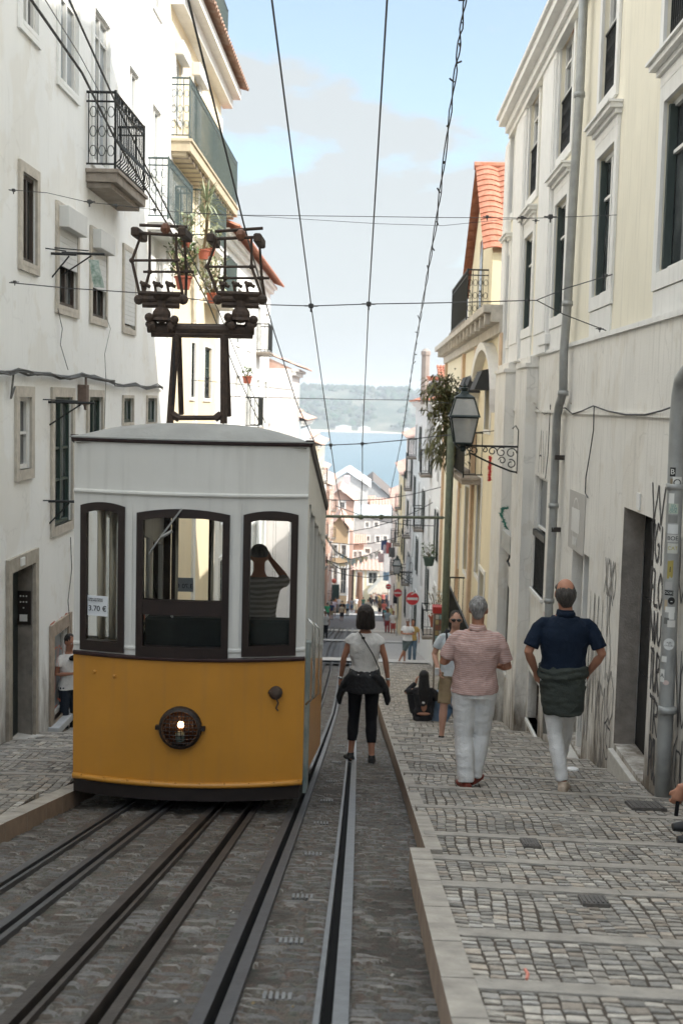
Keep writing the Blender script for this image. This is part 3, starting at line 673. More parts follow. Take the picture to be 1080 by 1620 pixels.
# jamb stones in the door recess: concrete blocks
q=G(); fb(q,MR,D1[1]-.012,D1[1]-.001,D1[2],D1[3],-.20,.003); q.build('door_jamb',mat('bare stone jamb',(.27,.24,.21),.9,.22,8,.4,50,streak=.3),RA)
# small number plate, sign plaque, brackets
h=pw(1008,780,1013,806,WR); q=G(); fb(q,MR,h[0],h[1],h[2],h[3],.002,.015); q.build('number_plate',whitetrim,RA)
h=pw(900,776,925,872,WR); q=G(); fb(q,MR,h[0],h[1],h[2],h[3]-.02,.003,.008); sg=q.build('painted_sign',mat('sign grey paint',(.46,.44,.41),.9,.06,3),RA)
hc=(h[0]+h[1])/2+ .05; hz=(h[2]+h[3])/2; q=G()
for i in range(24):
    t0,t1=2*PI*i/24,2*PI*(i+1)/24; ru,rv=.22,(h[3]-h[2])*.38
    q.quad(*[MR(hc+ru*f*math.cos(t),hz+rv*f*math.sin(t),.011) for f,t in ((.93,t0),(1,t0),(1,t1),(.93,t1))])
fb(q,MR,hc-.27,hc+.27,hz-.14,hz+.14,.009,.013); 
for k in range(5): fb(q,MR,hc-.12+k*.06,hc-.09+k*.06,hz-.30,hz-.2,.009,.013)
se=q.build('sign_emblem',mat('sign white paint',(.66,.65,.62),.9,.05,3),sg)
for px,py in ((892,724),(886,838)):
    p=onX(px,py,WR); q=G(); fb(q,MR,p.y-.03,p.y+.03,p.z-.03,p.z+.03,0,.12); q.build('wall_bracket',rust,RA)
# weeds on the ledge
q=G(); r=random.Random(2)
for px in (838,842,846,800,808,880,893,903):
    p=onX(px,640,WR-.03)
    for k in range(14):
        a=r.uniform(0,6.28); l=r.uniform(.05,.16) if px<850 and px>830 else r.uniform(.03,.07); t=Vector((-abs(math.cos(a))*l*.5,math.sin(a)*l,l*r.uniform(.3,1))); b=Vector((0,.006,0))
        q.faces([p-b,p+b,p+t],[(0,1,2)])
q.build('ledge_weeds',mat('dry weeds',(.22,.13,.07),.8,.3,9),RA)
# cable drooping on the wall
p=[onX(x,y,WR-.03) for x,y in [(880,648),(893,645),(905,655),(920,650),(938,642),(960,650),(990,656),(1020,656),(1045,650),(1062,644)]]; q=G(); q.tube(p,.008,5)
q.tube([onX(x,y,WR-.03) for x,y in [(939,642),(938,680),(932,720),(926,755),(925,780),(929,787)]],.007,5)
q.build('wall_cable',cable,RA)
q=G(); q.tube([onX(x,y,WR-.02) for x,y in [(868,150),(866,300),(862,450),(845,560),(838,600),(842,640),(860,655),(876,650)]],.005,4); q.tube([onX(x,y,WR-.02) for x,y in [(870,640),(866,720),(862,757)]],.006,4); q.build('wall_cable',cable,RA)
# small wall lamp box
h=pw(858,530,869,546,WR); q=G(); fb(q,MU,h[0],h[1],h[2],h[3],0,.09); q.build('junction_box',frame_w,RA,bevel=.01)
h=pw(797,843,810,872,WR-.1); q=G(); fb(q,mapR(WR),h[0],h[1],h[2],h[3],0,.14); q.build('meter_box',mat('grey meter box',(.36,.36,.34),.6,.1),RA,bevel=.01)
q=G(); q.tube([onX(x,y,WR-.1) for x,y in [(803,872),(806,880),(802,888),(806,895)]],.02,5); q.build('cable_knot',cable,RA)
# drainpipes
q=G(); pts=[(925,-60),(916,150),(905,330),(897,480),(891,560),(890,622),(884,640),(880,660),(875,800),(868,950),(864,1160)]
W3=[onX(x,y,WR-.10) for x,y in pts]; q.tube(W3,.055,12)
for k in (1,3,5,8,9): q.lathe(W3[k],[(.056,-.03),(.068,-.03),(.068,.03),(.056,.03)],12)
q.build('drainpipe',pipe_m,RA,smooth=True)
q=G(); X=WR-.09; pts=[(1110,560),(1078,600),(1074,625),(1071,660),(1066,800),(1061,900),(1056,1050),(1050,1180),(1046,1268)]
P2=[onX(x,y,X) for x,y in pts]; q.tube(P2,.062,16)
for (x,y) in ((1055,1123),(1067,770)): q.lathe(onX(x,y,X),[(.063,-.025),(.072,-.022),(.072,.022),(.063,.025)],16)
dp=q.build('drainpipe',pipe_m,RA,smooth=True)
# stickers on that pipe: curved patches facing the street
def sticker(px,py,wpx,hpx,colr,nm,rnd=False,txt=None,tcol=None,ang=0,ts=.03):
    c=onX(px,py,X); s=F/c.y; W=wpx/s; H=hpx/s; q=G(); R=.0645+.0012*R_.random()
    ax=math.atan2(-c.x+0,-c.y)  # towards the camera
    def pt(u,v,e=0):
        th=u/R; dirv=Vector((-math.cos(th+.98)*0,0,0)); a=math.pi*1.5-.30+th
        return Vector((c.x+(R+e)*math.cos(a),c.y+(R+e)*math.sin(a),c.z+v+(-.5)*0))
    # axis drift of the leaning pipe is negligible at sticker scale
    cc=onX(*min(((x,y) for x,y in zip([1074,1071,1066,1061,1056,1050],[625,660,800,900,1050,1180])),key=lambda t:abs(t[1]-py)),X)
    ca=min(range(len(P2)-1),key=lambda k:0 if P2[k].z>=c.z>=P2[k+1].z else 1); t=(P2[ca].z-c.z)/(P2[ca].z-P2[ca+1].z); axp=P2[ca].lerp(P2[ca+1],t)
    off=(c.x-axp.x)
    def pt(u,v,e=0):
        a=PI*1.5-.15+(u+ (px-(CX+F*(CR.transposed()@axp).x/-(CR.transposed()@axp).z))/s)/R
        return Vector((axp.x+(R+e)*math.cos(a),axp.y+(R+e)*math.sin(a),c.z+v))
    if rnd:
        n=18; vs=[pt(0,0)]+[pt(W/2*math.cos(2*PI*k/n),H/2*math.sin(2*PI*k/n)) for k in range(n)]; q.faces(vs,[(0,1+k,1+(k+1)%n) for k in range(n)])
    else:
        n=6; vs=[]
        for k in range(n+1):
            u=-W/2+W*k/n; vs+= [pt(u,-H/2+ang*u),pt(u,H/2+ang*u)]
        q.faces(vs,[(2*k,2*k+2,2*k+3,2*k+1) for k in range(n)])
    o=q.build('sticker',mat('sticker '+nm,colr,.6,.04,3),dp,label=nm+' sticker')
    if txt:
        cu=bpy.data.curves.new('t','FONT'); cu.body=txt; cu.size=ts; cu.align_x='CENTER'; cu.align_y='CENTER'; cu.space_line=.8
        to=bpy.data.objects.new('t',cu); S.collection.objects.link(to); bpy.context.view_layer.update(); me=bpy.data.meshes.new_from_object(to.evaluated_get(bpy.context.evaluated_depsgraph_get())); bpy.data.objects.remove(to)
        q=G(); q.faces([pt(v.co.x,v.co.y,.002) for v in me.vertices],[tuple(p.vertices) for p in me.polygons]); q.build('sticker_print',mat('sticker ink '+nm,tcol,.6,.04,3),dp)
SB=(.02,.02,.02); SW=(.66,.66,.63)
sticker(1062,745,9,14,SB,'small black square',txt='B',tcol=SW,ts=.06)
sticker(1069,764,15,20,SW,'white square head-drawing',txt='O',tcol=SB,ts=.08)
sticker(1060,764,4,18,(.25,.2,.13),'brown sliver')
sticker(1060,786,9,16,SW,'torn white')
sticker(1063,803,15,16,(.45,.50,.42),'pale green lettered',txt='SO\nULM\nOCK',tcol=(.03,.20,.22),ts=.028)
sticker(1062,819,15,12,(.22,.22,.21),'grey faded')
sticker(1062,835,17,15,(.60,.61,.60),'large white')
sticker(1062,850,18,12,(.5,.5,.48),'grey tagged',txt='BOE',tcol=SB,ts=.045)
sticker(1062,866,17,16,(.55,.55,.5),'white with yellow scrawl',txt='CAT',tcol=(.42,.38,.08),ts=.04)
sticker(1058,898,9,28,(.36,.29,.08),'yellow slanted',ang=.2,txt='I',tcol=SB,ts=.06)
sticker(1055,922,12,12,(.40,.39,.38),'grey scuffed')
sticker(1056,934,14,8,SB,'black lettered',txt='OCSC',tcol=SW,ts=.026)
sticker(1060,949,11,12,SB,'round black',rnd=True,txt='-',tcol=SW,ts=.06)
sticker(1051,950,5,16,(.45,.36,.25),'yellow pink strip')
sticker(1058,962,16,9,SW,'white torn upper')
sticker(1060,972,9,14,SW,'white upright')
sticker(1052,976,8,10,(.15,.15,.14),'black scrap')
sticker(1060,986,13,11,(.6,.59,.56),'white rounded')
sticker(1056,1016,18,19,(.62,.63,.62),'round white handwritten',rnd=True,txt='ALFA\nE\nLOVCURA',tcol=SB,ts=.016)
sticker(1048,1034,9,9,SW,'small white rag')
sticker(1045,1058,8,20,SW,'white creature',txt='A',tcol=SB,ts=.05)
sticker(1051,1074,10,8,(.60,.48,.45),'pinkish round',rnd=True)
# graffiti: sprayed strokes lying on the wall
GL={'Y':[[(0,1),(.5,.5),(1,1)],[(.5,.5),(.5,0)]],'G':[[(1,.9),(.5,1),(0,.6),(0,.3),(.5,0),(1,.2),(1,.5),(.6,.5)]],'I':[[(.5,0),(.5,1)]],'F':[[(0,0),(0,1),(1,1)],[(0,.5),(.8,.55)]],'L':[[(0,1),(0,0),(1,.05)]],'O':[[(.5,1),(0,.7),(0,.3),(.5,0),(1,.3),(1,.7),(.5,1)]],'N':[[(0,0),(0,1),(1,0),(1,1)]],'U':[[(0,1),(0,.3),(.5,0),(1,.3),(1,1)]],'T':[[(0,1),(1,1)],[(.5,1),(.5,0)]],'R':[[(0,0),(0,1),(.8,.9),(.8,.6),(0,.5),(1,0)]],'P':[[(0,0),(0,1),(.9,.85),(.8,.5),(0,.45)]],'V':[[(0,1),(.5,0),(1,1)]],'S':[[(1,.9),(.3,1),(0,.75),(1,.3),(.7,0),(0,.1)]],'E':[[(1,1),(0,1),(0,0),(1,0)],[(0,.5),(.8,.5)]],'X':[[(0,0),(1,1)],[(0,1),(1,0)]],'A':[[(0,0),(.5,1),(1,0)],[(.2,.4),(.8,.4)]],'@':[[(.5,1),(0,.75),(0,.2),(.5,0),(1,.3),(.9,.8),(.4,.8),(.3,.4),(.6,.3)]],'M':[[(0,0),(.1,1),(.5,.4),(.9,1),(1,0)]],'Z':[[(0,1),(1,1),(0,0),(1,0)]],'/':[[(0,0),(1,1)]]}
def graff(par,M,u,v,w,h,s,m,th=.02,nm='graffiti',flip=-1):
    q=G(); r=random.Random(s+str(u)); n=len(s); cw=w/n
    for k,ch in enumerate(s):
        for stq in GL.get(ch,[]):
            P=[(u+flip*(k*cw+cw*.94*a),v+h*b) for a,b in stq]; S2=[]
            for i in range(len(P)-1):
                for t in (0,.33,.66): S2.append((P[i][0]*(1-t)+P[i+1][0]*t+r.uniform(-.006,.006),P[i][1]*(1-t)+P[i+1][1]*t+r.uniform(-.012,.012)))
            S2.append(P[-1]); e=.0045+.0015*r.random()
            for i in range(len(S2)-1):
                a,b=Vector(S2[i]),Vector(S2[i+1]); d=(b-a)
                if d.length<1e-5: continue
                nn=Vector((-d.y,d.x)).normalized()*th*.5*(.8+.4*r.random()); q.quad(M(*(a-nn),e),M(*(b-nn),e),M(*(b+nn),e),M(*(a+nn),e))
    return q.build(nm,m,par)
spray=mat('spray paint black',(.075,.07,.07),.8,.5,25); sprayg=mat('spray paint grey thin',(.17,.16,.15),.8,.25,25); sprayr=mat('spray paint pink',(.55,.33,.32),.8,.2,25)
for s,pyt,pyb in (('VV',768,828),('YGI',830,890),('FLO',904,960),('NVU',968,1018),('TUR',1030,1095),('TR',1105,1160),('POU',1168,1235)):
    a=onX(1030-(pyt-770)*.012,(pyt+pyb)/2,WR); b=onX(1052-(pyt-770)*.035,(pyt+pyb)/2,WR); c=.5*(a.y+b.y); d=ray(1042,pyt),ray(1042,pyb); zt=d[0].z*c/d[0].y; zb=d[1].z*c/d[1].y
    graff(RA,MR,a.y-.01,zb,a.y-b.y,zt-zb,s,spray,.036)
for px,py,s,w_,h_,m in ((965,915,'XOXO',.55,.38,sprayg),(940,1035,'UVU',.7,1.3,sprayg),(962,1010,'YS',.3,.9,sprayg),(960,1170,'@',.35,.45,spray),(965,1105,'O',.3,.55,sprayg),(858,715,'AV',.75,.62,spray),(815,1010,'SMSZ',1.0,1.0,sprayr),(1075,900,'OU',.4,.5,spray),(1076,1230,'@U',.5,.6,spray),(1076,1090,'NO',.4,.6,spray),(948,1150,'OSO',.5,.9,sprayg),(925,1080,'//UV',.6,1.2,sprayg),(862,1000,'RZ',.35,.5,sprayr)):
    p=onX(px,py,WR); graff(RA,MR,p.y+w_/2,p.z-h_/2,w_,h_,s,m,.022)
# ================================================================ LEFT BUILDING (nearest, white)
ML=mapL(WL)
LA=thing('apartment_building','white plastered building on the near left with stone framed windows and an iron balcony','building',(WL,10,g(10)))
yA=onX(264,400,WL).y
A=[]  # opening px, kwargs
def add(px,**k): A.append((pw(*px,WL),k))
add((33,278,56,416),fr=frame_b,sw=.11,mul=1,bars=())
add((91,342,120,486),fr=frame_b,sw=.11,shutter=.42,box=True,mul=1,bars=())
add((144,376,166,503),fr=frame_b,sw=.10,shutter=.35,box=True,mul=1,bars=())
add((195,400,212,520),fr=frame_w,sw=.09,shutter=.05,box=False,mul=0,bars=())
add((28,628,47,742),fr=frame_w,sw=.12,mul=0,bars=(.5,))
add((84,628,112,828),fr=frame_g,sw=.12,mul=1,bars=(.35,.6))
add((139,628,160,690),fr=frame_g,sw=.10,mul=1,bars=())
add((194,630,209,668),fr=frame_g,sw=.05,mul=1,bars=(),pn=pane_b)
add((232,630,246,668),fr=frame_g,sw=.05,mul=1,bars=(),pn=pane_b)
add((93,-130,122,138),fr=frame_w,sw=.10,mul=1,bars=(.5,.8),pn=pane_b,smat=white_l)
add((147,28,171,262),fr=frame_w,sw=.10,mul=1,bars=(.85,),pn=pane_b,smat=white_l,sill=False)
add((202,112,217,186),fr=frame_w,sw=.09,mul=1,bars=(),pn=pane_b,smat=white_l)
add((239,172,252,275),fr=frame_w,sw=.07,mul=1,bars=(),pn=pane_b,smat=white_l)
add((33,-60,58,44),fr=frame_w,sw=.12,mul=1,bars=(),smat=white_l)
add((243,-60,255,18),fr=frame_w,sw=.08,mul=1,bars=(),smat=white_l)
DL=pw(15,898,52,1180,WL); SL=pw(83,998,106,1128,WL)
q=G(); facade(q,ML,3.0,yA,-8,12.0,[h+(.08,) for h,k in A]+[DL+(.21,),SL+(.09,)]); q.quad(ML(3,-8),ML(3,12),ML(3,12,-8),ML(3,-8,-8)); q.quad(ML(yA,-8),ML(yA,12),ML(yA,12,-8),ML(yA,-8,-8)); q.quad(ML(3,12,.3),ML(yA,12,.3),ML(yA,13,-8),ML(3,13,-8)); q.build('wall',white_l,LA)
for h,k in A: window(LA,ML,*h,dep=.07,**k)
# sloped-street door with stone frame, buzzer panel, doorstep
q=G(); a,b,c,d=DL; fb(q,ML,a-.13,a,c-.1,d+.16,.002,.04); fb(q,ML,b,b+.13,c-.3,d+.16,.002,.04); fb(q,ML,a,b,d,d+.16,.002,.04); q.build('door_surround',mat('rough limestone',(.40,.36,.30),.9,.22,8,.5,40,streak=.3,grime=.6),LA)
q=G(); fb(q,ML,b-.022,b-.001,c,d,-.18,.0); q.build('door_jamb',mat('dirty plaster jamb',(.24,.215,.185),.9,.3,5,.4,40,streak=.4),LA)
door(LA,ML,DL,'door',mat('dark green door',(.015,.022,.02),.5,.2),.20,leafs=1)
q=G(); zc=c+(d-c)*.78; q.box((WL-.17,b-.045,zc-.28),(WL-.01,b-.022,zc+.12)); bz=q.build('buzzer_panel',mat('brown metal panel',(.045,.035,.03),.4,.1,metal=.5),LA)
q=G()
for k in range(3): 
    for j in range(3-abs(k-1)): q.ell((WL-.13+k*.035,b-.048,zc+.06-j*.07),(.010,.008,.010),6,4)
q.build_each('buzzer_button',frame_w,bz)
q=G(); q.box((WL-.14,b-.052,zc-.24),(WL-.05,b-.045,zc-.16)); q.build('letter_slot',frame_w,bz)
q=G(); h=pw(27,893,33,912,WL); fb(q,ML,h[0],h[1],d+.04,d+.13,.04,.055); q.build('number_plate',white_pl,LA)
q=G(); q.hexa([(WL-.2,a-.03,c-.3),(WL+.22,a-.03,c-.3),(WL+.22,b+.04,c-.4),(WL-.2,b+.04,c-.4)],[(WL-.2,a-.03,c+.04),(WL+.22,a-.03,c+.0),(WL+.22,b+.04,c-.02),(WL-.2,b+.04,c+.03)]); q.build('doorstep',stone_w,LA,bevel=.008)
# shop window with stone frame and red graffiti
f=window(LA,ML,*SL,dep=.08,fr=frame_w,mul=0,bars=(),sw=.16,smat=mat('brown shop stone',(.36,.29,.23),.9,.25,6,.4,40,grime=.5),name='shop_window',pn=pane_b)
q=G(); fb(q,ML,SL[0]-.2,SL[1]+.2,SL[2]-.13,SL[2]-.04,0,.14); q.build('window_shelf',mat('grey marble shelf',(.42,.43,.44),.5,.1,5),f,bevel=.01)
gr=graff(LA,ML,SL[0]-.12,SL[3]+.0,.9,.17,'EXOS',mat('spray paint red',(.42,.10,.05),.8,.3,20),.018,flip=1)
graff(LA,ML,SL[0]+.05,SL[2]+.15,.6,.75,'ZSX',mat('spray paint red',(.42,.10,.05),.8,.3,20),.018,flip=1)
# clothes bars, brackets
for (x0,y0,x1,y1,o) in ((80,400,150,404,.55),(82,401,120,403,.3),(66,636,128,640,.55),(76,793,118,793,.35)):
    p=onX((x0+x1)/2-20,y0,WL); q=G(); q.tube([(WL,p.y,p.z),(WL+o,p.y+.05,p.z)],.018,6); q.tube([(WL,p.y-.25,p.z+.03),(WL+o*.7,p.y-.1,p.z+.02)],.008,5); q.tube([(WL,p.y+.05,p.z-.28),(WL+o*.7,p.y+.05,p.z-.02)],.010,5); q.build('clothes_bracket',iron,LA)
# bundled cables along the facade
q=G(); r=random.Random(8)
PX=[(-60,585),(0,589),(18,590),(30,586),(45,590),(60,592),(80,592),(95,597),(112,598),(130,594),(150,597),(172,602),(182,606)]
PX2=[(182,607),(196,609),(215,606),(232,612),(250,608),(258,613)]
for P,n in ((PX,9),(PX2,6)):
    for k in range(n):
        off=r.uniform(-3,3); q.tube([onX(x,y+off+r.uniform(-2.2,2.2),WL+.03+r.uniform(0,.05)) for x,y in P],.009,4)
q.tube([onX(22,590,WL+.05),onX(20,610,WL+.05),onX(18,630,WL+.05),onX(24,612,WL+.05)],.012,4)
q.tube([onX(x,y,WL+.04) for x,y in [(92,488),(99,520),(96,545),(108,585)]],.005,4); q.tube([onX(x,y,WL+.04) for x,y in [(168,500),(175,520),(166,560),(168,600),(165,690)]],.004,4)
q.tube([onX(x,y,WL+.03) for x,y in [(112,850),(114,900),(108,950),(112,1000)]],.006,4)
q.build('cable_bundle',mat('grey old cables',(.10,.10,.095),.7,.3,20),LA)
q=G(); p=onX(131,625,WL+.05); q.box((WL+.0,p.y-.08,p.z-.13),(WL+.12,p.y+.08,p.z+.14)); q.tube([p,p+Vector((.04,0,-.2)),p+Vector((.02,.1,.25))],.02,5); q.build('junction_box',mat('rusty junction box',(.14,.10,.08),.7,.3,20),LA,bevel=.01)
# the near iron balcony
a=onX(136,268,WL).y; b=onX(188,300,WL).y
z=pw(136,255,150,270,WL)[3]
yb0,yb1=onX(136,265,WL).y,onX(183,330,WL).y
balcony(LA,-1,WL,yb0,yb1+.2,at(150,268,yb0).z,.42,h=1.02,slab=.16,style=0,bulge=.1)
# cloth hanging from the clothes bar
q=G(); p=onX(140,410,WL+.45); vs=[]
for j in range(7):
    for i in range(4): vs.append((p.x+.0+i*.035+j*.012,p.y+i*.03+.02*math.sin(j+i),p.z-j*.055))
q.faces(vs,[(j*4+i,j*4+i+1,(j+1)*4+i+1,(j+1)*4+i) for j in range(6) for i in range(3)]); o=q.build('hanging_cloth',mat('printed cloth',(.45,.50,.47),.8,.4,18,col2=(.12,.2,.16)),None,smooth=True); tag(o,'green and white printed cloth hanging from a bar by a left-hand window','cloth')
# ================================================================ second left building: yellow with long balcony
LB=thing('apartment_building','yellow building on the left with a long grey-green balcony and tiled eaves','building',(WL,28,g(28)))
yB=onX(350,160,WL).y
wins=[pw(276,95,286,190,WL),pw(304,130,316,235,WL),pw(262,430,272,500,WL) ,pw(322,420,334,470,WL),pw(301,543,310,628,WL),pw(322,550,333,630,WL),pw(274,300,286,366,WL)]
wins=[h for h in wins]
zt=onX(350,150,WL).z
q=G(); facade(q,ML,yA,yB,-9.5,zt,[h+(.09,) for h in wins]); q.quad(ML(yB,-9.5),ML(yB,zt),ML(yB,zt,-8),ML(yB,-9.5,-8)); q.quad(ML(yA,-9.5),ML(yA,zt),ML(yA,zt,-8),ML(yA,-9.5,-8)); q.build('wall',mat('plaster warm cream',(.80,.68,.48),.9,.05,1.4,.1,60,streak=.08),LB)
for i,h in enumerate(wins): window(LB,ML,*h,dep=.08,fr=frame_g if i>3 else frame_w,mul=1 if i!=3 else 0,bars=(.6,),pn=pane_b if i in(0,1) else pane,sw=.08,smat=whitetrim,rail=.5 if i in (4,5) else False)
for i in (0,1):
    h=wins[i]; q=G(); fb(q,ML,h[0]-.1,h[1]+.1,h[3]-.02,h[3]+.25,0,.18); q.build('shutter_box',shut_w,LB,bevel=.02)
q=G()
for yy in (yA+.15,(yA+yB)*.5,yB-.2): fb(q,ML,yy-.16,yy+.16,-9.4,zt-.6,0,.05)
q.build_each('pilaster',whitetrim,LB)
zE=at(368,131,yB).z
q=G(); fb(q,ML,yA+.1,yB+.35,zE-.55,zE-.32,0,.25); fb(q,ML,yA+.1,yB+.4,zE-.32,zE-.12,0,.45); q.build('cornice',whitetrim,LB)
q=G(); tiles(q,(WL+.62,yA+.1,zE-.1),(WL+.62,yB+.5,zE-.1),(WL-1.0,yB+.5,zE+.42),(WL-1.0,yA+.1,zE+.42),34,5,.07); q.build('roof_tiles',tile_o,LB)
ty=onX(348,60,WL-.3).y
q=G(); q.box((WL-5,yA+1,zE),(WL-.35,yB-.4,zE+3.2)); q.build('attic_or_caster',mat('plaster warm cream',(.8,.68,.48)),LB)
zl=zE+.55
balcony(LB,-1,WL-.35,onX(348,40,WL+.1).y-3,onX(362,170,WL+.1).y,zl,.42,h=1.4,mb=irong,style=2,slab=.08)
zS=(at(376,330,yB+.3).z)
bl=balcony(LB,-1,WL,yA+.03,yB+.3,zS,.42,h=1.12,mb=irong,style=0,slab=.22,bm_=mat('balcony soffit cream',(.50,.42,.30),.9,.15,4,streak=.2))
q=G(); 
for k in range(16):
    y=yA+.3+k*(yB-yA)/16; fb(q,ML,y,y+.1,zS-.30,zS-.22,0,.36)
q.build_each('balcony_bracket',concrete,LB)
b2=balcony(LB,-1,WL,onX(233,370,WL).y-.0,onX(300,330,WL+.3).y,at(270,372,onX(262,372,WL).y).z,.38,h=1.05,mb=irong,style=0,slab=.16,bm_=whitetrim)
b3=balcony(LB,-1,WL,yB-2.6,yB-.1,at(345,480,yB-.5).z,.5,h=1.0,mb=irong,style=2,slab=.16,bm_=whitetrim)
b4=balcony(LB,-1,WL,yA+2.6,yA+5.2,at(320,470,yA+4).z+1.1,.5,h=1.0,mb=irong,style=2,slab=.16,bm_=whitetrim)
# ---------------------------------------------------------------- generic terrace house
def house(name,label,side,y0,y1,zt,wallm,X=None,cols=2,floors=3,fh=2.6,trim=None,roofm=None,balc=(),shut=None,front=False,x_out=0,zoff=0,depthw=8,par=5,eave=.35,lit=False,gable=False):
    X=X if X is not None else (WL if side<0 else WR); M=mapL(X) if side<0 else mapR(X); trim=trim or whitetrim
    T=thing(name,label,'building',(X,(y0+y1)/2,g((y0+y1)/2)),None)
    H=[]; wd=(y1-y0)/cols
    for f_ in range(floors):
        zc=zt-.9-fh*(f_+1)+.75+zoff
        for c in range(cols):
            m=y0+wd*(c+.5); ww=min(1.0,wd*.36); hh=fh*.62
            if zc<g(m)+.5: continue
            H.append((m-ww/2,m+ww/2,zc,zc+hh,.11))
    zb=g(y1)-1.5
    q=G(); facade(q,M,y0,y1,zb,zt,H); D=-depthw
    q.quad(M(y0,zb),M(y0,zt),M(y0,zt,D),M(y0,zb,D)); q.quad(M(y1,zb),M(y1,zt),M(y1,zt,D),M(y1,zb,D))
    q.build('wall',wallm,T)
    for i,h in enumerate(H):
        w=window(T,M,*h[:4],dep=.10,fr=(frame_w,frame_g)[(i+int(y0))%2],mul=1,bars=(.6,),sw=.11,smat=trim,pn=pane,sill=False)
        if shut is not None and i%2==shut%2:
            q=G()
            for u0,u1 in ((h[0]-.42,h[0]-.04),(h[1]+.04,h[1]+.42)): fb(q,M,u0,u1,h[2],h[3],.035,.07)
            q.build_each('shutter',shut_g,w)
        if i in balc: balcony(T,side,X,h[0]-.25,h[1]+.25,h[2]-.02,.45,h=.95,style=2,slab=.1)
    q=G(); fb(q,M,y0,y1,zt-.25,zt-.1,0,.14); fb(q,M,y0-.03,y1+.03,zt-.1,zt,0,.26); q.build('cornice',trim,T)
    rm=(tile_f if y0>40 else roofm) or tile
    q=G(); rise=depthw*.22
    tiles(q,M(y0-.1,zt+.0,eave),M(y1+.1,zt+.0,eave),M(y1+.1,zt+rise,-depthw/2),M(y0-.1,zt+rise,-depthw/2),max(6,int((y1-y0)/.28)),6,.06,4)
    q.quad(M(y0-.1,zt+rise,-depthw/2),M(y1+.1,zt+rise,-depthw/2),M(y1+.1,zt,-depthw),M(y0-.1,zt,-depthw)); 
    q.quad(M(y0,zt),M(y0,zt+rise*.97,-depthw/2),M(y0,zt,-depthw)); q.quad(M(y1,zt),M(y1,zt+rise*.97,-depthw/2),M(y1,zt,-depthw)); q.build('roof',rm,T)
    q=G(); yy=y0+(y1-y0)*.3; q.box(M(yy,zt+.2,-2.2),M(yy+.6,zt+rise+.5,-2.8)); q.build('chimney',wallm,T)
    return T
zC=at(432,456,46.5).z
T=house('apartment_building','white building on the left with a heavy cornice above balconies, just past the yellow one',-1,yB+.02,46.3,zC,white_l,cols=5,floors=4,fh=2.5,balc=(3,7),eave=.5)
# potted plants on bracket shelf
T=house('apartment_building','pale pinkish white house on the left with a small tiled roof, standing forward',-1,46.4,51.5,at(458,583,46.4).z,mat('plaster off white',(.72,.68,.66),.9,.05),X=-3.02,cols=2,floors=3,fh=2.4,depthw=6,eave=.5)
q=G(); z0=at(440,600,46.35).z; MF=mapF(46.38); fb(q,MF,-4.2,-3.75,z0-1.7,z0-.3,-.0,.03); fb(q,MF,-4.1,-3.85,z0-1.6,z0-.4,.03,.045)
q.build('window',frame_w,T)
cols_=[(white_l,'white'),(mat('plaster off white',(.72,.68,.66)),'off-white'),(mat('plaster light blue',(.52,.58,.62),.9,.05),'pale blue'),(yellow_pl,'yellowish'),(pinkpl,'pink'),(white_pl,'white')]
Y=51.6
for i,(y1,py,pxx,m,lb) in enumerate([(58,652,474,far_w,'narrow white terrace house on the left beyond the tiled pink-white one'),(67,664,487,cols_[2][0],'pale blue-grey terrace house, second of the far left row'),(78,690,497,far_w,'white terrace house with balcony halfway down the far left row'),(90,700,506,mat('far yellow plaster',(.58,.52,.40)),'yellowish terrace house lower down the far left row'),(103,742,516,far_w,'white terrace house low in the far left row, beside the river view'),(118,760,522,pinkpl,'pink terrace house at the lower end of the far left row')]):
    zt=at(pxx,py,(Y+y1)/2).z; house('terrace_house',lb,-1,Y,y1,zt,m,X=-3.3 if i%2 else -3.55,cols=3,floors=4,fh=2.6,balc=(1,4,7,9),roofm=tile if i%2 else tile_o,depthw=7); Y=y1+.05
# ================================================================ RIGHT ROW
RB=thing('apartment_building','yellow building on the right with a carved cornice, arched pediment and steep red tiled gable','building',(WR,30,g(30)))
y0=yEnd+.02; y1=onX(706,600,WR).y
zc0=.5*(at(790,475,y0).z+at(706,556,y1).z)
Hs=[pw(768,612,776,680,WR),pw(745,640,752,700,WR),pw(733,655,738,712,WR),pw(754,760,760,910,WR),pw(735,770,741,905,WR),pw(722,775,727,890,WR),pw(757,905,765,1010,WR)]
q=G(); MB=mapR(WR); facade(q,MB,y0,y1,-12,zc0,[h+(.15,) for h in Hs]); q.quad(MB(y1,-12),MB(y1,zc0),MB(y1,zc0,-8),MB(y1,-12,-8)); q.quad(MB(y0,-12),MB(y0,zc0),MB(y0,zc0,-8),MB(y0,-12,-8)); q.build('wall',yellow_pl,RB)
for i,h in enumerate(Hs): window(RB,MB,*h,dep=.13,fr=frame_b,mul=0,bars=(.6,),sw=.09,smat=whitetrim,sill=False)
q=G()
for k,(d0,d1,a,b) in enumerate([(-.5,-.3,0,.12),(-.3,-.12,0,.28),(-.12,0.02,0,.42)]): fb(q,MB,y0+(0 if k<2 else .02),y1+.05,zc0+d0,zc0+d1,a,b)
n=16
for k in range(n): yy=y0+.2+(y1-y0-.4)*k/n; fb(q,MB,yy,yy+.18,zc0-.34,zc0-.14,.28,.38)
q.build('cornice',mat('carved stone cornice',(.50,.46,.40),.85,.25,5,.4,30,streak=.3),RB)
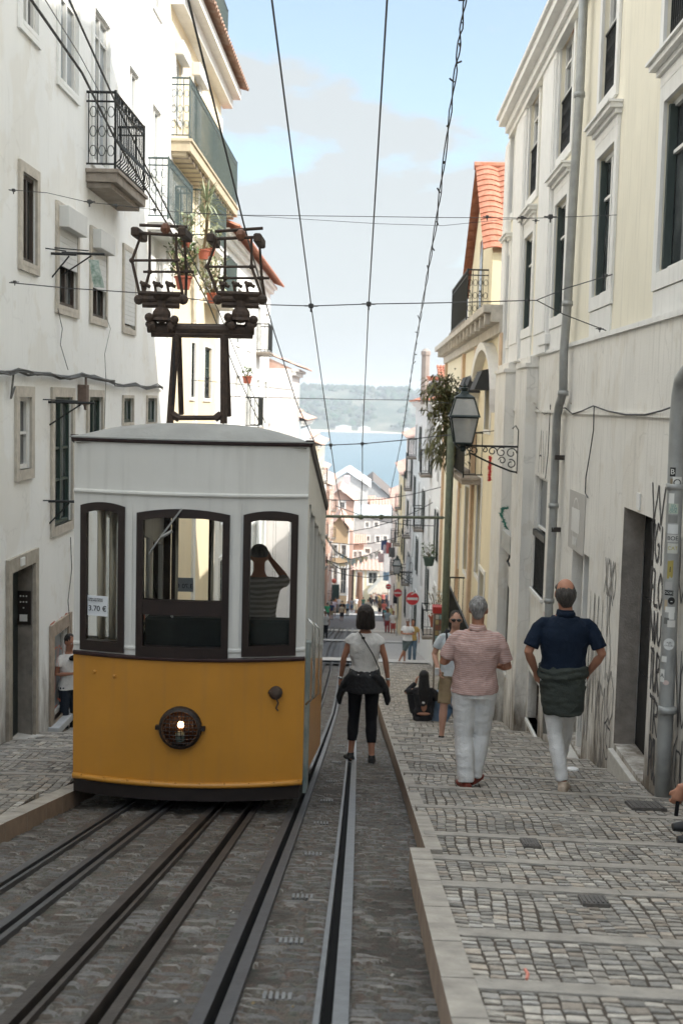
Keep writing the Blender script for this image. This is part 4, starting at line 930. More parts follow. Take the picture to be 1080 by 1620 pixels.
# arched pediment over the first bays
q=G(); ya,yb=y0+.4,y0+5.2; zz=zc0-2.0; n=14; P=[]
for k in range(n+1):
    t=PI*k/n; P.append(((ya+yb)/2-math.cos(t)*(yb-ya)/2,zz+math.sin(t)*1.3))
for (a,b),(c,d) in zip(P,P[1:]): q.hexa([MB(a,b,.001),MB(c,d,.001),MB(c,d,.2),MB(a,b,.2)],[MB(a,b+.16,.001),MB(c,d+.16,.001),MB(c,d+.16,.22),MB(a,b+.16,.22)])
q.build('pediment',whitetrim,RB)
q=G()
for yy in (y0+.1,y0+5.6,y0+9.5,y1-.25): fb(q,MB,yy-.15,yy+.22,-12,zc0-.5,0,.08)
q.build_each('pilaster',mat('ochre stone pilaster',(.60,.44,.30),.85,.15,4,streak=.2),RB)
for px,py in ((758,602),(742,608),(734,610)):
    p=onX(px,py,WR-.2); q=G(); M=MB; yy=p.y; q.hexa([M(yy-.6,p.z-.2,.0),M(yy+.6,p.z-.2,.0),M(yy+.6,p.z-.2,.36),M(yy-.6,p.z-.2,.36)],[M(yy-.6,p.z+.25,.0),M(yy+.6,p.z+.25,.0),M(yy+.6,p.z+.2,.20),M(yy-.6,p.z+.2,.20)]); q.build('awning',mat('black awning cloth',(.03,.032,.035),.7,.2),RB)
b_=balcony(RB,1,WR,onX(765,690,WR).y,onX(738,695,WR).y+1.5,at(748,748,onX(750,700,WR).y).z,.45,h=1.0,style=2,slab=.14)
b_=balcony(RB,1,WR,onX(752,900,WR-.3).y-1,onX(716,900,WR-.3).y,at(735,950,33).z,.5,h=1.05,style=2,slab=.14)
# steep tiled gable with the ridge square to the street
X=WR+.1; ap=onX(766,272,X); ne=onX(779,400,X); fe=onX(740,478,X)
ne.z=at(776,400,ne.y).z; zf=min(fe.z,ne.z)
q=G(); q.prism([(X,ne.y,zc0-.1),(X,ne.y,ne.z),(X,ap.y,ap.z),(X,fe.y,fe.z),(X,fe.y,zc0-.1)],(5,0,0)); q.build('gable_wall',cream,RB)
q=G(); tiles(q,(X-.22,ne.y-.1,ne.z+.05),(X+5,ne.y-.1,ne.z+.05),(X+5,ap.y,ap.z+.12),(X-.22,ap.y,ap.z+.12),10,15,.07); tiles(q,(X-.22,fe.y+.1,fe.z+.05),(X+5,fe.y+.1,fe.z+.05),(X+5,ap.y,ap.z+.12),(X-.22,ap.y,ap.z+.12),10,15,.07)
q.build('roof_tiles',tile,RB)
q=G(); q.tube([(X-.25,ap.y,ap.z+.14),(X+5,ap.y,ap.z+.14)],.1,8); q.build('ridge_tiles',tile,RB)
q=G(); p=onX(762,400,X); fb(q,mapR(X),p.y-.3,p.y+.3,zc0+.1,zc0+2.1,.002,.02); q.build('attic_door',pane,RB)
balcony(RB,1,X+.15,onX(766,480,X).y-.8,fe.y-.6,zc0+.04,.65,h=1.15,style=1,slab=.06)
q=G(); 
for k in range(7): yy=fe.y-1.6+k*.16; q.ell(MB(yy,zc0+.55,.1),(.03,.05,.28),6,6)
q.build('draped_towel',mat('blue white towel',(.5,.58,.65),.8,.2,12),RB)
rows=[(y1+.03,66,(672,636),white_pl,'white building on the right with green shuttered balconies behind the climbing plant',(1,4,7,10),1),
      (66.1,80,(644,690),mat('plaster off white',(.72,.68,.66)),'off-white house on the right with a low tiled roof beside the river view',(0,3,6),0),
      (80.1,97,(632,742),cream,'cream terrace house farther down the right row, with laundry',(1,4),1),
      (97.1,122,(622,790),white_pl,'white terrace house at the far lower end of the right row',(0,3),0)]
for i,(a,b,(px,py),m,lb,bc,sh) in enumerate(rows):
    zt=at(px,py,(a+b)/2).z; T=house('terrace_house' if i else 'apartment_building',lb,1,a,b,zt,m,cols=5 if i==0 else 3,floors=5,fh=2.7,balc=bc,shut=sh,depthw=7,roofm=tile)
# rooftop post and little tiled dormer roofs seen over the plant
q=G(); p=at(671,632,50); q.tube([(p.x,50,p.z-.2),(p.x,50,at(672,558,50).z)],.17,8); q.lathe((p.x,50,at(672,558,50).z),[(.2,-.1),(.2,.05),(.08,.16)],8); tag(q.build('chimney_flue',mat('grey brown flue',(.33,.29,.26),.8,.1)),'tall grey-brown flue pipe standing on the far right roofs','flue')
for k,(xa,xb,yt,yb_,Yd,lb) in enumerate([(697,724,577,600,44,'little tiled rooftop shed against the sky at the right, above the plant, upper one'),(681,693,595,604,46,'smaller tiled rooftop shed left of the upper one beside the flue')]):
    a=at(xa,yb_,Yd); b=at(xb,yb_,Yd); q=G(); q.box((a.x,Yd,a.z-3),(b.x,Yd+2,a.z)); o=q.build('rooftop_shed',greypl); tag(o,lb,'shed')
    q=G(); tiles(q,(a.x-.1,Yd-.1,a.z),(b.x+.1,Yd-.1,a.z),(b.x+.1,Yd+1.5,at(xa,yt,Yd).z),(a.x-.1,Yd+1.5,at(xa,yt,Yd).z),7,5,.05,4); q.build('roof_tiles',tile,o)
# ================================================================ END OF THE STREET
def facing(name,label,xl,xr,yt,Y,wallm,depth=12,roof='gable',roofm=None,rise=14,wins=(),zb=None,sidem=None,roofside=None,cat='house'):
    a=at(xl,yt,Y); b=at(xr,yt,Y); zt=a.z; zb=zb if zb is not None else g(Y)-3
    T=thing(name,label,cat,((a.x+b.x)/2,Y,g(Y)))
    H=[]
    for (l,t,r_,bb) in wins:
        p=at(l,t,Y); q_=at(r_,bb,Y); H.append((p.x,q_.x,q_.z,p.z,.3))
    M=mapF(Y); q=G(); facade(q,M,a.x,b.x,zb,zt,H,.3); q.quad(M(a.x,zb),M(a.x,zt),M(a.x,zt,-depth),M(a.x,zb,-depth)); 
    q.quad(M(a.x,zb,-depth),M(b.x,zb,-depth),M(b.x,zt,-depth),M(a.x,zt,-depth)); q.mi=1 if sidem else 0; q.quad(M(b.x,zb),M(b.x,zt),M(b.x,zt,-depth),M(b.x,zb,-depth)); q.mi=0
    dz=rise/F*Y; mx=(a.x+b.x)/2
    if roof=='gable':
        q.quad(M(a.x,zt),M(b.x,zt),M(mx,zt+dz)); q.build('wall',[wallm,sidem or wallm],T)
        q=G(); e=.4; tiles(q,(a.x-e,Y-e,zt-.1),(a.x-e,Y+depth,zt-.1),(mx,Y+depth,zt+dz+.1),(mx,Y-e,zt+dz+.1),14,7,.1,4); tiles(q,(b.x+e,Y-e,zt-.1),(b.x+e,Y+depth,zt-.1),(mx,Y+depth,zt+dz+.1),(mx,Y-e,zt+dz+.1),14,7,.1,4)
    else:
        q.build('wall',[wallm,sidem or wallm],T); q=G(); e=.4
        tiles(q,(a.x-e,Y-e,zt-.1),(b.x+e,Y-e,zt-.1),(b.x+e,Y+depth/2,zt+dz),(a.x-e,Y+depth/2,zt+dz),max(8,int((b.x-a.x)/.5)),7,.1,4)
        q.quad((a.x-e,Y+depth/2,zt+dz),(b.x+e,Y+depth/2,zt+dz),(b.x+e,Y+depth,zt),(a.x-e,Y+depth,zt)); q.quad((b.x,Y,zt),(b.x,Y+depth/2,zt+dz),(b.x,Y+depth,zt)); q.quad((a.x,Y,zt),(a.x,Y+depth/2,zt+dz),(a.x,Y+depth,zt))
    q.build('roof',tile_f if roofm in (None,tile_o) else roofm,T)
    for h in H: window(T,M,*h[:4],dep=.25,fr=frame_w,mul=1,bars=(.5,),sw=.15,smat=whitetrim,sill=False,fw=.1)
    return T
facing('corner_house','orange house with a ribbed red pediment and white side wall ending the street',522,551,838,128,ochre,depth=9,rise=22,sidem=far_w,wins=[(527,862,533,880),(540,862,547,880),(527,895,533,925),(538,898,547,940)])
facing('corner_house','salmon house with one small four-pane window rising behind the orange corner house',512,560,793,150,pinkpl,depth=14,rise=20,wins=[(537,794,545,804)],sidem=far_w,roofm=tile_o)
T=facing('gabled_house','broad white gabled house with a thick pink chimney, below the river',516,582,768,178,far_w,depth=18,rise=22,wins=[(537,762+6,541,778)],roofm=far_w)
q=G(); p=at(543,790,172); p2=at(553,754,172); q.box((p.x,172,p.z),(p2.x,174.5,p2.z)); q.build('chimney',mat('chimney pale pink',(.62,.50,.50)),T); 
facing('warehouse','dark grey hipped hall roof standing highest at the end of the street',556,622,790,215,greypl,depth=30,roof='gable',rise=29,roofm=tile_g,cat='warehouse')
facing('low_house','brown tiled roof house just below the dark hall roof, left one',566,590,800,190,greypl,depth=10,roof='eave',rise=12,roofm=tile_o)
facing('low_house','brown tiled roof house to the right of the other, beside the right row',588,618,806,185,pinkpl,depth=10,roof='eave',rise=14,roofm=tile_o)
facing('tenement','grey weathered tenement closing the street, with dim windows',562,622,815,158,greypl,depth=14,roof='eave',rise=9,roofm=mat('zinc roof',(.48,.52,.54),.5,.15,1),wins=[(578,826,583,834),(592,826,598,834),(578,848,584,856),(594,848,600,858),(577,868,585,876),(596,872,602,882),(606,848,612,858)],cat='building')
facing('tenement','pale low house front at the end of the street behind the crowd',560,600,900,146,cream,depth=8,roof='eave',rise=8,wins=[(582,905,600-4,925),(565,905,573,940)],cat='building',sidem=far_w)
facing('low_house','pink house at the end of the street beside the white lit corner',555,575,860,152,pinkpl,depth=8,roof='eave',rise=9,wins=[(559,872,564,882),(567,872,572,882)])
T=thing('town_hall','x','x',(0,0,0)); bpy.data.objects.remove(T)
# ================================================================ FUNICULAR TRAM
YF=8.70; xl=at(117,960,YF).x; xr=at(484,960,YF).x; xc=(xl+xr)/2; hw=(xr-xl)/2; BOW=.16; LEN=3.7
def tz(py): return at(300,py,8.62).z
def sh(y): return -.212*(y-YF)
def fy(x): return YF-BOW*(1-((x-xc)/hw)**2)          # bowed front
TR=thing('funicular_tram','yellow and white funicular tram coming up the cobbled street with its round lamp lit','tram',(xc,YF+LEN/2,g(YF+LEN/2)-.1))
ty=mat('tram yellow paint',(.50,.225,.030),.36,.07,2.5,.05,9,spec=.5,streak=.16)
tw=mat('tram white paint',(.64,.63,.595),.40,.04,2.5,.05,9,spec=.45,streak=.18)
tmar=mat('tram maroon trim',(.025,.009,.009),.45,.2,8)
twood=mat('dark varnished wood',(.016,.0075,.0055),.45,.35,12,.08,60,spec=.5)
troof=mat('tram roof canvas grey',(.30,.30,.285),.8,.10,4,.15,30,streak=.12)
tblack=mat('black skirt iron',(.018,.012,.010),.6,.3,12)
trust=mat('rusty collector iron',(.036,.027,.022),.75,.45,22,.35,70,col2=(.075,.048,.034))
tint=mat('tram interior brown',(.05,.028,.018),.6,.3,8); tseat=mat('tram bench black green',(.015,.02,.018),.55,.3,8)
tglass=glass('tram glass',(.88,.90,.89),.06)
NC=28
def fsheet(q,zt,zb,holes=(),w=0,xa=None,xb=None,thick=.03):
    xa=xl if xa is None else xa; xb=xr if xb is None else xb
    xs=sorted({xa+(xb-xa)*i/NC for i in range(NC+1)}|{h[k] for h in holes for k in (0,1)}); zs=sorted({zb,zt}|{h[k] for h in holes for k in (2,3)})
    for a,b in zip(xs,xs[1:]):
        for c,d in zip(zs,zs[1:]):
            mx,mz=(a+b)/2,(c+d)/2
            if any(h[0]<mx<h[1] and h[2]<mz<h[3] for h in holes): continue
            for e in (0,thick):
                q.quad((a,fy(a)-w+e,c),(b,fy(b)-w+e,c),(b,fy(b)-w+e,d),(a,fy(a)-w+e,d))
def fband(q,zt,zb,out,inn=.02,x0=None,x1=None):   # solid moulding following the bow
    x0=xl if x0 is None else x0; x1=xr if x1 is None else x1; R=[]
    for i in range(NC+1):
        x=x0+(x1-x0)*i/NC; y=fy(x); m=(zt+zb)/2; h=(zt-zb)/2
        R.append([(x,y+inn,zb),(x,y-out*.6,zb),(x,y-out,m-h*.4),(x,y-out,m+h*.4),(x,y-out*.6,zt),(x,y+inn,zt)])
    q.rings(R)
zR,zE,zM,zB,zY,zK=tz(700),tz(690),tz(782),tz(1040),tz(1236),tz(1262)
def wx(px,py=920): return at(px,py,8.66).x
WIN=[(127,201,798,1034),(220,365,804,1037),(386,470,805,1034)]
WH=[]
for a,b,t,bt in WIN: WH.append((wx(a),wx(b),tz(bt)+(.0),tz(t)))
# body front
q=G(); fsheet(q,zR,zM-.0); fsheet(q,zM,zB,[(a+.035,b-.035,c+.03,d-.055) for a,b,c,d in WH]); q.build('front_panel_white',tw,TR,smooth=False)
q=G(); fsheet(q,zB,zY); q.build('front_panel_yellow',ty,TR,smooth=True,weld=True)
q=G(); fband(q,zM+.018,zM-.012,.022); q.build('white_moulding',tw,TR); q=G(); fband(q,zB+.085,zB+.055,.012)
for px in (207,376): fband(q,zM-.04,zB+.06,.008,x0=wx(px)-.028,x1=wx(px)+.028)
q.build('white_moulding',tw,TR)
q=G(); fband(q,zB+.016,zB-.014,.022); q.build('maroon_moulding',tmar,TR); q=G(); fband(q,zR+.024,zR-.012,.026); q.build('maroon_moulding',tmar,TR)
q=G(); fband(q,zY+.018,zY-.022,.03); q.build('yellow_bumper_roll',ty,TR,smooth=True)
q=G()
fband(q,zY-.022,zK,.0,.06,x0=xl+.005,x1=xr-.02); q.build('skirt',tblack,TR)
# window frames (arched head) following the bow
def arch(a,b,c,d,rise,n=12): 
    P=[(a,c),(b,c)]
    for i in range(n+1):
        t=i/n; x=b+(a-b)*t; P.append((x,d-rise*((2*t-1)**2)))
    return P
for k,(a,b,c,d) in enumerate(WH):
    rise=.028 if k!=1 else .036; fwd=.058
    o=arch(a,b,c,d,rise); i_=arch(a+fwd*.85,b-fwd*.85,c+fwd*1.3,d-fwd,rise*.8); q=G(); n=len(o)
    def sub(P):   # densify the straight bottom/top so the frame follows the bow
        return P
    for s_ in range(n):
        t_=(s_+1)%n
        m=4 if s_==0 else 1
        for e in range(m):
            f0,f1=e/m,(e+1)/m
            L_=lambda A,B,f:(A[0]+(B[0]-A[0])*f,A[1]+(B[1]-A[1])*f)
            o0,o1=L_(o[s_],o[t_],f0),L_(o[s_],o[t_],f1); p0,p1=L_(i_[s_],i_[t_],f0),L_(i_[s_],i_[t_],f1)
            V=[o0,o1,p1,p0]; fr=[(x,fy(x)-.022,z) for x,z in V]; bk=[(x,fy(x)+.05,z) for x,z in V]; q.hexa(bk,fr)
    if k==1:
        zz0,zz1=tz(971),tz(948); x0,x1=a+fwd*.85,b-fwd*.85
        for e in range(6):
            xa,xb=x0+(x1-x0)*e/6,x0+(x1-x0)*(e+1)/6
            q.hexa([(xa,fy(xa)+.05,zz0),(xb,fy(xb)+.05,zz0),(xb,fy(xb)+.05,zz1),(xa,fy(xa)+.05,zz1)],[(xa,fy(xa)-.018,zz0),(xb,fy(xb)-.018,zz0),(xb,fy(xb)-.018,zz1),(xa,fy(xa)-.018,zz1)])
    f=q.build('front_window',twood,TR)
    q=G(); x0,x1=a+.03,b-.03; N_=8
    for e in range(N_):
        xa,xb=x0+(x1-x0)*e/N_,x0+(x1-x0)*(e+1)/N_; q.quad((xa,fy(xa)+.012,c+.04),(xb,fy(xb)+.012,c+.04),(xb,fy(xb)+.012,d-.03),(xa,fy(xa)+.012,d-.03))
    q.build('pane',tglass,f,smooth=True,weld=True)
    if k==1:   # wiper and inner rod
        q=G(); P=[(wx(293,803),tz(803)),(wx(262,845),tz(845)),(wx(241,875),tz(875))]; q.tube([(x,fy(x)-.03,z) for x,z in P],.008,5); q.tube([(wx(262,845),fy(wx(262))-.03,tz(848)),(wx(278,835),fy(wx(278))-.03,tz(838))],.012,5); q.build('wiper',mat('wiper grey metal',(.35,.35,.34),.4,.1,metal=.5),f)
# roof: domed canvas following the slope
q=G(); R=[]; nx=20
for j,(y,fa) in enumerate([(YF-.02,0),(YF+.05,.45),(YF+.16,.75),(YF+.35,1),(YF+LEN-.6,1),(YF+LEN,.3)]):
    ring=[]
    for i in range(nx+1):
        t=-1+2*i/nx; x=xc+t*(hw+.03); yy=(fy(x)-.035) if j==0 else y
        if j in(1,2): yy=y-BOW*(1-t*t)
        top=.185*(1-abs(t)**2.9)**.8
        ring.append((x,yy,zR+.02+sh(y)+ (top*fa+ (.0 if j else .0) if j<5 else top*.5)))
    R.append(ring)
q.rings(R,cap=False,closed=False)
ring0=[(p[0],p[1],zR+.015) for p in R[0]]; q.rings([ring0,R[0]],cap=False,closed=False)
q.build('roof',troof,TR,smooth=True)
# side walls with openings
def side(x,sgn,nm):
    ye=YF+LEN; q=G(); qy=G(); D=.03
    post=[YF,YF+.16]; n=5; cell=(LEN-.16)/n; H=[]
    for k in range(n): H.append((YF+.16+cell*k+.06,YF+.16+cell*(k+1)-.06))
    def Q(qq,a,b,c,d,e=0): qq.quad((x+e,a,c+sh(a)),(x+e,b,c+sh(b)),(x+e,b,d+sh(b)),(x+e,a,d+sh(a)))
    for e in (0,-sgn*D):
        Q(q,YF,ye,zM-.03,zR,e); Q(q,YF,ye,zB,zB+.10,e)
        last=YF
        for a,b in H: Q(q,last,a,zB+.10,zM-.03,e); last=b
        Q(q,last,ye,zB+.10,zM-.03,e)
        for a in (YF,YF+1.9): pass
        Q(qy,YF,ye,zY-.0,zB,e)
    w=q.build(nm,tw,TR); qy.build('side_panel_yellow',ty,TR)
    q=G()
    for a,b in H:
        for c,d in ((zB+.10,zB+.13),(zM-.06,zM-.03)): q.hexa([(x-sgn*.03,a,c+sh(a)),(x+sgn*.008,a,c+sh(a)),(x+sgn*.008,b,c+sh(b)),(x-sgn*.03,b,c+sh(b))],[(x-sgn*.03,a,d+sh(a)),(x+sgn*.008,a,d+sh(a)),(x+sgn*.008,b,d+sh(b)),(x-sgn*.03,b,d+sh(b))])
        for u in (a,b-.025): q.hexa([(x-sgn*.03,u,zB+.10+sh(u)),(x+sgn*.008,u,zB+.10+sh(u)),(x+sgn*.008,u+.025,zB+.10+sh(u)),(x-sgn*.03,u+.025,zB+.10+sh(u))],[(x-sgn*.03,u,zM-.03+sh(u)),(x+sgn*.008,u,zM-.03+sh(u)),(x+sgn*.008,u+.025,zM-.03+sh(u)),(x-sgn*.03,u+.025,zM-.03+sh(u))])
    f=q.build('side_window_frames',tw,w)
    q=G()
    for a,b in H[1:]: Q(q,a,b,zB+.1,zM-.03,-sgn*.01)
    q.build('pane',tglass,f)
    # platform gates, grab rails: grey-green pillars in front third
    if sgn>0:
        q=G()
        for a in (YF+.10,YF+.34): q.hexa([(x,a,zY+sh(a)-.1),(x+.025,a,zY+sh(a)-.1),(x+.025,a+.09,zY+sh(a)-.1),(x,a+.09,zY+sh(a)-.1)],[(x,a,zB+.12+sh(a)),(x+.025,a,zB+.12+sh(a)),(x+.025,a+.09,zB+.12+sh(a)),(x,a+.09,zB+.12+sh(a))])
        q.build_each('door_edge',mat('tram grey-green door edge',(.16,.22,.22),.5,.35,6,col2=(.36,.38,.36)),TR)
        q=G()
        for a in (YF+.08,YF+.42,YF+1.3): q.tube([(x+.01,a,zB-.35+sh(a)),(x+.055,a,zB-.3+sh(a)),(x+.055,a,zB+.25+sh(a)),(x+.01,a,zB+.3+sh(a))],.008,6)
        q.build_each('grab_rail',mat('chromed rail',(.6,.6,.58),.25,.05,metal=.9),TR,smooth=True)
side(xr,1,'side_wall'); side(xl,-1,'side_wall')
q=G(); 
for x in (xl,xr): q.hexa([(x-.02,YF-.0,zR-.015),(x+.02,YF,zR-.015),(x+.02,YF+LEN,zR-.015+sh(YF+LEN)),(x-.02,YF+LEN,zR-.015+sh(YF+LEN))],[(x-.03,YF,zR+.035),(x+.03,YF,zR+.035),(x+.03,YF+LEN,zR+.035+sh(YF+LEN)),(x-.03,YF+LEN,zR+.035+sh(YF+LEN))])
q.build_each('roof_edge',tmar,TR)
# far end with windows (mirror of the front), bulkhead, floor, ceiling
ye=YF+LEN; s_=sh(ye)
RH=[(xl+.10,xl+.50,zB+.12,zR-.14),(xc-.32,xc+.34,zB+.12,zR-.14),(xr-.54,xr-.10,zB+.12,zR-.14)]
for yy,nm in ((ye,'rear_wall'),(YF+1.45,'bulkhead')):
    ss=sh(yy); q=G(); M=mapF(yy); hs=[(a,b,c+ss,d+ss) for a,b,c,d in RH]
    if nm=='bulkhead': hs=[(xl+.08,xl+.48,zB+.0+ss,zR-.12+ss),(xc-.34,xc+.27,zY+.25+ss,zR-.12+ss),(xr-.56,xr-.08,zB+.0+ss,zR-.12+ss)]
    facade(q,M,xl+.02,xr-.02,zY+ss,zR+ss,hs,.035); q.build(nm,twood if nm=='bulkhead' else tint,TR)
q=G(); q.quad((xl+.02,YF,zY+.05),(xr-.02,YF,zY+.05),(xr-.02,ye,zY+.05+s_),(xl+.02,ye,zY+.05+s_)); q.build('floor',tint,TR)
q=G(); q.quad((xl+.02,YF-.05,zR-.02),(xr-.02,YF-.05,zR-.02),(xr-.02,ye,zR-.02+s_),(xl+.02,ye,zR-.02+s_)); q.build('ceiling',mat('tram ceiling dull cream',(.28,.26,.22),.6,.1),TR)
q=G(); 
for (a,b,yy) in ((xl+.06,xl+.50,YF+1.75),(xr-.50,xr-.06,YF+1.75),(xl+.06,xl+.50,YF+2.7),(xr-.5,xr-.06,YF+2.7)):
    ss=sh(yy); q.bbox((a,yy,zY+.05+ss),(b,yy+.4,zY+.45+ss),.02); q.bbox((a,yy+.4,zY+.4+ss),(b,yy+.46,zB+.10+ss),.02)
q.build_each('bench',tseat,TR)
# driver's desk, hand wheel, posts
q=G(); q.bbox((xl+.5,YF+.10,zY+.05),(xr-.10,YF+.26,tz(985)),.02); q.build('control_desk',tseat,TR)
q=G(); c=Vector((wx(225,1000),YF+.12,tz(1002))); 
q.tube([c+Vector((.21*math.cos(a),.05*math.sin(a)*.3,.21*math.sin(a))) for a in [i*PI/14 for i in range(29)]],.011,6,cap=False)
for a in (0,2.1,4.2): q.tube([c,c+Vector((.2*math.cos(a),0,.2*math.sin(a)))],.007,5)
q.build('brake_wheel',mat('polished wheel rim',(.5,.5,.48),.3,.1,metal=.8),TR,smooth=True)
q=G()
for px in (255,317,333): 
    x=wx(px); y=YF+.5+(px%7)*.06; q.tube([(x,y,zY+.05),(x,y,zR-.02)],.012,6)
for x in (xl+.07,xl+.16): q.tube([(x,YF+.6,zY),(x,YF+.6,zR-.14)],.03,6)
q.build_each('inner_pole',mat('worn brass pole',(.45,.40,.32),.35,.1,metal=.6),TR,smooth=True)
# fare signs
MS=lambda x,y,z:Matrix.Translation((x,y,z))@Matrix.Rotation(PI/2,4,'X')
a,b=wx(139,960),wx(173,960); c,d=tz(979),tz(947); y_=fy((a+b)/2)-.004
q=G(); q.quad((a,fy(a)-.004,c),(b,fy(b)-.004,c),(b,fy(b)-.004,d),(a,fy(a)-.004,d)); sg=q.build('fare_sign',mat('sign card white',(.68,.70,.72),.6,.03),TR,label='white card reading 3.70 €')
ang=math.atan2(fy(b)-fy(a),b-a); RM=Matrix.Rotation(ang,4,'Z')
ink=mat('sign ink',(.02,.02,.025),.6,.05)
text('3.70 €',.056,Matrix.Translation(((a+b)/2,y_-.004,c+(d-c)*.36))@RM@Matrix.Rotation(PI/2,4,'X'),'fare_price',ink,sg,ex=.001)
text('TARIFA DE BORDO\nON BOARD TICKET',.014,Matrix.Translation(((a+b)/2-.015,y_-.004,c+(d-c)*.80))@RM@Matrix.Rotation(PI/2,4,'X'),'fare_text',ink,sg,ex=.001)
a,b=wx(279,930),wx(306,930); c,d=at(290,933,9.6).z-.0,at(290,913,9.6).z; y_=9.55
a,b=at(278,925,y_).x,at(306,925,y_).x; c,d=at(290,936,y_).z,at(290,914,y_).z
q=G(); q.box((a,y_,c),(b,y_+.003,d)); s2=q.build('fare_sign',mat('sign card back',(.40,.42,.45),.6,.03),TR,label='second fare card seen mirrored inside'); text('3.70 €',.052,MS((a+b)/2,y_-.003,(c+d)/2-.012),'fare_price',ink,s2,ex=.001,mirror=True)
# head lamp
lx=wx(290,1146); lz=tz(1146); ly=fy(lx); q=G(); ax=Vector((0,-1,0)); rr=.158
q.lathe((lx,ly,lz),[(rr*.98,-.01),(rr,.02),(rr*.97,.05),(rr*.84,.065),(rr*.80,.05),(rr*.80,.0)],28,ax)
for s in (-1,1): q.box((lx+s*(rr+.008)-.014,ly-.045,lz-.014),(lx+s*(rr+.008)+.014,ly,lz+.014))
hl=q.build('headlight',tblack,TR,smooth=False)
q=G(); q.lathe((lx,ly,lz),[(.001,-.0),(rr*.5,.002),(rr*.8,.02)],24,ax); q.build('reflector',mat('lamp reflector coppery',(.40,.17,.08),.45,.3,20,metal=.3),hl,smooth=True)
q=G(); n=9
for k in range(1,n):
    o=-rr*.8+2*rr*.8*k/n; h=math.sqrt(max((rr*.8)**2-o*o,0))
    if h<.02: continue
    for A,B in (((lx+o,ly-.058,lz-h),(lx+o,ly-.058,lz+h)),((lx-h,ly-.062,lz+o),(lx+h,ly-.062,lz+o))):
        m=[(A[i]+B[i])/2 for i in range(3)]; m[1]-=.02; q.tube([A,m,B],.0032,4)
q.build('lamp_grille',tblack,hl)
q=G(); q.ell((lx+.005,ly-.03,lz+.025),(.022,.02,.026),10,8); q.build('bulb',mat('lit bulb',(1,.7,.4),.4,0,emit=(1,.55,.25),es=9),hl,smooth=True)
q=G(); q.lathe((lx,ly-.03,lz-.045),[(.03,-.05),(.035,0),(.02,.02)],10,Vector((0,0,1))); q.build('bulb_socket',mat('socket dull',(.10,.13,.11),.6,.1),hl)
# socket plug and hanging chain, rivets
px_,pz_=wx(437,1092),tz(1092); py_=fy(px_); q=G(); q.ell((px_,py_-.02,pz_),(.042,.04,.05),10,8); q.lathe((px_,py_,pz_),[(.05,0),(.05,.02),(.02,.05)],12,ax); q.tube([(px_,py_-.04,pz_-.03),(px_+.02,py_-.03,pz_-.07),(px_+.005,py_-.03,pz_-.11),(px_+.02,py_-.03,pz_-.13)],.007,5); q.tube([(px_-.02,py_-.03,pz_),(px_-.05,py_-.02,pz_+.01)],.015,6); q.build('coupling_socket',trust,TR,smooth=True)
q=G()
for px,py in ((151,1068),(184,1072)): x=wx(px,py); q.ell((x,fy(x)-.004,tz(py)),(.014,.010,.014),10,6)
for px in range(130,480,38): x=wx(px,1238); q.ell((x,fy(x)-.028,tz(1232)),(.006,.005,.006),6,4)
q.build_each('rivet',ty,TR,smooth=True)
# wheels and underframe
q=G()
for y in (YF+.75,YF+2.8):
    for x in (RAILS[0]+.0,RAILS[3]): q.lathe((x-.03,y,rz(y)+.17),[(.16,0),(.16,.05),(.19,.05),(.19,.07),(.03,.09)],20,Vector((1,0,0)))
q.build_each('wheel',tblack,TR)
q=G(); y0_,y1_=YF+.08,ye; q.hexa([(xl+.06,y0_,zK+.02),(xr-.06,y0_,zK+.02),(xr-.06,y1_,zK+.02+s_),(xl+.06,y1_,zK+.02+s_)],[(xl+.06,y0_,zY+.04),(xr-.06,y0_,zY+.04),(xr-.06,y1_,zY+.04+s_),(xl+.06,y1_,zY+.04+s_)]); q.build('underframe',tblack,TR)
# current collectors on the roof
YC=9.35
def C(px,py,y=YC): return tuple(at(px,py,y))
def seg(q,a,b,r,n=7): q.tube([a,b],r,n)
q=G()
for fx,bx in ((( 268,655),(279,528)),):
    pass
dY=.42
for (bx,by,tx_,ty_,d) in ((269,662,279,524,0),(354,662,354,522,0),(287,655,283,528,dY),(362,658,357,524,dY)):
    seg(q,C(bx,by+ (8 if d==0 else 0),YC+d),C(tx_,ty_,YC+d*.35),.028 if d==0 else .022,8)
seg(q,C(266,661),C(358,661),.02); seg(q,C(234,519),C(402,523),.036,8); seg(q,C(240,528),C(400,531),.028,6); seg(q,C(240,516,YC+.16),C(400,519,YC+.16),.03,6)
seg(q,C(272,655),C(284,663),.03); seg(q,C(350,655),C(340,663),.03); seg(q,C(279,530),C(292,522),.025); seg(q,C(352,532),C(340,522),.025)
col=q.build('collector_mast',trust,TR,smooth=False)
q=G(); seg(q,C(276,540,YC-.03),C(274,640,YC-.03),.008,5); q.tube([C(318,530),C(330,534),C(340,530)],.006,5); q.build('mast_cable',cable,col)
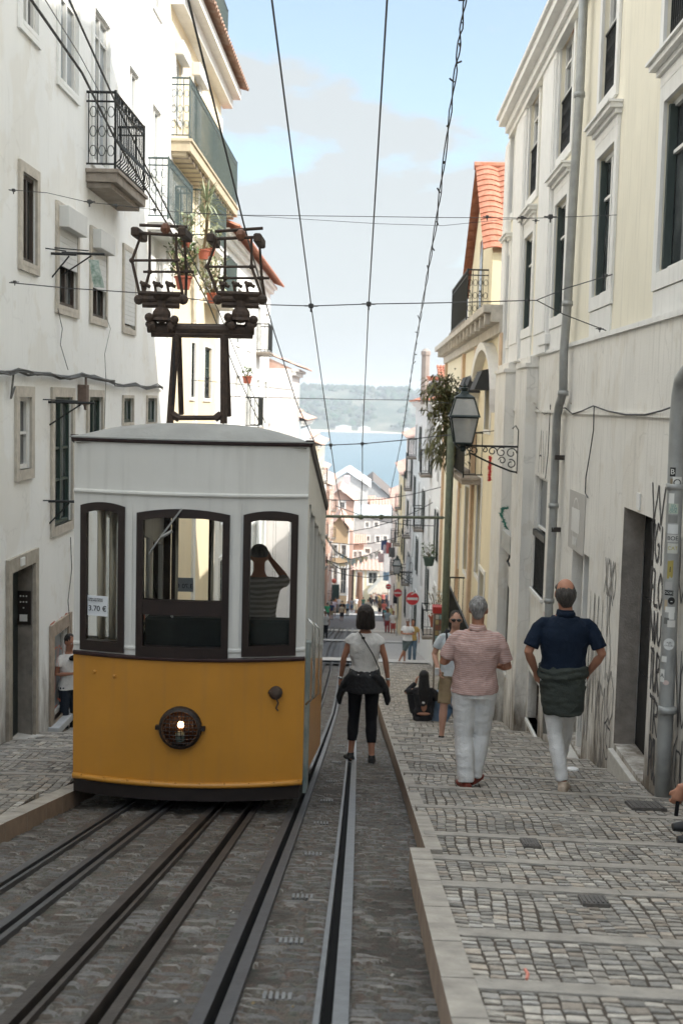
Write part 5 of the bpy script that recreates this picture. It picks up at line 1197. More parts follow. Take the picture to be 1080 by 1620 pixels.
def pan(cx,bx,top,base,tilt,nm):
    # base castings
    q=G(); bz=base
    for dx in (-16,16): q.ell(C(bx+dx,513),(.05,.06,.035),8,6)
    q.ell(C(bx,498),(.072,.072,.066),10,8); q.lathe(C(bx,480),[(.09,-.13),(.04,-.08),(.04,.02),(.07,.05)],10); 
    for dx,dy in ((-20,502),(20,506),(-15,515),(15,517)): q.ell(C(bx+dx,dy,YC-.05),(.035,.04,.035),8,6)
    seg(q,C(bx-40,472),C(bx+34,475),.026,8); seg(q,C(bx-36,464),C(bx+30,466),.022,6); seg(q,C(bx-30,482),C(bx+28,484),.025,6); seg(q,C(bx-36,472,YC+.35),C(bx+36,474,YC+.35),.022,6); [seg(q,C(bx+dx,471,YC),C(bx+dx,473,YC+.35),.014,5) for dx in (-34,0,33)]
    for dx in (-28,-8,12): 
        q.tube([C(bx+dx,468),C(bx+dx-3,452),C(bx+dx+6,448)],.012,5); q.ell(C(bx+dx,450),(.028,.028,.022),6,5); seg(q,C(bx+dx-6,446),C(bx+dx+10,454),.014,5)
    for dx in (-36,34): q.ell(C(bx+dx,474),(.04,.05,.04),8,6)
    c_=q.build('collector_base',trust,TR)
    # folding frame: front pair and back pair of rods
    q=G(); w_=62/2
    tl,trr=cx-w_,cx+w_
    for d,ox in ((0,0),(.35,22)):
        yy=YC+d
        for sx in (-1,1):
            t=C(cx+sx*(w_-4)+ox*.55,top+6+(0 if d==0 else -2),yy); m=C(cx+sx*(w_+ (4 if d==0 else -2))-8+ox,top+50+(0 if d==0 else 18),yy); b=C(bx+sx*34+ (0 if d==0 else 4),470,yy)
            q.tube([t,m,b],[.010,.0125,.0125],6)
            q.ell(m,(.022,.022,.022),6,5)
        seg(q,C(cx-w_-16+ox,top+50+(0 if d==0 else 18),yy),C(cx+w_+2+ox,top+50+(0 if d==0 else 18),yy),.011,6)
    for yy,yo in ((YC,8),(YC+.30,-6)): seg(q,C(cx-w_-8+(8 if yo<0 else 0),top+yo-(2 if yo>0 else 0),yy),C(cx+w_+8+(6 if yo<0 else 0),top+yo+tilt,yy),.013,7)
    for sx in (-1,1):
        e=C(cx+sx*(w_+6),top+2,YC); q.bbox((e[0]-.03,YC-.05,e[2]-.05),(e[0]+.03,YC+.34,e[2]+.02),.01)
    f_=q.build('collector_frame',trust,c_)
    q=G(); 
    for yy in (YC,YC+.28): p=C(cx+12,top+2,yy); q.lathe((p[0]-.025,p[1],p[2]+.01),[(.02,-.02),(.045,0),(.045,.03),(.02,.05)],8,Vector((1,0,0)))
    q.build_each('contact_shoe',mat('copper rusty shoe',(.16,.07,.04),.6,.3,20),f_)
pan(252,256,362,470,3,'left'); pan(371,381,372,474,-5,'right')
# ================================================================ PEOPLE
V=Vector
skin_t=mat('skin tanned',(.36,.17,.105),.55,.10,9,.05,90,coord='obj',spec=.35)
skin_f=mat('skin fair',(.50,.28,.20),.55,.08,9,.05,90,coord='obj',spec=.35)
def fuse(q,name,m,parent,T,voxel=.008,smooth=4,wr=0,ws=(14,14,9),label=None):
    o=q.build('tmp',[])if False else None
    me=bpy.data.meshes.new('t'); me.from_pydata([tuple(v) for v in q.v],[],q.f); bm=bmesh.new(); bm.from_mesh(me); bmesh.ops.recalc_face_normals(bm,faces=bm.faces); bm.to_mesh(me); bm.free()
    o=bpy.data.objects.new('t',me); S.collection.objects.link(o); md=o.modifiers.new('r','REMESH'); md.mode='VOXEL'; md.voxel_size=voxel; md.use_smooth_shade=True
    sm=o.modifiers.new('s','SMOOTH'); sm.factor=.5; sm.iterations=smooth
    bpy.context.view_layer.update(); ev=o.evaluated_get(bpy.context.evaluated_depsgraph_get()); m2=bpy.data.meshes.new_from_object(ev); bpy.data.objects.remove(o); bpy.data.meshes.remove(me)
    if wr:
        ns=[v.normal.copy() for v in m2.vertices]
        for v,n in zip(m2.vertices,ns):
            c=v.co; d=noise.noise(V((c.x*ws[0],c.y*ws[1],c.z*ws[2])))+.5*noise.noise(V((c.x*ws[0]*2.3+c.z*8,c.y*ws[1]*2.3,c.z*ws[2]*2.1-c.x*6)))
            v.co+=n*d*wr
    o0=V(parent['_o'])
    for v in m2.vertices: v.co=T@v.co-o0
    m2.materials.clear(); m2.materials.append(m); m2.polygons.foreach_set('use_smooth',[True]*len(m2.polygons))
    ob=bpy.data.objects.new(name,m2); S.collection.objects.link(ob); ob.parent=parent; ob['_o']=parent['_o']
    if label: ob['label']=label
    return ob
def loft(q,rows,n=16,lean=None):   # rows: (z,rx,ry,dx,dy)
    R=[]
    for r in rows:
        z,rx,ry=r[:3]; dx,dy=(r[3:]+(0,0))[:2] if len(r)<5 else r[3:5]
        R.append([(dx+rx*math.cos(2*PI*k/n),dy+ry*math.sin(2*PI*k/n),z) for k in range(n)])
    q.rings(R)
def lerp(a,b,t): return V(a)*(1-t)+V(b)*t
POSE=dict(hipL=(-.09,0,.92),hipR=(.09,0,.92),knL=(-.095,.02,.49),knR=(.095,.02,.49),anL=(-.095,-.01,.085),anR=(.095,-.01,.085),ftL=(0,1,0),ftR=(0,1,0),
 shL=(-.180,0,1.40),shR=(.180,0,1.40),elL=(-.25,-.03,1.14),elR=(.25,-.03,1.14),wrL=(-.25,.06,.90),wrR=(.25,.06,.90),hdL=(-.02,.05,-1),hdR=(.02,.05,-1),
 neck=(0,0,1.48),head=(0,.02,1.635),pel=(0,0,.97),tor=None,heady=0)
TOR=[(.86,.155,.115),(.94,.168,.122),(1.02,.158,.115),(1.10,.148,.108),(1.20,.158,.115),(1.29,.172,.120),(1.345,.172,.112),(1.385,.150,.098),(1.42,.112,.082),(1.45,.080,.070),(1.48,.062,.060),(1.50,.058,.058)]
def hand(q,w,d,side,s=1,curl=.6,fwd=None):
    w=V(w); d=V(d).normalized(); sd=V((side,0,0)); sd=(sd-d*sd.dot(d)); sd=sd.normalized() if sd.length>.1 else V((0,side,0)); pn=d.cross(sd).normalized()  # palm normal
    ac=pn if fwd is None else V(fwd); ac=(ac-d*ac.dot(d)).normalized(); inn=-sd*1.0 if abs(sd.dot(ac))<.9 else pn
    # across direction of the palm: along ac (knuckle row), curl towards -sd (body)
    q.tube([w-d*.02*s,w+d*.03*s,w+d*.085*s],[(.026*s,.022*s),(.034*s,.026*s),(.034*s,.024*s)],8)
    for k,(L_,o) in enumerate(((.062,-.030),(.072,-.010),(.067,.010),(.052,.029))):
        b=w+d*.080*s-ac*o*s; cu=-sd*1
        p1=b+(d*(1-.25*curl)+cu*.35*curl).normalized()*L_*.5*s; p2=p1+(d*(1-curl)+cu*curl*1.1).normalized()*L_*.4*s; p3=p2+(d*(.4-curl)+cu*(.6+curl)).normalized()*L_*.28*s
        q.tube([b-d*.015*s,b,p1,p2,p3],[.0105*s,.0105*s,.0095*s,.0088*s,.007*s],6)
    b=w+d*.025*s+ac*.026*s; q.tube([w+d*.01*s,b,b+(d*.7+ac*.6-sd*.3).normalized()*.035*s,b+(d*1.2+ac*.5-sd*.7).normalized()*.06*s],[.012*s,.0125*s,.011*s,.008*s],6)
def foot(q,a,f,grow=0):
    a=V(a); f=V(f).normalized(); h=a-V((0,0,.035))
    q.tube([h-f*.065,h-f*.03+V((0,0,-.002)),h+f*.06+V((0,0,-.008)),h+f*.13+V((0,0,-.016)),h+f*.175+V((0,0,-.018))],[(.026+grow,.03+grow),(.034+grow,.045+grow),(.038+grow,.038+grow),(.042+grow,.026+grow),(.030+grow,.018+grow)],10)
    q.tube([a+V((0,0,.03)),h],[.034+grow,.036+grow],8)
def person(label,px,feet_py,head_py,Y,rz=0,H=None,pose=None,top=None,bottom=None,hair=('short',(.05,.035,.025)),shoes=(.02,.02,.02),skin=None,detail=1,group=None,build=1.0,extra=None,female=False,face=False,x=None,z=None,name='person',elev=0,trg=None):
    P=dict(POSE); P.update(pose or {}); skin=skin or skin_t
    pf=at(px,feet_py,Y); 
    z0=pf.z if z is None else z; x0=pf.x if x is None else x
    if H is None: H=at(px,head_py,Y).z-z0
    sc=H/1.755
    T=Matrix.Translation((x0,Y,z0))@Matrix.Rotation(rz,4,'Z')@Matrix.Scale(sc,4)
    th=thing(name,label,'person',(x0,Y,z0),group)
    vx=(.0075 if detail==1 else .014 if detail==2 else .026)
    bw=build*(.93 if female else 1)
    tor=[(z,rx*bw*(1.04 if female and z<1 else 1)*(.9 if female and 1.05<z<1.2 else 1),ry*bw) for z,rx,ry in (P['tor'] or TOR)]
    sh=P.get('shear',(0,0))   # torso lean
    pel=V(P['pel'])
    def tr(z): t=(z-.92); return (P['bx'] if 'bx' in P else 0)+sh[0]*t,(P['by'] if 'by' in P else 0)+sh[1]*t
    dz=P.get('drop',0)
    def trow(r,e=0): dx,dy=tr(r[0]); return (r[0]-dz,r[1]+e,r[2]+e,dx,dy)
    def S_(k):
        v=V(P[k]); 
        if k[:2] in('sh','ne') : dx,dy=tr(v.z); v=V((v.x+dx,v.y+dy,v.z-dz))
        return v
    Hd=V(P['head'])+V((*tr(1.6),-dz)); shL,shR,nk=S_('shL'),S_('shR'),S_('neck')
    if 'relarm' not in P or True: elL,elR,wrL,wrR=V(P['elL']),V(P['elR']),V(P['wrL']),V(P['wrR'])
    q=G(); loft(q,[trow(r) for r in tor])
    q.tube([nk-V((0,0,.06)),nk+V((0,0,.02)),Hd-V((0,.005,.06))],[.062,.056,.058],10)
    hr=Matrix.Rotation(P['heady'],3,'Z')@Matrix.Rotation(P.get('headp',0),3,'X')@Matrix.Rotation(P.get('headr',0),3,'Y')
    q.ell(Hd+hr@V((0,-.008,.018)),(.076,.094,.100),14,12,hr); q.ell(Hd+hr@V((0,.022,-.045)),(.055,.065,.070),12,10,hr); 
    q.ell(Hd+hr@V((0,.092,-.012)),(.012,.020,.024),6,6,hr); q.ell(Hd+hr@V((0,.080,.030)),(.045,.012,.012),8,6,hr); q.ell(Hd+hr@V((0,.078,-.050)),(.026,.012,.010),8,6,hr)
    for s in (-1,1): q.ell(Hd+hr@V((s*.078,-.005,-.008)),(.010,.020,.032),6,6,hr)
    for s,el,wr,hd in ((shL,elL,wrL,P['hdL']),(shR,elR,wrR,P['hdR'])):
        sd=-1 if el is elL else 1; a=.9 if female else 1
        q.tube([s-V((sd*.06,0,-.01)),s-V((0,0,.012)),lerp(s,el,.35),el,lerp(el,wr,.3),wr],[.036*a,.046*a,.045*a,.036*a,.038*a,.024*a],10)
        hand(q,wr,hd,sd,1 if not female else .9,P.get('curl',.55),P.get('hf',(0,1,0)))
    for h,k,a,f in ((P['hipL'],P['knL'],P['anL'],P['ftL']),(P['hipR'],P['knR'],P['anR'],P['ftR'])):
        h,k,a=V(h),V(k),V(a); q.tube([h+V((0,0,.03)),h,lerp(h,k,.5),k,lerp(k,a,.3),lerp(k,a,.75),a],[.085*bw,.090*bw,.073*bw,.052,.054,.036,.032],12); foot(q,a,f)
    body=fuse(q,'body',skin,th,T,vx,3 if detail==1 else 2)
    if top:
        q=G(); e=top.get('ease',.018); hem=top.get('hem',.88); rows=[r for r in tor if r[0]>hem and r[0]<1.475]
        def at_(z):
            for a_,b_ in zip(tor,tor[1:]):
                if a_[0]<=z<=b_[0]: t=(z-a_[0])/(b_[0]-a_[0]); return (z,a_[1]*(1-t)+b_[1]*t,a_[2]*(1-t)+b_[2]*t)
            return tor[0] if z<tor[0][0] else tor[-1]
        loft(q,[trow(at_(hem),e+.012)]+[trow(r,e) for r in rows])
        sl=top.get('sleeve',.7)
        for s,el,wr in ((shL,elL,wrL),(shR,elR,wrR)):
            sd=-1 if el is elL else 1; pts=[s-V((sd*.085,0,-.012)),s-V((sd*.03,0,-.004)),s-V((-sd*.008,0,.030))]; rr=[.030+e*.4,.042+e*.4,.046+e*.5]
            if sl<=1: 
                pts+= [lerp(s,el,sl*.5),lerp(s,el,sl)]; rr+=[.047+e*.6,.048+e*.75]
            else: pts+= [lerp(s,el,.5),el,lerp(el,wr,sl-1)]; rr+=[.048+e*.7,.042+e*.7,.032+e*.7]
            q.tube(pts,rr,12)
        if top.get('collar'): q.tube([nk+V((0,-.01,-.04)),nk+V((0,-.005,.025))],[.080,.068],12)
        fuse(q,'shirt',top['mat'],th,T,vx,3,top.get('wr',.006),(9,9,12))
    if bottom:
        q=G(); e=bottom.get('ease',.014); ln=bottom.get('len',2)
        wz=bottom.get('waist',1.0); rows=[r for r in tor if r[0]<=wz+.02]; loft(q,[trow(r,e) for r in rows])
        for h,k,a in ((P['hipL'],P['knL'],P['anL']),(P['hipR'],P['knR'],P['anR'])):
            h,k,a=V(h),V(k),V(a); pts=[h+V((0,0,.03)),h,lerp(h,k,.5)]; rr=[.088*bw+e,.094*bw+e,.078*bw+e]
            fl=bottom.get('flare',0)
            if ln<=1: pts+= [lerp(h,k,ln)]; rr+=[.070+e+fl]
            else: pts+= [k,lerp(k,a,.35),lerp(k,a,min(1,ln-1))]; rr+=[.058+e+fl*.5,.058+e+fl*.8,(.042 if ln>1.8 else .046)+e+fl]
            q.tube(pts,rr,14)
        fuse(q,'trousers' if ln>1.2 else 'shorts',bottom['mat'],th,T,vx,3,bottom.get('wr',.005),(10,10,16))
    if shoes is not None:
        for a,f in ((P['anL'],P['ftL']),(P['anR'],P['ftR'])):
            q=G(); foot(q,a,f,.006); sm_=mat('shoe %.2f %.2f'%(shoes[0],shoes[2]),shoes,.6,.1,20); sh_=fuse(q,'shoe',sm_,th,T,max(vx,.009),1)
            if detail==1:
                q=G(); a_=V(a);f_=V(f).normalized(); h=a_-V((0,0,.066)); q.tube([h-f_*.07,h-f_*.03,h+f_*.07-V((0,0,.004)),h+f_*.165-V((0,0,.006))],[(.025,.010),(.040,.012),(.042,.011),(.030,.009)],10); q.v=[T@v for v in q.v]; q.build('sole',mat('shoe sole white' ,(.45,.44,.41),.7),sh_) if P.get('sole',1) else None
    hk,hc=hair; hm=mat('hair %.2f %.2f'%(hc[0],hc[1]),hc,.5,.55,55,.9,120,coord='obj',stretch=(1,1,.2))
    q=G()
    if hk=='short': q.ell(Hd+hr@V((0,-.022,.034)),(.081,.094,.092),14,12,hr); q.ell(Hd+hr@V((0,-.060,-.015)),(.056,.040,.068),12,8,hr)
    elif hk=='bald':
        q.ell(Hd+hr@V((0,-.030,-.006)),(.086,.088,.088),14,12,hr); q.ell(Hd+hr@V((0,-.055,-.05)),(.062,.042,.06),12,8,hr)
        q.ell(Hd+hr@V((0,.010,.045)),(.080,.075,.045),12,8,hr)
    elif hk=='bob':
        q.ell(Hd+hr@V((0,-.012,.030)),(.094,.108,.098),16,12,hr)
        loft(q,[(Hd.z+z,rx,ry,Hd.x,Hd.y+dy) for z,rx,ry,dy in [(-.135,.098,.070,-.035),(-.11,.106,.085,-.03),(-.05,.104,.095,-.028),(.02,.097,.104,-.015),(.06,.085,.095,-.01)]],18)
    elif hk=='long':
        q.ell(Hd+hr@V((0,-.012,.028)),(.090,.106,.100),16,12,hr); n=8
        L_=P.get('hairlen',.42)
        loft(q,[(Hd.z+z,rx,ry,Hd.x,Hd.y+dy) for z,rx,ry,dy in [(-L_,.05,.025,-.14),(-L_*.8,.085,.035,-.13),(-L_*.45,.11,.05,-.11),(-.12,.10,.07,-.07),(0,.09,.09,-.03),(.04,.08,.09,-.01)]],16)
    elif hk=='bun': q.ell(Hd+hr@V((0,-.018,.030)),(.084,.098,.100),14,12,hr); q.ell(Hd+hr@V((0,-.12,.04)),(.04,.04,.04),10,8,hr)
    elif hk=='cap':
        q.ell(Hd+hr@V((0,-.012,.045)),(.086,.104,.080),14,12,hr); q.ell(Hd+hr@V((0,.115,.045)),(.065,.065,.010),12,6,hr)
    fuse(q,'cap' if hk=='cap' else 'hair',hm,th,T,vx,2,.006 if hk not in('cap',) else 0,(60,60,14))
    if face and detail<=2:
        for s in (-1,1):
            q=G(); q.ell(Hd+hr@V((s*.031,.083,.008)),(.013,.008,.008),8,6,hr); q.v=[T@v for v in q.v]; e=q.build('eye',mat('eye white',(.6,.58,.55),.3),th,smooth=True)
            q=G(); q.ell(Hd+hr@V((s*.031,.090,.008)),(.006,.004,.006),8,6,hr); q.v=[T@v for v in q.v]; q.build('iris',mat('eye dark',(.02,.015,.01),.3),e)
        q=G(); q.ell(Hd+hr@V((0,.090,-.050)),(.022,.006,.006),8,6,hr); q.v=[T@v for v in q.v]; q.build('mouth',mat('lips',(.30,.10,.08),.5),th,smooth=True)
    if extra: extra(th,T,P,Hd,hr)
    return th
def part(q,T,nm,m,th,smooth=True,label=None): q.v=[T@v for v in q.v]; return q.build(nm,m,th,smooth=smooth,label=label)
def cloth(name,col,**k): return mat(name,col,.85,.10,6,.35,70,coord='obj',spec=.2,**k)
# striped polo
def stripemat(name,c1,c2,freq,ax=2):
    m=cloth(name,c1); nt=m.node_tree; b=nt.nodes['Principled BSDF']; L=nt.links.new; t=N(nt,'ShaderNodeTexCoord'); s=N(nt,'ShaderNodeSeparateXYZ'); L(t.outputs['Object'],s.inputs[0])
    nn=N(nt,'ShaderNodeTexNoise'); nn.inputs['Scale'].default_value=5; L(t.outputs['Object'],nn.inputs[0]); a0=N(nt,'ShaderNodeMath',operation='MULTIPLY_ADD'); a0.inputs[1].default_value=.05; L(nn.outputs[0],a0.inputs[0]); L(s.outputs[ax],a0.inputs[2])
    a=N(nt,'ShaderNodeMath',operation='MULTIPLY'); a.inputs[1].default_value=freq*2*PI; L(a0.outputs[0],a.inputs[0]); c=N(nt,'ShaderNodeMath',operation='SINE'); L(a.outputs[0],c.inputs[0]); r=N(nt,'ShaderNodeMapRange'); r.inputs[1].default_value=-.2; r.inputs[2].default_value=.3; L(c.outputs[0],r.inputs[0])
    x=N(nt,'ShaderNodeMixRGB'); x.inputs[1].default_value=(*c1,1); x.inputs[2].default_value=(*c2,1); L(r.outputs[0],x.inputs[0]); L(x.outputs[0],b.inputs['Base Color']); return m
wtee=cloth('white cotton tee',(.66,.64,.61)); wjean=cloth('white denim',(.72,.715,.70)); blk=cloth('black cloth',(.012,.012,.014)); navy=cloth('navy linen',(.006,.013,.028)); greenk=cloth('dark grey green knit',(.045,.052,.045)); khaki=cloth('khaki cotton',(.27,.20,.12)); jean=cloth('blue denim',(.09,.15,.24)); djean=cloth('dark denim',(.018,.024,.035))
# -------- woman walking away on the rails
def ex_woman(th,T,P,Hd,hr):
    q=G(); loft(q,[(.80,.23,.150),(.84,.222,.152),(.90,.205,.148),(.98,.185,.138),(1.03,.162,.124),(1.055,.155,.118)],24)
    for s in (-1,1): q.tube([V((s*.10,-.10,1.02)),V((s*.18,-.06,.93)),V((s*.235,.02,.82)),V((s*.265,.03,.72)),V((s*.26,.03,.64))],[(.035,.05),(.05,.05),(.055,.045),(.05,.035),(.018,.02)],10)
    fuse(q,'tied_jacket',mat('black leather jacket',(.016,.016,.018),.55,.2,12,.4,40,coord='obj'),th,T,.009,4,.008,(9,9,12))
    q=G(); q.tube([V((-.065,-.088,1.475)),V((.0,-.125,1.38)),V((.09,-.140,1.24)),V((.16,-.10,1.08)),V((.175,-.04,1.0))],.006,5); q.ell(V((-.02,-.125,1.415)),(.022,.012,.014),8,6); part(q,T,'bag_strap',blk,th)
    for s in (-1,1): 
        q=G(); w=V(P['wrL'] if s<0 else P['wrR']); q.lathe(w+V((0,0,.01)),[(.027,-.012),(.031,0),(.027,.012)],12); part(q,T,'bracelet',mat('silver bracelet',(.6,.6,.6),.3,.1,metal=.8),th)
person('woman with a dark bob and white t-shirt walking on the rails, jacket round her waist',572,1206,957,13.3,female=True,
 pose=dict(elL=(-.225,-.02,1.17),elR=(.225,-.02,1.17),wrL=(-.255,.03,.93),wrR=(.262,.03,.93),shL=(-.150,0,1.395),shR=(.150,0,1.395),hdL=(-.1,.1,-1),hdR=(.1,.1,-1),anL=(-.125,.0,.085),knL=(-.10,.05,.50),anR=(.105,-.14,.10),knR=(.09,-.01,.49),ftL=(-.3,1,-.05),ftR=(.02,1,-.12),head=(0,.01,1.635)),
 top=dict(mat=wtee,sleeve=.30,hem=1.0,ease=.016,wr=.006),bottom=dict(mat=blk,len=1.62,ease=.006,wr=.004,waist=1.04),hair=('bob',(.022,.014,.010)),extra=ex_woman)
# -------- man in striped polo
spolo=stripemat('red white striped polo',(.45,.28,.245),(.52,.38,.345),60)
def ex_pink(th,T,P,Hd,hr):
    q=G(); q.tube([V((-.06,-.055,1.475)),V((0,-.085,1.47)),V((.06,-.055,1.475))],[(.018,.022)]*3,8); part(q,T,'collar',spolo,th)
person('grey-haired man in a red and white striped polo and white jeans walking down the pavement',744,1250,943,9.95,build=1.12,
 pose=dict(elL=(-.285,.0,1.15),elR=(.295,.02,1.12),wrL=(-.20,.22,1.16),wrR=(.20,.22,1.10),hdL=(.5,.7,.2),hdR=(-.5,.7,.2),shL=(-.190,0,1.395),shR=(.190,0,1.395),anL=(-.045,-.02,.085),knL=(-.08,.03,.50),anR=(.03,.10,.10),knR=(.085,.10,.50),ftR=(.55,1,.1),ftL=(-.3,1,0),heady=-.15,shear=(.02,.0)),
 top=dict(mat=spolo,sleeve=.80,hem=.90,ease=.024,wr=.010,collar=True),bottom=dict(mat=wjean,len=2,ease=.014,flare=.018,wr=.006),hair=('short',(.26,.25,.24)),shoes=(.20,.04,.025),extra=ex_pink)
# -------- bald man in navy shirt
def ex_blue(th,T,P,Hd,hr):
    q=G(); loft(q,[(.66,.155,.135,.01,0),(.70,.168,.142,.008,0),(.80,.178,.150,.004,0),(.90,.186,.152),(.98,.186,.148),(1.03,.178,.142),(1.06,.17,.135)],24)
    for z,t in ((1.03,.02),(.985,.026)): q.tube([V((.185*math.cos(a),.145*math.sin(a),z-.02*math.sin(a*2))) for a in [i*PI/10 for i in range(21)]],t,8)
    fuse(q,'tied_jumper',greenk,th,T,.009,3,.010,(10,10,22))
    q=G(); q.tube([V((-.06,-.06,1.475)),V((0,-.09,1.472)),V((.06,-.06,1.475))],[(.018,.024)]*3,8); part(q,T,'collar',navy,th)
person('balding man in a navy shirt with a grey-green jumper tied round his hips',882,1254,915,9.72,build=1.08,
 pose=dict(elL=(-.292,-.05,1.16),elR=(.295,-.05,1.16),wrL=(-.205,.07,.97),wrR=(.205,.07,.97),hdL=(.35,.4,-1),hdR=(-.35,.4,-1),shL=(-.200,0,1.39),shR=(.200,0,1.39),anL=(.03,-.04,.085),knL=(-.045,.03,.50),anR=(.085,.42,.16),knR=(.085,.24,.53),ftL=(.3,1,0),ftR=(.1,1,.25),hipL=(-.075,0,.92),head=(-.01,.01,1.635),heady=.12),
 top=dict(mat=navy,sleeve=.80,hem=1.0,ease=.020,wr=.007,collar=True),bottom=dict(mat=wjean,len=1.93,ease=.006,wr=.005),hair=('bald',(.055,.048,.042)),shoes=(.45,.36,.28),extra=ex_blue)
# -------- man with sunglasses walking up
def ex_sun(th,T,P,Hd,hr):
    q=G()
    for s in (-1,1): q.ell(Hd+hr@V((s*.034,.094,.012)),(.030,.008,.022),12,6,hr)
    q.tube([Hd+hr@V((-.08,.02,.014)),Hd+hr@V((-.062,.088,.018)),Hd+hr@V((.062,.088,.018)),Hd+hr@V((.08,.02,.014))],.005,5); part(q,T,'sunglasses',mat('sunglasses black',(.01,.01,.01),.2,spec=.7),th)
    for s in (-1,1): 
        q=G(); q.tube([V((s*.11,-.10,1.45)),V((s*.12,0,1.495)),V((s*.12,.12,1.42)),V((s*.13,.155,1.28)),V((s*.15,.10,1.12)),V((s*.14,-.1,1.05))],[(.012,.026)]*6,8); part(q,T,'backpack_strap',blk,th)
    q=G(); q.bbox((-.14,-.27,1.02),(.14,-.11,1.46),.04); part(q,T,'backpack',blk,th)
    q=G(); q.bbox((.21,.20,.93),(.27,.23,1.03),.01); part(q,T,'phone',mat('phone silver',(.5,.5,.5),.3),th,smooth=False)
person('man with sunglasses, black backpack and khaki shorts coming up the pavement',714,1172,966,15.8,rz=PI,face=False,
 pose=dict(elR=(.27,-.02,1.16),wrR=(.22,.16,1.0),hdR=(-.3,.4,-.9),elL=(-.27,-.02,1.15),wrL=(-.24,.12,.92),anR=(.15,.16,.085),knR=(.13,.14,.50),anL=(-.13,-.20,.12),knL=(-.12,-.02,.50)),
 top=dict(mat=cloth('pale grey blue tee',(.52,.56,.58)),sleeve=.62,hem=.90,ease=.022,wr=.008),bottom=dict(mat=khaki,len=.92,ease=.012,flare=.006,wr=.006),hair=('short',(.02,.014,.010)),skin=skin_f,extra=ex_sun)
# -------- seated woman and companion
sitP=dict(drop=.0,hipL=(-.09,.02,.12),hipR=(.09,.02,.12),knL=(-.20,.34,.42),knR=(.20,.34,.42),anL=(-.14,.52,.08),anR=(.14,.52,.08),tor=TOR)
def sit(label,px,fpy,hpy,Y,rz,H,**k):
    P=dict(sitP); P['drop']=.83; P.update(k.pop('pose',{})); return person(label,px,fpy,hpy,Y,rz=rz,H=H,pose=P,**k)
def ex_sit(th,T,P,Hd,hr):
    q=G(); q.ell(V((.005,-.122,.31)),(.052,.020,.105),12,10); q.ell(V((0,-.115,.165)),(.12,.03,.030),12,8); part(q,T,'bare_back',skin_t,th)
    q=G(); q.ell(V((-.01,-.145,.375)),(.028,.008,.022),8,6); part(q,T,'white_tag',wtee,th)
s_=at(665,1143,19.8)
sit('woman with long black hair in a black open-backed top sitting on the pavement',668,1141,1063,19.6,0.05,1.62,female=True,
 pose=dict(elL=(-.30,.10,.50),wrL=(-.12,.20,.66),elR=(.26,.06,.40),wrR=(.16,.26,.36),hdL=(.2,.1,1),hdR=(0,1,0),headp=-.15,hairlen=.50),
 top=dict(mat=cloth('sheer black top',(.025,.024,.026)),sleeve=1.9,hem=.86,ease=.014,wr=.008),bottom=dict(mat=blk,len=2,ease=.012),hair=('long',(.010,.008,.008)),extra=ex_sit)
sit('person in blue denim sitting beside the long-haired woman, mostly hidden by the walkers',694,1143,1080,20.0,-.4,1.5,
 pose=dict(elL=(-.28,.06,.36),wrL=(-.2,.3,.34),elR=(.26,.06,.36),wrR=(.16,.3,.36),shear=(.0,.25)),top=dict(mat=cloth('faded denim jacket',(.16,.22,.30)),sleeve=1.9,hem=.86,ease=.02),bottom=dict(mat=jean,len=2,ease=.015),hair=('short',(.02,.015,.012)),detail=2)
# -------- person at the left of the tram
def ex_left(th,T,P,Hd,hr):
    q=G(); w=V(P['wrR'])+V((-.02,.10,.02)); q.bbox(tuple(w-V((.04,.01,.03))),tuple(w+V((.04,.01,.11))),.006); part(q,T,'phone',mat('phone dark',(.02,.02,.02),.3),th,smooth=False)
    q=G(); q.ell(V((.0,.13,1.40)),(.10,.05,.045),12,8); part(q,T,'camera_bag',blk,th)
person('person in white t-shirt and dark jeans on the left pavement, half hidden by the tram',109,1178,1003,15.3,rz=PI+.9,face=True,female=True,
 pose=dict(elL=(-.24,.0,1.15),wrL=(-.10,.22,1.16),hdL=(.5,.6,.3),elR=(.24,.0,1.15),wrR=(.10,.22,1.18),hdR=(-.5,.6,.3),headp=-.3,ftL=(-.2,1,0)),
 top=dict(mat=wtee,sleeve=.5,hem=.90,ease=.02,wr=.006),bottom=dict(mat=djean,len=2,ease=.01),hair=('short',(.015,.011,.009)),shoes=(.05,.05,.06),extra=ex_left)
# -------- passenger inside the tram photographing
plaid=stripemat('checked shirt',(.22,.20,.19),(.38,.36,.34),22)
ssz=zY+.05+sh(YF+2.2)
person('passenger in a cap and checked shirt standing inside the tram, taking a picture',408,1000,861,YF+2.25,rz=.1,z=at(408,861,YF+2.25).z-1.72,H=1.72,
 pose=dict(elR=(.27,.10,1.40),wrR=(.10,.20,1.60),hdR=(-.4,.4,.7),elL=(-.24,.06,1.18),wrL=(-.12,.24,1.3),hdL=(.3,.7,.5)),
 top=dict(mat=plaid,sleeve=.8,hem=.88,ease=.022,wr=.006),bottom=dict(mat=djean,len=2),hair=('cap',(.10,.09,.08)),detail=2)
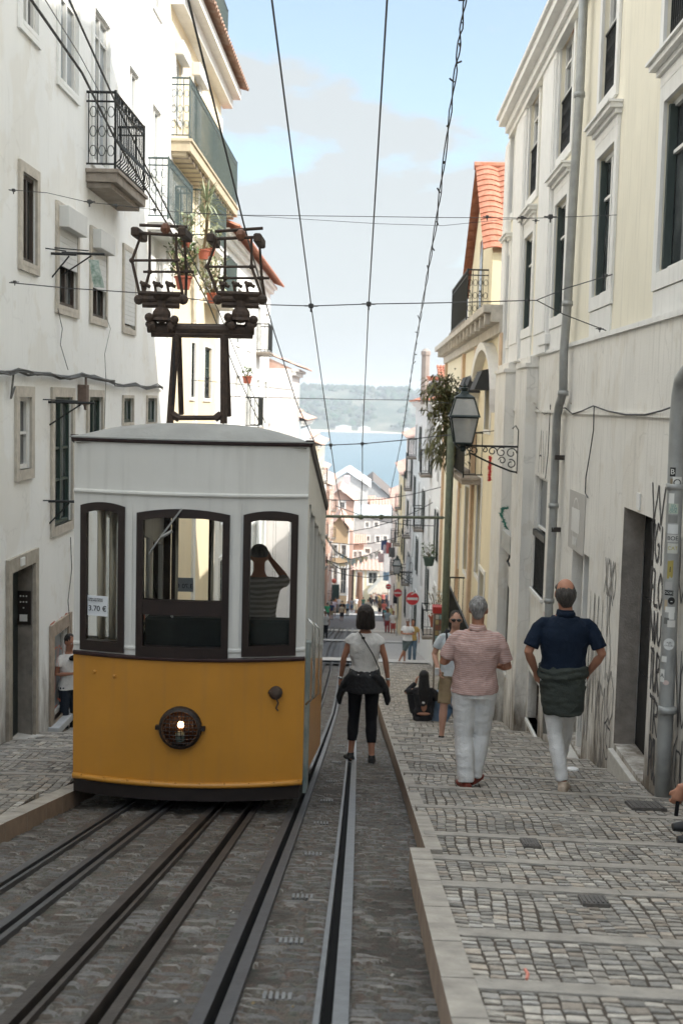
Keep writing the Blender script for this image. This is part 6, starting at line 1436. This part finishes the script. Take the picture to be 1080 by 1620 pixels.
# -------- person at the right edge: sitting against the wall, only the hand and shoe in view
def ex_edge(th,T,P,Hd,hr):
    q=G(); w=V(P['wrL'])+V(P['hdL']).normalized()*.085; q.tube([w+V((-.0,-.01,.05)),w+V((0,.0,-.10))],.013,8); part(q,T,'bottle_handle',blk,th)
ex0,ey0=2.30,7.3; ez0=g(ey0)+.02; sc_=1.7/1.755; hd_=at(1076,1246,7.2)
wl=((hd_.y-ey0)/sc_,(ex0-hd_.x)/sc_,(hd_.z-ez0)/sc_)
sit('person crouching at the right picture edge, a hand gripping a dark stick',1100,1320,1100,ey0,PI/2,1.7,x=ex0,z=ez0,
 pose=dict(elL=(wl[0]-.03,wl[1]-.24,wl[2]+.10),wrL=wl,hdL=(.0,.25,-1),elR=(.26,.10,.42),wrR=(.12,.16,.36),hdR=(0,.3,-1),knL=(-.16,.24,.42),anL=(-.12,.19,.075),knR=(.14,.22,.42),anR=(.12,.16,.075),curl=1.0,hairlen=.3,hf=(0,0,1) if 0 else (0,1,0)),
 top=dict(mat=blk,sleeve=.8,hem=.86,ease=.02),bottom=dict(mat=blk,len=2,ease=.012),hair=('short',(.02,.015,.012)),shoes=(.012,.012,.013),extra=ex_edge)
# -------- people farther down the street
def farp(label,px,f,h,Y,rz,topc,botc,ln=2,hair=('short',(.02,.015,.012)),sl=.6,detail=3,female=False,**k):
    tm=cloth('far top %.2f %.2f %.2f'%topc,topc); bm2=cloth('far bottom %.2f %.2f %.2f'%botc,botc)
    return person(label,px,f,h,Y,rz=rz,top=dict(mat=tm,sleeve=sl,hem=.9,ease=.025,wr=0),bottom=dict(mat=bm2,len=ln,ease=.015,wr=0),hair=hair,detail=detail,female=female,group='people farther down the street',**k)
farp('man in a white t-shirt and patterned shorts crossing his arms on the pavement below',643,1050,978,45,PI-.3,(.70,.70,.70),(.10,.13,.13),ln=.95,hair=('cap',(.30,.27,.25)),detail=2,pose=dict(elL=(-.24,.02,1.16),wrL=(.0,.2,1.2),elR=(.24,.02,1.16),wrR=(-.02,.22,1.18),anL=(.28,.1,.09),knL=(.1,.1,.5),hdL=(1,.2,0),hdR=(-1,.2,0)),shoes=(.3,.2,.15))
farp('woman in an ochre top and jeans close behind the man with crossed arms',651,1048,979,46.5,PI,(.42,.28,.10),(.10,.15,.20),hair=('bun',(.02,.014,.010)),detail=2,female=True)
farp('walker in a white top and red shorts on the right pavement, second pair down',621,1006,966,86,PI,(.72,.72,.74),(.45,.10,.10),ln=1.0,female=True,hair=('short',(.12,.07,.04)))
farp('walker in dark red trousers just left of the one in white and red',612,1002,962,88,PI,(.30,.36,.42),(.30,.05,.06),female=True,hair=('long',(.02,.014,.01)))
farp('person in a coral top on the right side, above the pair in red',607,979,950,112,PI,(.72,.22,.18),(.03,.03,.04))
farp('woman in a grey top and black trousers walking down by the left rails',514,1011,967,70,0,(.42,.40,.38),(.012,.012,.014),female=True,hair=('short',(.08,.05,.03)))
farp('person in a white cap and shirt just beyond the woman in grey',512,1002,964,78,0,(.7,.7,.7),(.02,.02,.02),hair=('cap',(.7,.7,.7)))
farp('person in a green top on the far left pavement',517,985,953,92,0,(.05,.28,.16),(.03,.03,.04))
farp('person in a lilac shirt and pale shorts on the far left',528,976,947,100,0,(.62,.55,.66),(.6,.5,.45),ln=1)
farp('person in white on the far left in front of the dark doorway',535,968,944,112,.5,(.75,.76,.8),(.3,.3,.32))
farp('person dressed all in black walking left of centre down the street',541,978,950,100,0,(.015,.015,.02),(.015,.015,.02),sl=1.8)
farp('person in black standing alone at the left end of the far crowd',586,962,941,136,PI,(.02,.02,.02),(.02,.02,.025),sl=1.8)
cr=[((.35,.3,.25),590),((.12,.16,.22),593),((.5,.45,.4),613),((.05,.05,.05),595),((.20,.16,.08),600),((.40,.12,.10),605),((.10,.10,.12),611),((.45,.33,.12),598),((.06,.05,.05),603),((.5,.4,.4),608)]
lbs=['person in beige left in the far crowd','person in slate blue left of the middle in the far crowd','person in pale beige at the far right of the far crowd','person in dark clothes at the left of the far crowd','person in a brown top in the far crowd','person in a red top in the middle of the far crowd','person in charcoal at the right of the far crowd','person in a mustard top at the back of the far crowd','person in near-black at the back of the far crowd','person in a pale pink top at the right back of the far crowd']
for (c,px),lb in zip(cr,lbs): farp(lb,px,963-(px%3)*2,941-(px%3)*2,134+(px%5)*2,PI if px%2 else 0,c,(.03,.03,.04))

mx_=[(540,983,955,95,'person in a beige coat right of the walker in black',(.45,.38,.30)),(549,975,951,108,'person in sky blue at the middle of the far street',(.25,.38,.5)),(556,969,946,122,'person in grey in the middle of the far street, lower down',(.3,.3,.31)),(563,966,944,128,'person in white just above the brown post',(.66,.66,.66)),(574,966,944,126,'person in dark green right of the brown post',(.06,.14,.09)),(524,981,952,96,'person in a navy top on the far left between green and lilac',(.03,.05,.12)),(530,966,944,116,'person in orange by the dark green doorway',(.6,.25,.08)),(521,968,944,114,'person in charcoal at the foot of the far left houses',(.07,.07,.08)),(617,987,957,100,'person in pale yellow against the far right houses',(.6,.55,.3)),(610,991,960,97,'child-like small figure in teal beside the coral walker',(.1,.3,.32)),(600,975,949,116,'person in brown and khaki left of the coral walker',(.2,.14,.08)),(624,984,956,104,'person in dusty rose under the middle no-entry sign',(.5,.25,.25)),(581,973,948,118,'person in cream at the centre of the far street',(.6,.56,.48))]
for px,f,h,Y_,lb,c in mx_: farp(lb,px,f,h,Y_,PI if px%2 else 0,c,((.03,.03,.04),(.10,.14,.22),(.35,.30,.22))[px%3],ln=2 if px%4 else 1)
# ================================================================ STREET LANTERN
def lantern(label,px_wall,px_lamp,ytop,ybot,ybar,X,s=1.0,Y=None,grp=None):
    pw_=onX(px_wall,ybar,X); Y=pw_.y; zb=pw_.z
    pl=at(px_lamp,ytop,Y); pb=at(px_lamp,ybot,Y); h=pl.z-pb.z; x0=pl.x
    T=thing('wall_lantern',label,'street lamp',(X,Y,zb-.5),grp)
    q=G(); q.tube([(X,Y,zb),(x0,Y,zb)],.018*s,6); q.tube([(X,Y,zb-.42*s),(X,Y,zb+.25*s)],.016*s,6); q.tube([(X,Y,zb+.25*s),(X-.05*s,Y,zb+.33*s),(X-.1*s,Y,zb+.28*s)],.01*s,5)
    L_=X-x0; A=[(X,Y,zb-.40*s)]+[(X-L_*t,Y,zb-.40*s*(1-t)**.75-.02) for t in (.12,.25,.4,.55,.7,.85)]
    q.tube(A,.016*s,6)
    r=random.Random(3)
    def scroll(cx,cz,r0,tn=1.6,st=0,sg=1): q.tube([(cx+(r0*(1-.6*i/14))*math.cos(st+sg*tn*PI*i/14),Y,cz+(r0*(1-.6*i/14))*math.sin(st+sg*tn*PI*i/14)) for i in range(15)],.009*s,5)
    for t,dz,rr,st,sg in ((.12,.10,.085,0,1),(.12,.27,.075,2,-1),(.30,.09,.08,1,1),(.28,.22,.06,3,-1),(.46,.08,.07,0,1),(.60,.06,.045,2,-1),(.80,.07,.065,4,1),(.88,.05,.045,1,-1)): scroll(X-L_*t,zb-dz*s,rr*s,2.2,st,sg)
    q.build('bracket',iron,T,smooth=False)
    def sq(w_,z): return [(x0-w_,Y-w_,z),(x0+w_,Y-w_,z),(x0+w_,Y+w_,z),(x0-w_,Y+w_,z)]
    zt=pl.z; f=lambda t:zt-h*t
    wm,wb,wt=.205*h,.125*h,.13*h
    q=G()   # frame
    z1,z2,z3=f(.215),f(.47),f(.86)
    for (wa,za),(wb_,zb_) in (((wt,z1),(wm,z2)),((wm*.93,z2-.02*h),(wb,z3))):
        A,B=sq(wa,za),sq(wb_,zb_)
        for i in range(4): q.tube([A[i],B[i]],.013*s,5); q.tube([A[i],A[(i+1)%4]],.012*s,5); q.tube([B[i],B[(i+1)%4]],.012*s,5)
    q.rings([sq(wm*1.04,z2-.02*h),sq(wm*1.10,z2-.01*h),sq(wm*1.02,z2+.012*h)]); 
    q.rings([sq(wt*1.05,z1-.005*h),sq(wt*1.08,z1+.015*h),sq(wt*.5,z1+.06*h),sq(wt*.35,z1+.10*h)])
    q.lathe((x0,Y,z1+.10*h),[(.045*h,0),(.06*h,.03*h),(.06*h,.045*h),(.03*h,.055*h),(.03*h,.075*h),(.015*h,.095*h),(.002,.11*h)],10)
    q.rings([sq(wb*1.03,z3),sq(wb*.9,z3-.02*h)]); 
    for i in range(4):
        A=sq(wb,z3)[i]; q.tube([A,(x0+(A[0]-x0)*.45,Y+(A[1]-Y)*.45,z3-.08*h),(x0,Y,zb+.02)],.012*s,5)
    q.lathe((x0,Y,zb-.1*h),[(.02*h,0),(.05*h,.04*h),(.035*h,.09*h),(.05*h,.12*h),(.03*h,.16*h)],10)
    fr=q.build('lamp_frame',mat('green black lamp iron',(.025,.035,.032),.45,.2,20,metal=.3),T)
    q=G(); A,B=sq(wt*.98,z1),sq(wm*.96,z2); 
    for i in range(4): j=(i+1)%4; q.quad(A[i],A[j],B[j],B[i])
    A,B=sq(wm*.9,z2-.025*h),sq(wb*.97,z3)
    for i in range(4): j=(i+1)%4; q.quad(A[i],A[j],B[j],B[i])
    q.build('lamp_glass',frosted('lantern glass frosted',(.50,.50,.48),.6),fr)
    q=G(); q.ell((x0,Y,z2-.16*h),(.035*h,.035*h,.10*h),10,8); q.build('lamp_bulb',mat('unlit bulb',(.6,.58,.52),.3,0),fr,smooth=True)
    return T
lantern('black iron four-sided lantern on a scrolled bracket, standing out from the near right wall',819,735,606,716,707,WR-.17)
lantern('small distant lantern on a bracket from the right row, above the no-entry signs',652,628,878,912,905,WR,s=1.6,grp='lanterns down the street')
# red and green tinsel
def tinsel(px,y0,y1,X,m,lab,hook=False):
    a,b=onX(px,y0,X),onX(px,y1,X); b.y=a.y; q=G(); r=random.Random(px); n=240
    P=[a]+([a+V((-.09,0,-.02)),a+V((-.11,0,-.12))] if hook else [])+[V((b.x,b.y,b.z))]
    q.tube([V((p.x,p.y,p.z)) for p in P],.012,5)
    for k in range(n):
        t=r.random(); i=min(int(t*(len(P)-1)),len(P)-2); c=P[i].lerp(P[i+1],t*(len(P)-1)-i); d=V((r.uniform(-1,1),r.uniform(-1,1),r.uniform(-.6,.6))).normalized()*r.uniform(.04,.065); e=V((0,0,.008)); q.faces([c-e,c+e,c+d],[(0,1,2)])
    o=q.build('tinsel',m); tag(o,lab,'tinsel')
tinsel(775,722,762,WR-.35,mat('red tinsel',(.55,.012,.02),.5,.3,60),'red tinsel garland hanging below the lantern bracket')
tinsel(803,803,838,WR-.15,mat('green tinsel',(.01,.17,.12),.5,.3,60),'green tinsel hooked on the wall above a grey meter box',hook=True)
p=at(717,705,30); q=G(); q.tube([(p.x,30,p.z+.4),(p.x+.03,30,p.z),(p.x,30,p.z-.35)],[(.03,.02),(.09,.03),(.03,.02)],8); tag(q.build('red_cloth',mat('orange red cloth',(.62,.09,.04),.8)),'orange-red cloth hung beside the climbing plant','cloth')
# ---------------------------------------------------------------- green mast and cross bar
YM=28.0
a=at(716,640,YM); zb=g(YM)-.2; q=G(); q.tube([(a.x-.02,YM,zb),(a.x-.02,YM,a.z-.6)],.085,12); q.lathe((a.x-.02,YM,zb+.1),[(.12,0),(.12,.5),(.095,.6)],12); q.ell((a.x-.02,YM,a.z-.6),(.085,.085,.06),10,6)
tag(q.build('tram_mast',mat('mossy green mast paint',(.115,.135,.095),.6,.25,6,.1,30,streak=.2),smooth=True),'tall dull green mast at the right carrying the tram wires','mast')
q=G(); l=at(497,816.5,YM); r_=at(701,819,YM); q.tube([l,r_],.035,8); q.tube([r_,(a.x-.02,YM,r_.z)],.022,6)
for px in (571,603): p=at(px,818,YM); q.lathe(p-V((0,0,.06)),[(.03,0),(.06,.03),(.06,.09),(.03,.12)],8)
tag(q.build('cross_bar',MATS['mossy green mast paint']),'slim green horizontal bar reaching over the street from the mast','bar')
# ---------------------------------------------------------------- overhead wires
def wire(pts,lab,r=.012,m=None,knots=(),name='overhead_wire',twist=False):
    P=[at(x,y,Y) for x,y,Y in pts]; D=[]
    if pts[0][2]<5.9 and pts[0][1]<0: P.insert(0,P[0]+(P[0]-P[1])*(14/max(.5,(P[1]-P[0]).y)))
    for i in range(len(P)-1):
        n=6
        for k in range(n):
            t=k/n; D.append(P[i].lerp(P[i+1],t))
    D.append(P[-1]); q=G()
    rr=[r*.72*max(1,d.y/16) for d in D]
    if twist:
        D2=[]
        for i in range(len(D)-1):
            n=max(2,int((D[i+1]-D[i]).length/.25)); D2+= [D[i].lerp(D[i+1],k/n) for k in range(n)]
        D2.append(D[-1])
        for ph in (0,PI): q.tube([p+V((math.cos(i*.9+1.3*noise.noise(V((i*.3,0,0)))+ph)*.009,0,math.sin(i*.9+ph)*.009)) for i,p in enumerate(D2)],r*.62,5)
        rd=random.Random(6)
        for i in range(0,len(D2),3): p=D2[i]; q.tube([p,p+V((rd.uniform(-.04,.04),0,rd.uniform(-.03,.05)))],.006,4)
    else: q.tube(D,rr,6)
    for (x,y,Y,s) in knots:
        s*=.8
        c=at(x,y,Y); q.bbox((c.x-.032*s,c.y-.04*s,c.z-.03*s),(c.x+.032*s,c.y+.04*s,c.z+.03*s),.008*s); q.tube([c-V((.09*s,0,0)),c+V((.09*s,0,0))],.010*s,5); q.tube([c,c-V((0,0,.08*s))],.012*s,5)
    return tag(q.build(name,m or wire_m),lab,'wire')
def ext(x,y,Y): return (x,y,Y)
wire([(372,-420,4.2),(430,0,6.9),(492,483,12.8),(523,703,24),(531,760,33),(545,830,52)],'left one of the two long middle contact wires, crossing the sky from the top edge',.0085,knots=[(492,484,12.8,1.0),(523,704,24,1.3)])
wire([(640,-420,4.2),(612,0,6.9),(583,480,12.8),(573,700,24),(573,752,33),(570,820,52)],'nearly upright contact wire in the middle of the sky',.0085,knots=[(583,481,12.8,1.0),(573,702,24,1.3)])
wire([(752,-420,5),(735,0,7),(718,130,7.7),(690,350,10),(655,560,17),(636,690,26),(615,790,44)],'twisted pair cable slanting down the right half of the sky',.0075,m=mat('grey cable',(.05,.045,.042),.6),twist=True,name='twisted_cable')
wire([(205,-420,4),(298,0,6.4),(345,190,7.9),(385,352,YC+.1),(432,520,13.5),(470,640,19),(500,705,24)],'contact wire touching the right-hand current collector',.0095)
wire([(-60,-120,4.6),(50,0,5.6),(130,115,6.7),(180,215,7.8),(262,350,YC+.1),(330,480,12.4),(372,585,16.5),(410,668,22)],'thick contact wire running from the top left corner to the left current collector',.0105)
wire([(40,-150,4.9),(110,0,5.9),(180,155,7.4),(232,265,8.4),(275,352,YC+.15),(345,490,12.8),(390,600,17.5),(420,670,22)],'second contact wire meeting the left current collector from the top edge',.0085)
wire([(66,-10,5.8),(128,90,7.2),(160,150,8.2)],'thin hair-like guy wire beside the top left contact wire',.004)
Ys=12.8
wire([(15,447,Ys),(110,456,Ys),(215,463,Ys),(330,476,Ys),(420,482,Ys),(492,484,Ys),(583,481,Ys),(700,479,Ys),(850,475,Ys)],'main span wire strung between the houses behind the collectors',.0085,knots=[(24,446,Ys,.6),(835,475,Ys,.6)],name='span_wire')
wire([(848,475,Ys),(895,456,12.8),(968,434,onX(968,434,WR).y)],'upper guy of the span wire fork on the right wall',.008,knots=[(958,436,onX(968,434,WR).y,.6)],name='guy_wire')
wire([(848,475,Ys),(890,497,12.9),(958,523,onX(958,523,WR).y)],'lower guy of the span wire fork on the right wall',.008,knots=[(948,520,onX(958,523,WR).y,.6)],name='guy_wire')
Yu=12.4
wire([(14,300,Yu),(75,305,Yu),(140,320,Yu),(180,324,Yu),(265,334,Yu),(350,340,Yu),(540,342,Yu),(690,344,Yu),(850,345,Yu),(975,340,onX(975,340,WR).y)],'upper span wire with brown insulators at both ends',.005,knots=[(22,301,Yu,.6),(142,319,Yu,.8),(184,325,Yu,.6),(245,315+17,Yu,.6),(770,343,Yu,.6),(825,344,Yu,.6),(870,343,Yu,.9),(960,341,Yu,.4)],name='span_wire')
wire([(265,334,Yu),(420,343,Yu),(600,354,Yu),(700,357,Yu),(800,347,Yu),(850,345,Yu)],'thin sagging wire just under the upper span wire',.0035,knots=[(847,349,Yu,.5)],name='span_wire')
wire([(395,704,24),(460,705,24),(523,704,24),(573,702,24),(640,696,24),(700,689,24),(800,680,24)],'lower span wire crossing in front of the river',.010,name='span_wire')
wire([(360,627,28),(430,629,28),(560,632,28),(655,633,28),(760,642,28),(806,646,23.6)],'thin span wire in front of the hill crest',.007,name='span_wire')
wire([(275,600,26),(330,603,26),(400,610,26),(470,618,30)],'thin wire along the left facades behind the collector mast',.006,name='span_wire')
r=random.Random(14)
for k,(xa,ya,xb,yb,Y) in enumerate([(505,790,700,770,40),(530,800,690,832,44),(548,842,700,786,46),(520,858,650,842,70),(520,902,640,905,80),(512,880,560,898,60)]):
    P=[(xa+(xb-xa)*t,ya+(yb-ya)*t+10*math.sin(PI*t),Y) for t in (0,.25,.5,.75,1)]
    wire(P,['thin wire from the left houses high over the lower street','thin wire dipping over the lower street beneath the green bar','thin wire rising to the right row behind the green bar','faint far wire over the orange house','faint low wire above the far crowd','faint short wire by the orange corner house'][k],.008,name='span_wire')
# ---------------------------------------------------------------- no-entry signs
def noentry(px,py,rad,lab,Y,X=None):
    c=at(px,py,Y); R0=rad/F*Y; T=thing('no_entry_sign',lab,'road sign',(c.x,Y,g(Y)),'no-entry signs down the right pavement')
    q=G(); q.tube([(c.x+.0,Y+.05,g(Y)-.1),(c.x,Y+.05,c.z+R0)],.03,8); q.build('post',mat('grey sign post',(.35,.35,.34),.5,.1),T)
    q=G(); ax=V((0,-1,0)); q.lathe((c.x,Y,c.z),[(R0,-.02),(R0,.0)],28,ax); q.build('disc',mat('sign red',(.52,.03,.035),.5,.05,2),T)
    q=G(); 
    n=28; q.v=[]; 
    for i in range(n):
        t0,t1=2*PI*i/n,2*PI*(i+1)/n; q.quad(*[(c.x+R0*f*math.cos(t),Y-.004,c.z+R0*f*math.sin(t)) for f,t in ((.93,t0),(1,t0),(1,t1),(.93,t1))])
    q.box((c.x-R0*.78,Y-.008,c.z-R0*.20),(c.x+R0*.78,Y-.002,c.z+R0*.16)); q.build('white_bar',mat('sign white',(.62,.60,.57),.5,.05,2),T)
    return T
n1=noentry(652,947,11,'nearest and largest no-entry sign, with a worn sticker on its red disc, right pavement',52)
c=at(653,940,52); q=G(); 
for k in range(3): q.ell((c.x-.05+k*.06,51.985,c.z+.0+k*.03),(.05,.005,.022),8,4)
q.build('worn_sticker',mat('worn sticker pale',(.6,.55,.5),.6),n1)
noentry(629,938,7,'middle-sized no-entry sign, second down the right pavement',80); noentry(614,928,4.5,'small farthest no-entry sign on the right, near the crowd',112)
noentry(514,926,4.5,'small no-entry sign at the left end of the street beside a dark doorway',110)
q=G(); p=at(528,919,126); q.ell(p,(.28,.15,.26),10,8); tag(q.build('red_lantern',mat('paper lantern red',(.4,.09,.06),.6)),'small round red shop lantern on the left above the dark doorway','lantern')
q=G(); a,b=at(523,925,125),at(536,955,125); q.box((a.x,125,b.z-1),(b.x,125.3,a.z)); tag(q.build('shop_doorway',mat('dark green shopfront',(.02,.04,.035),.6)),'dark green shop doorway at the far left end of the street','doorway')
# ---------------------------------------------------------------- postcard rack
Yr=30.0; a,b=at(686,970,Yr),at(720,1016,Yr); T=thing('postcard_rack','red postcard rack with rows of coloured cards against the right houses','rack',((a.x+b.x)/2,Yr,g(Yr)))
q=G(); q.box((a.x,Yr,b.z-.15),(b.x,Yr+.35,a.z)); [q.tube([(x,Yr+.1,b.z-.15),(x,Yr+.1,g(Yr))],.025,6) for x in (a.x+.05,b.x-.05)]; q.build('rack_frame',mat('rack grey frame',(.16,.13,.11),.5,.1,4),T)
q=G(); q.box((a.x-.03,Yr-.03,a.z),(b.x+.03,Yr+.38,a.z+.16)); q.build('header_board',mat('rack red paint',(.42,.035,.03),.5,.1,4),T)
r=random.Random(5); cm=[mat('card %d'%i,c,.5,.15,8) for i,c in enumerate([(.45,.10,.08),(.10,.22,.35),(.45,.36,.18),(.14,.25,.16),(.5,.5,.48),(.30,.14,.10),(.25,.40,.42)])]
for i in range(5):
    for j in range(6):
        x=a.x+.04+i*(b.x-a.x-.08)/5; z=a.z-.04-j*.135; q=G(); q.box((x+.005,Yr-.02,z-.11),(x+(b.x-a.x-.08)/5-.012,Yr-.003,z)); q.build('postcard',cm[r.randrange(7)],T)
# ---------------------------------------------------------------- plants
def leaf(q,c,d,l,w,droop=0):
    d=V(d).normalized(); s=d.cross(V((0,0,1))); s=s.normalized() if s.length>.01 else V((1,0,0)); m=c+d*l*.5; t=c+d*l-V((0,0,droop*l))
    q.faces([c,m+s*w,t,m-s*w],[(0,1,2,3)])
def pot(c,r0,parent=None,m=None): q=G(); q.lathe(c,[(r0*.72,0),(r0,r0*1.3),(r0*1.12,r0*1.32),(r0*1.12,r0*1.55),(r0*.9,r0*1.55),(r0*.85,r0*1.3)],14); return q.build('flowerpot',m or terra,parent)
def plant(label,c,r0,kind,seed,h=1,potm=None,n=120,lm=None,spread=.5):
    T=thing('potted_plant',label,'plant',tuple(c)); pot(c,r0,T,potm); q=G(); st=G(); r=random.Random(seed); top=V(c)+V((0,0,r0*1.5))
    if kind=='yucca':
        s=V(c)+V((.05,0,h)); st.tube([top,top.lerp(s,.5)+V((.04,0,0)),s],.03,6)
        for hh in (1,.62):
            cc=top.lerp(s,hh)
            for k in range(n//2): a=r.uniform(0,6.28); e=r.uniform(-.7,1.3); leaf(q,cc,(math.cos(a)*math.cos(e),math.sin(a)*math.cos(e),math.sin(e)),r.uniform(.35,.6)*spread*2,.016,r.uniform(0,.25))
    else:
        for k in range(n):
            a=r.uniform(0,6.28); rr=spread*r.random()**.6; hh=r.random()*h; cc=top+V((math.cos(a)*rr,math.sin(a)*rr,hh-.1*(kind=='trail')*2)); leaf(q,cc,(r.uniform(-1,1),r.uniform(-1,1),r.uniform(-.8,.8)),r.uniform(.07,.16),r.uniform(.02,.04))
            if k%9==0: st.tube([top,cc],.008,4)
    q.build('leaves',lm or leafp,T); st.v and st.build('stem',mat('plant stem',(.14,.10,.05),.8),T)
    return T
XP=WL+.48
def pc(px,py,X=XP): return onX(px,py,X)
plant('tall spiky yucca in a pot on the yellow building\'s balcony, above the tram collectors',pc(322,410),.12,'yucca',1,h=1.15,n=130,lm=leafp,spread=.55)
plant('leafy plant in an orange pot on the balcony between the two collectors, left one',pc(290,458),.15,'bush',2,h=.75,n=260,lm=leafg,spread=.30)
plant('leafy plant in a red-orange pot right of the spiky yucca',pc(337,480),.14,'bush',3,h=.8,n=260,lm=leafp,spread=.3)
plant('small orange pot plant high on the balcony, nearest the yucca trunk',pc(294,392),.10,'bush',4,h=.45,n=110,lm=leafp,spread=.22)
plant('patterned pot plant hanging on the rail right of the yucca',pc(333,405),.10,'bush',5,h=.5,n=120,lm=leafp,spread=.22)
plant('red potted flowers on a small balcony of the white left building',onX(391,607,WL+.35),.14,'bush',6,h=.25,n=60,lm=leafg,spread=.15)
plant('orange flowerpot with white flowers on the right hand lower balcony',onX(690,992,WR-.45),.22,'bush',7,h=.7,n=160,lm=mat('white flowers',(.5,.5,.45),.7),spread=.25)
plant('small green pot plant with pink flowers high on the right row',onX(678,895,WR-.3),.20,'bush',8,h=.5,n=120,lm=leafg,spread=.3,potm=mat('green pot',(.05,.08,.06),.6))
# climbing plant over the green mast
T=thing('climbing_plant','loose bushy climbing plant arching over the top of the green mast beside the lantern','plant',(at(716,700,29).x,29,g(29))); q=G(); st=G(); r=random.Random(31)
def branch(P,n,sp,l,w,dr=.2):
    P=[at(*p) for p in P]; st.tube(P,[.02]+[.011]*(len(P)-1),5)
    for k in range(n):
        t=r.random()*(len(P)-1); i=min(int(t),len(P)-2); c=P[i].lerp(P[i+1],t-i)+V((r.gauss(0,sp),r.gauss(0,sp),r.gauss(0,sp*.8))); leaf(q,c,(r.uniform(-1,.6),r.uniform(-1,1),r.uniform(-1,.3)),r.uniform(.6,1.3)*l,r.uniform(.7,1.2)*w,dr)
branch([(722,730,29),(716,680,29),(712,640,29),(706,612,29)],420,.17,.22,.035)
branch([(712,650,29),(700,620,28.8),(690,608,28.6),(684,622,28.4)],240,.15,.20,.032)
branch([(714,660,29),(698,640,28.7),(684,655,28.5),(672,648,28.3)],120,.07,.16,.026)
branch([(716,640,29),(708,605,29),(700,598,29)],150,.14,.18,.03)
branch([(716,680,29),(700,672,28.7),(690,690,28.5),(683,706,28.4)],150,.08,.30,.022,.5)
branch([(718,700,29),(708,700,28.8),(698,715,28.7),(690,728,28.6)],120,.08,.30,.022,.5)
branch([(722,700,29),(722,650,29),(720,620,29)],260,.16,.22,.034)
q.build('leaves',mat('climber leaves',(.055,.065,.025),.6,.3,6,col2=(.20,.19,.08)),T); st.build('stem',mat('plant stem',(.14,.10,.05)),T)
# ---------------------------------------------------------------- laundry and bunting far below
r=random.Random(9)
lc=[(.05,.09,.2),(.5,.5,.55),(.45,.15,.15),(.12,.12,.12),(.6,.6,.6),(.25,.35,.45),(.55,.42,.4),(.02,.02,.03)]
ln=['dark blue','grey white','red','charcoal','white','blue','dusty pink','black']; pl=[('sheet','above'),('shirt','beside')]
ll=['dark blue laundry hanging from the right row, left end of the line','grey white laundry hanging next to the dark blue piece','red laundry in the middle of the far line','charcoal laundry hanging low, right of the red piece','large white sheet hanging from the right row above the signs','blue laundry hanging left of the lantern far down','dusty pink laundry far down, above the crowd','black garments hanging right above the small sign']
for k,(px,py,h,Y) in enumerate([(603,855,16,120),(606,862,14,119),(611,858,18,118),(615,866,16,100),(642,880,42,66),(606,905,14,125),(598,875,15,124),(622,935,20,88)]):
    a=at(px,py,Y); b=at(px+(9 if h<30 else 8),py+h,Y); q=G(); vs=[]
    for j in range(5):
        for i in range(5): vs.append((a.x+(b.x-a.x)*i/4,Y+.12*math.sin(i*1.9+j),a.z+(b.z-a.z)*j/4+.04*math.sin(i*2.2)))
    q.faces(vs,[(j*5+i,j*5+i+1,(j+1)*5+i+1,(j+1)*5+i) for j in range(4) for i in range(4)]); tag(q.build('laundry',mat('laundry '+ln[k],lc[k],.85,.1),smooth=True),ll[k],'laundry','laundry hanging down the street')
def bunting(pts,lab,Y,cols,seed):
    P=[at(x,y,Y) for x,y in pts]; T=thing('bunting',lab,'bunting',tuple(P[0])); q=G(); q.tube(P,.03,4); q.build('cord',cable,T); r=random.Random(seed)
    for i in range(len(P)-1):
        for k in range(5):
            c=P[i].lerp(P[i+1],k/5); q=G(); q.faces([c,c+V((.32,0.05,0)),c+V((.16,0,-.5))],[(0,1,2)]); q.build('pennant',mat('pennant %d'%r.randrange(len(cols)),cols[r.randrange(len(cols))],.8),T)
CB=[(.55,.35,.36),(.35,.45,.48),(.55,.5,.35),(.6,.58,.56),(.5,.3,.25)]
for k,(pts,lb) in enumerate([([(512,845),(530,872),(552,885),(575,880)],'string of pennants dipping across the front of the orange corner house'),([(512,885),(535,892),(560,888),(600,870)],'long string of coloured pennants over the far street')]): bunting(pts,lb,96+k*5,CB,k)
# kiosk-like white arch at the street end
q=G(); a,b=at(586,908,142),at(612,940,142)
q.box((a.x,142,b.z-3),(b.x,145,b.z)); q.prism([(a.x-.3,142-.3,b.z),(b.x+.3,142-.3,b.z),((a.x+b.x)/2+.8,142-.3,a.z)],(0,3.4,0)); tag(q.build('market_stall',mat('stall pale canvas',(.62,.58,.50),.8)),'pale canvas stall behind the crowd at the street end','stall')
# brown tree trunk / post far left of crowd
q=G(); a,b=at(569,905,132),at(569,962,132); q.tube([(a.x,132,b.z-1),(a.x,132,a.z)],[.45,.30],8); tag(q.build('brown_post',mat('brown bark post',(.16,.09,.06),.9,.2)),'thick reddish brown post left of the far crowd','post')
# ---------------------------------------------------------------- air
hz=bpy.data.materials.new('haze'); hz.use_nodes=True; nt=hz.node_tree; nt.nodes.clear(); o=N(nt,'ShaderNodeOutputMaterial'); v=N(nt,'ShaderNodeVolumePrincipled'); v.inputs['Color'].default_value=(.86,.93,1,1); v.inputs['Density'].default_value=.0003; nt.links.new(v.outputs[0],o.inputs['Volume'])
q=G(); q.box((-2600,-60,-58),(2600,4200,75)); 
ho=q.build('haze',hz); ho['kind']='stuff'; ho['label']='pale blue air haze over the street and river'
for o in S.objects:
    if '_o' in o: del o['_o']
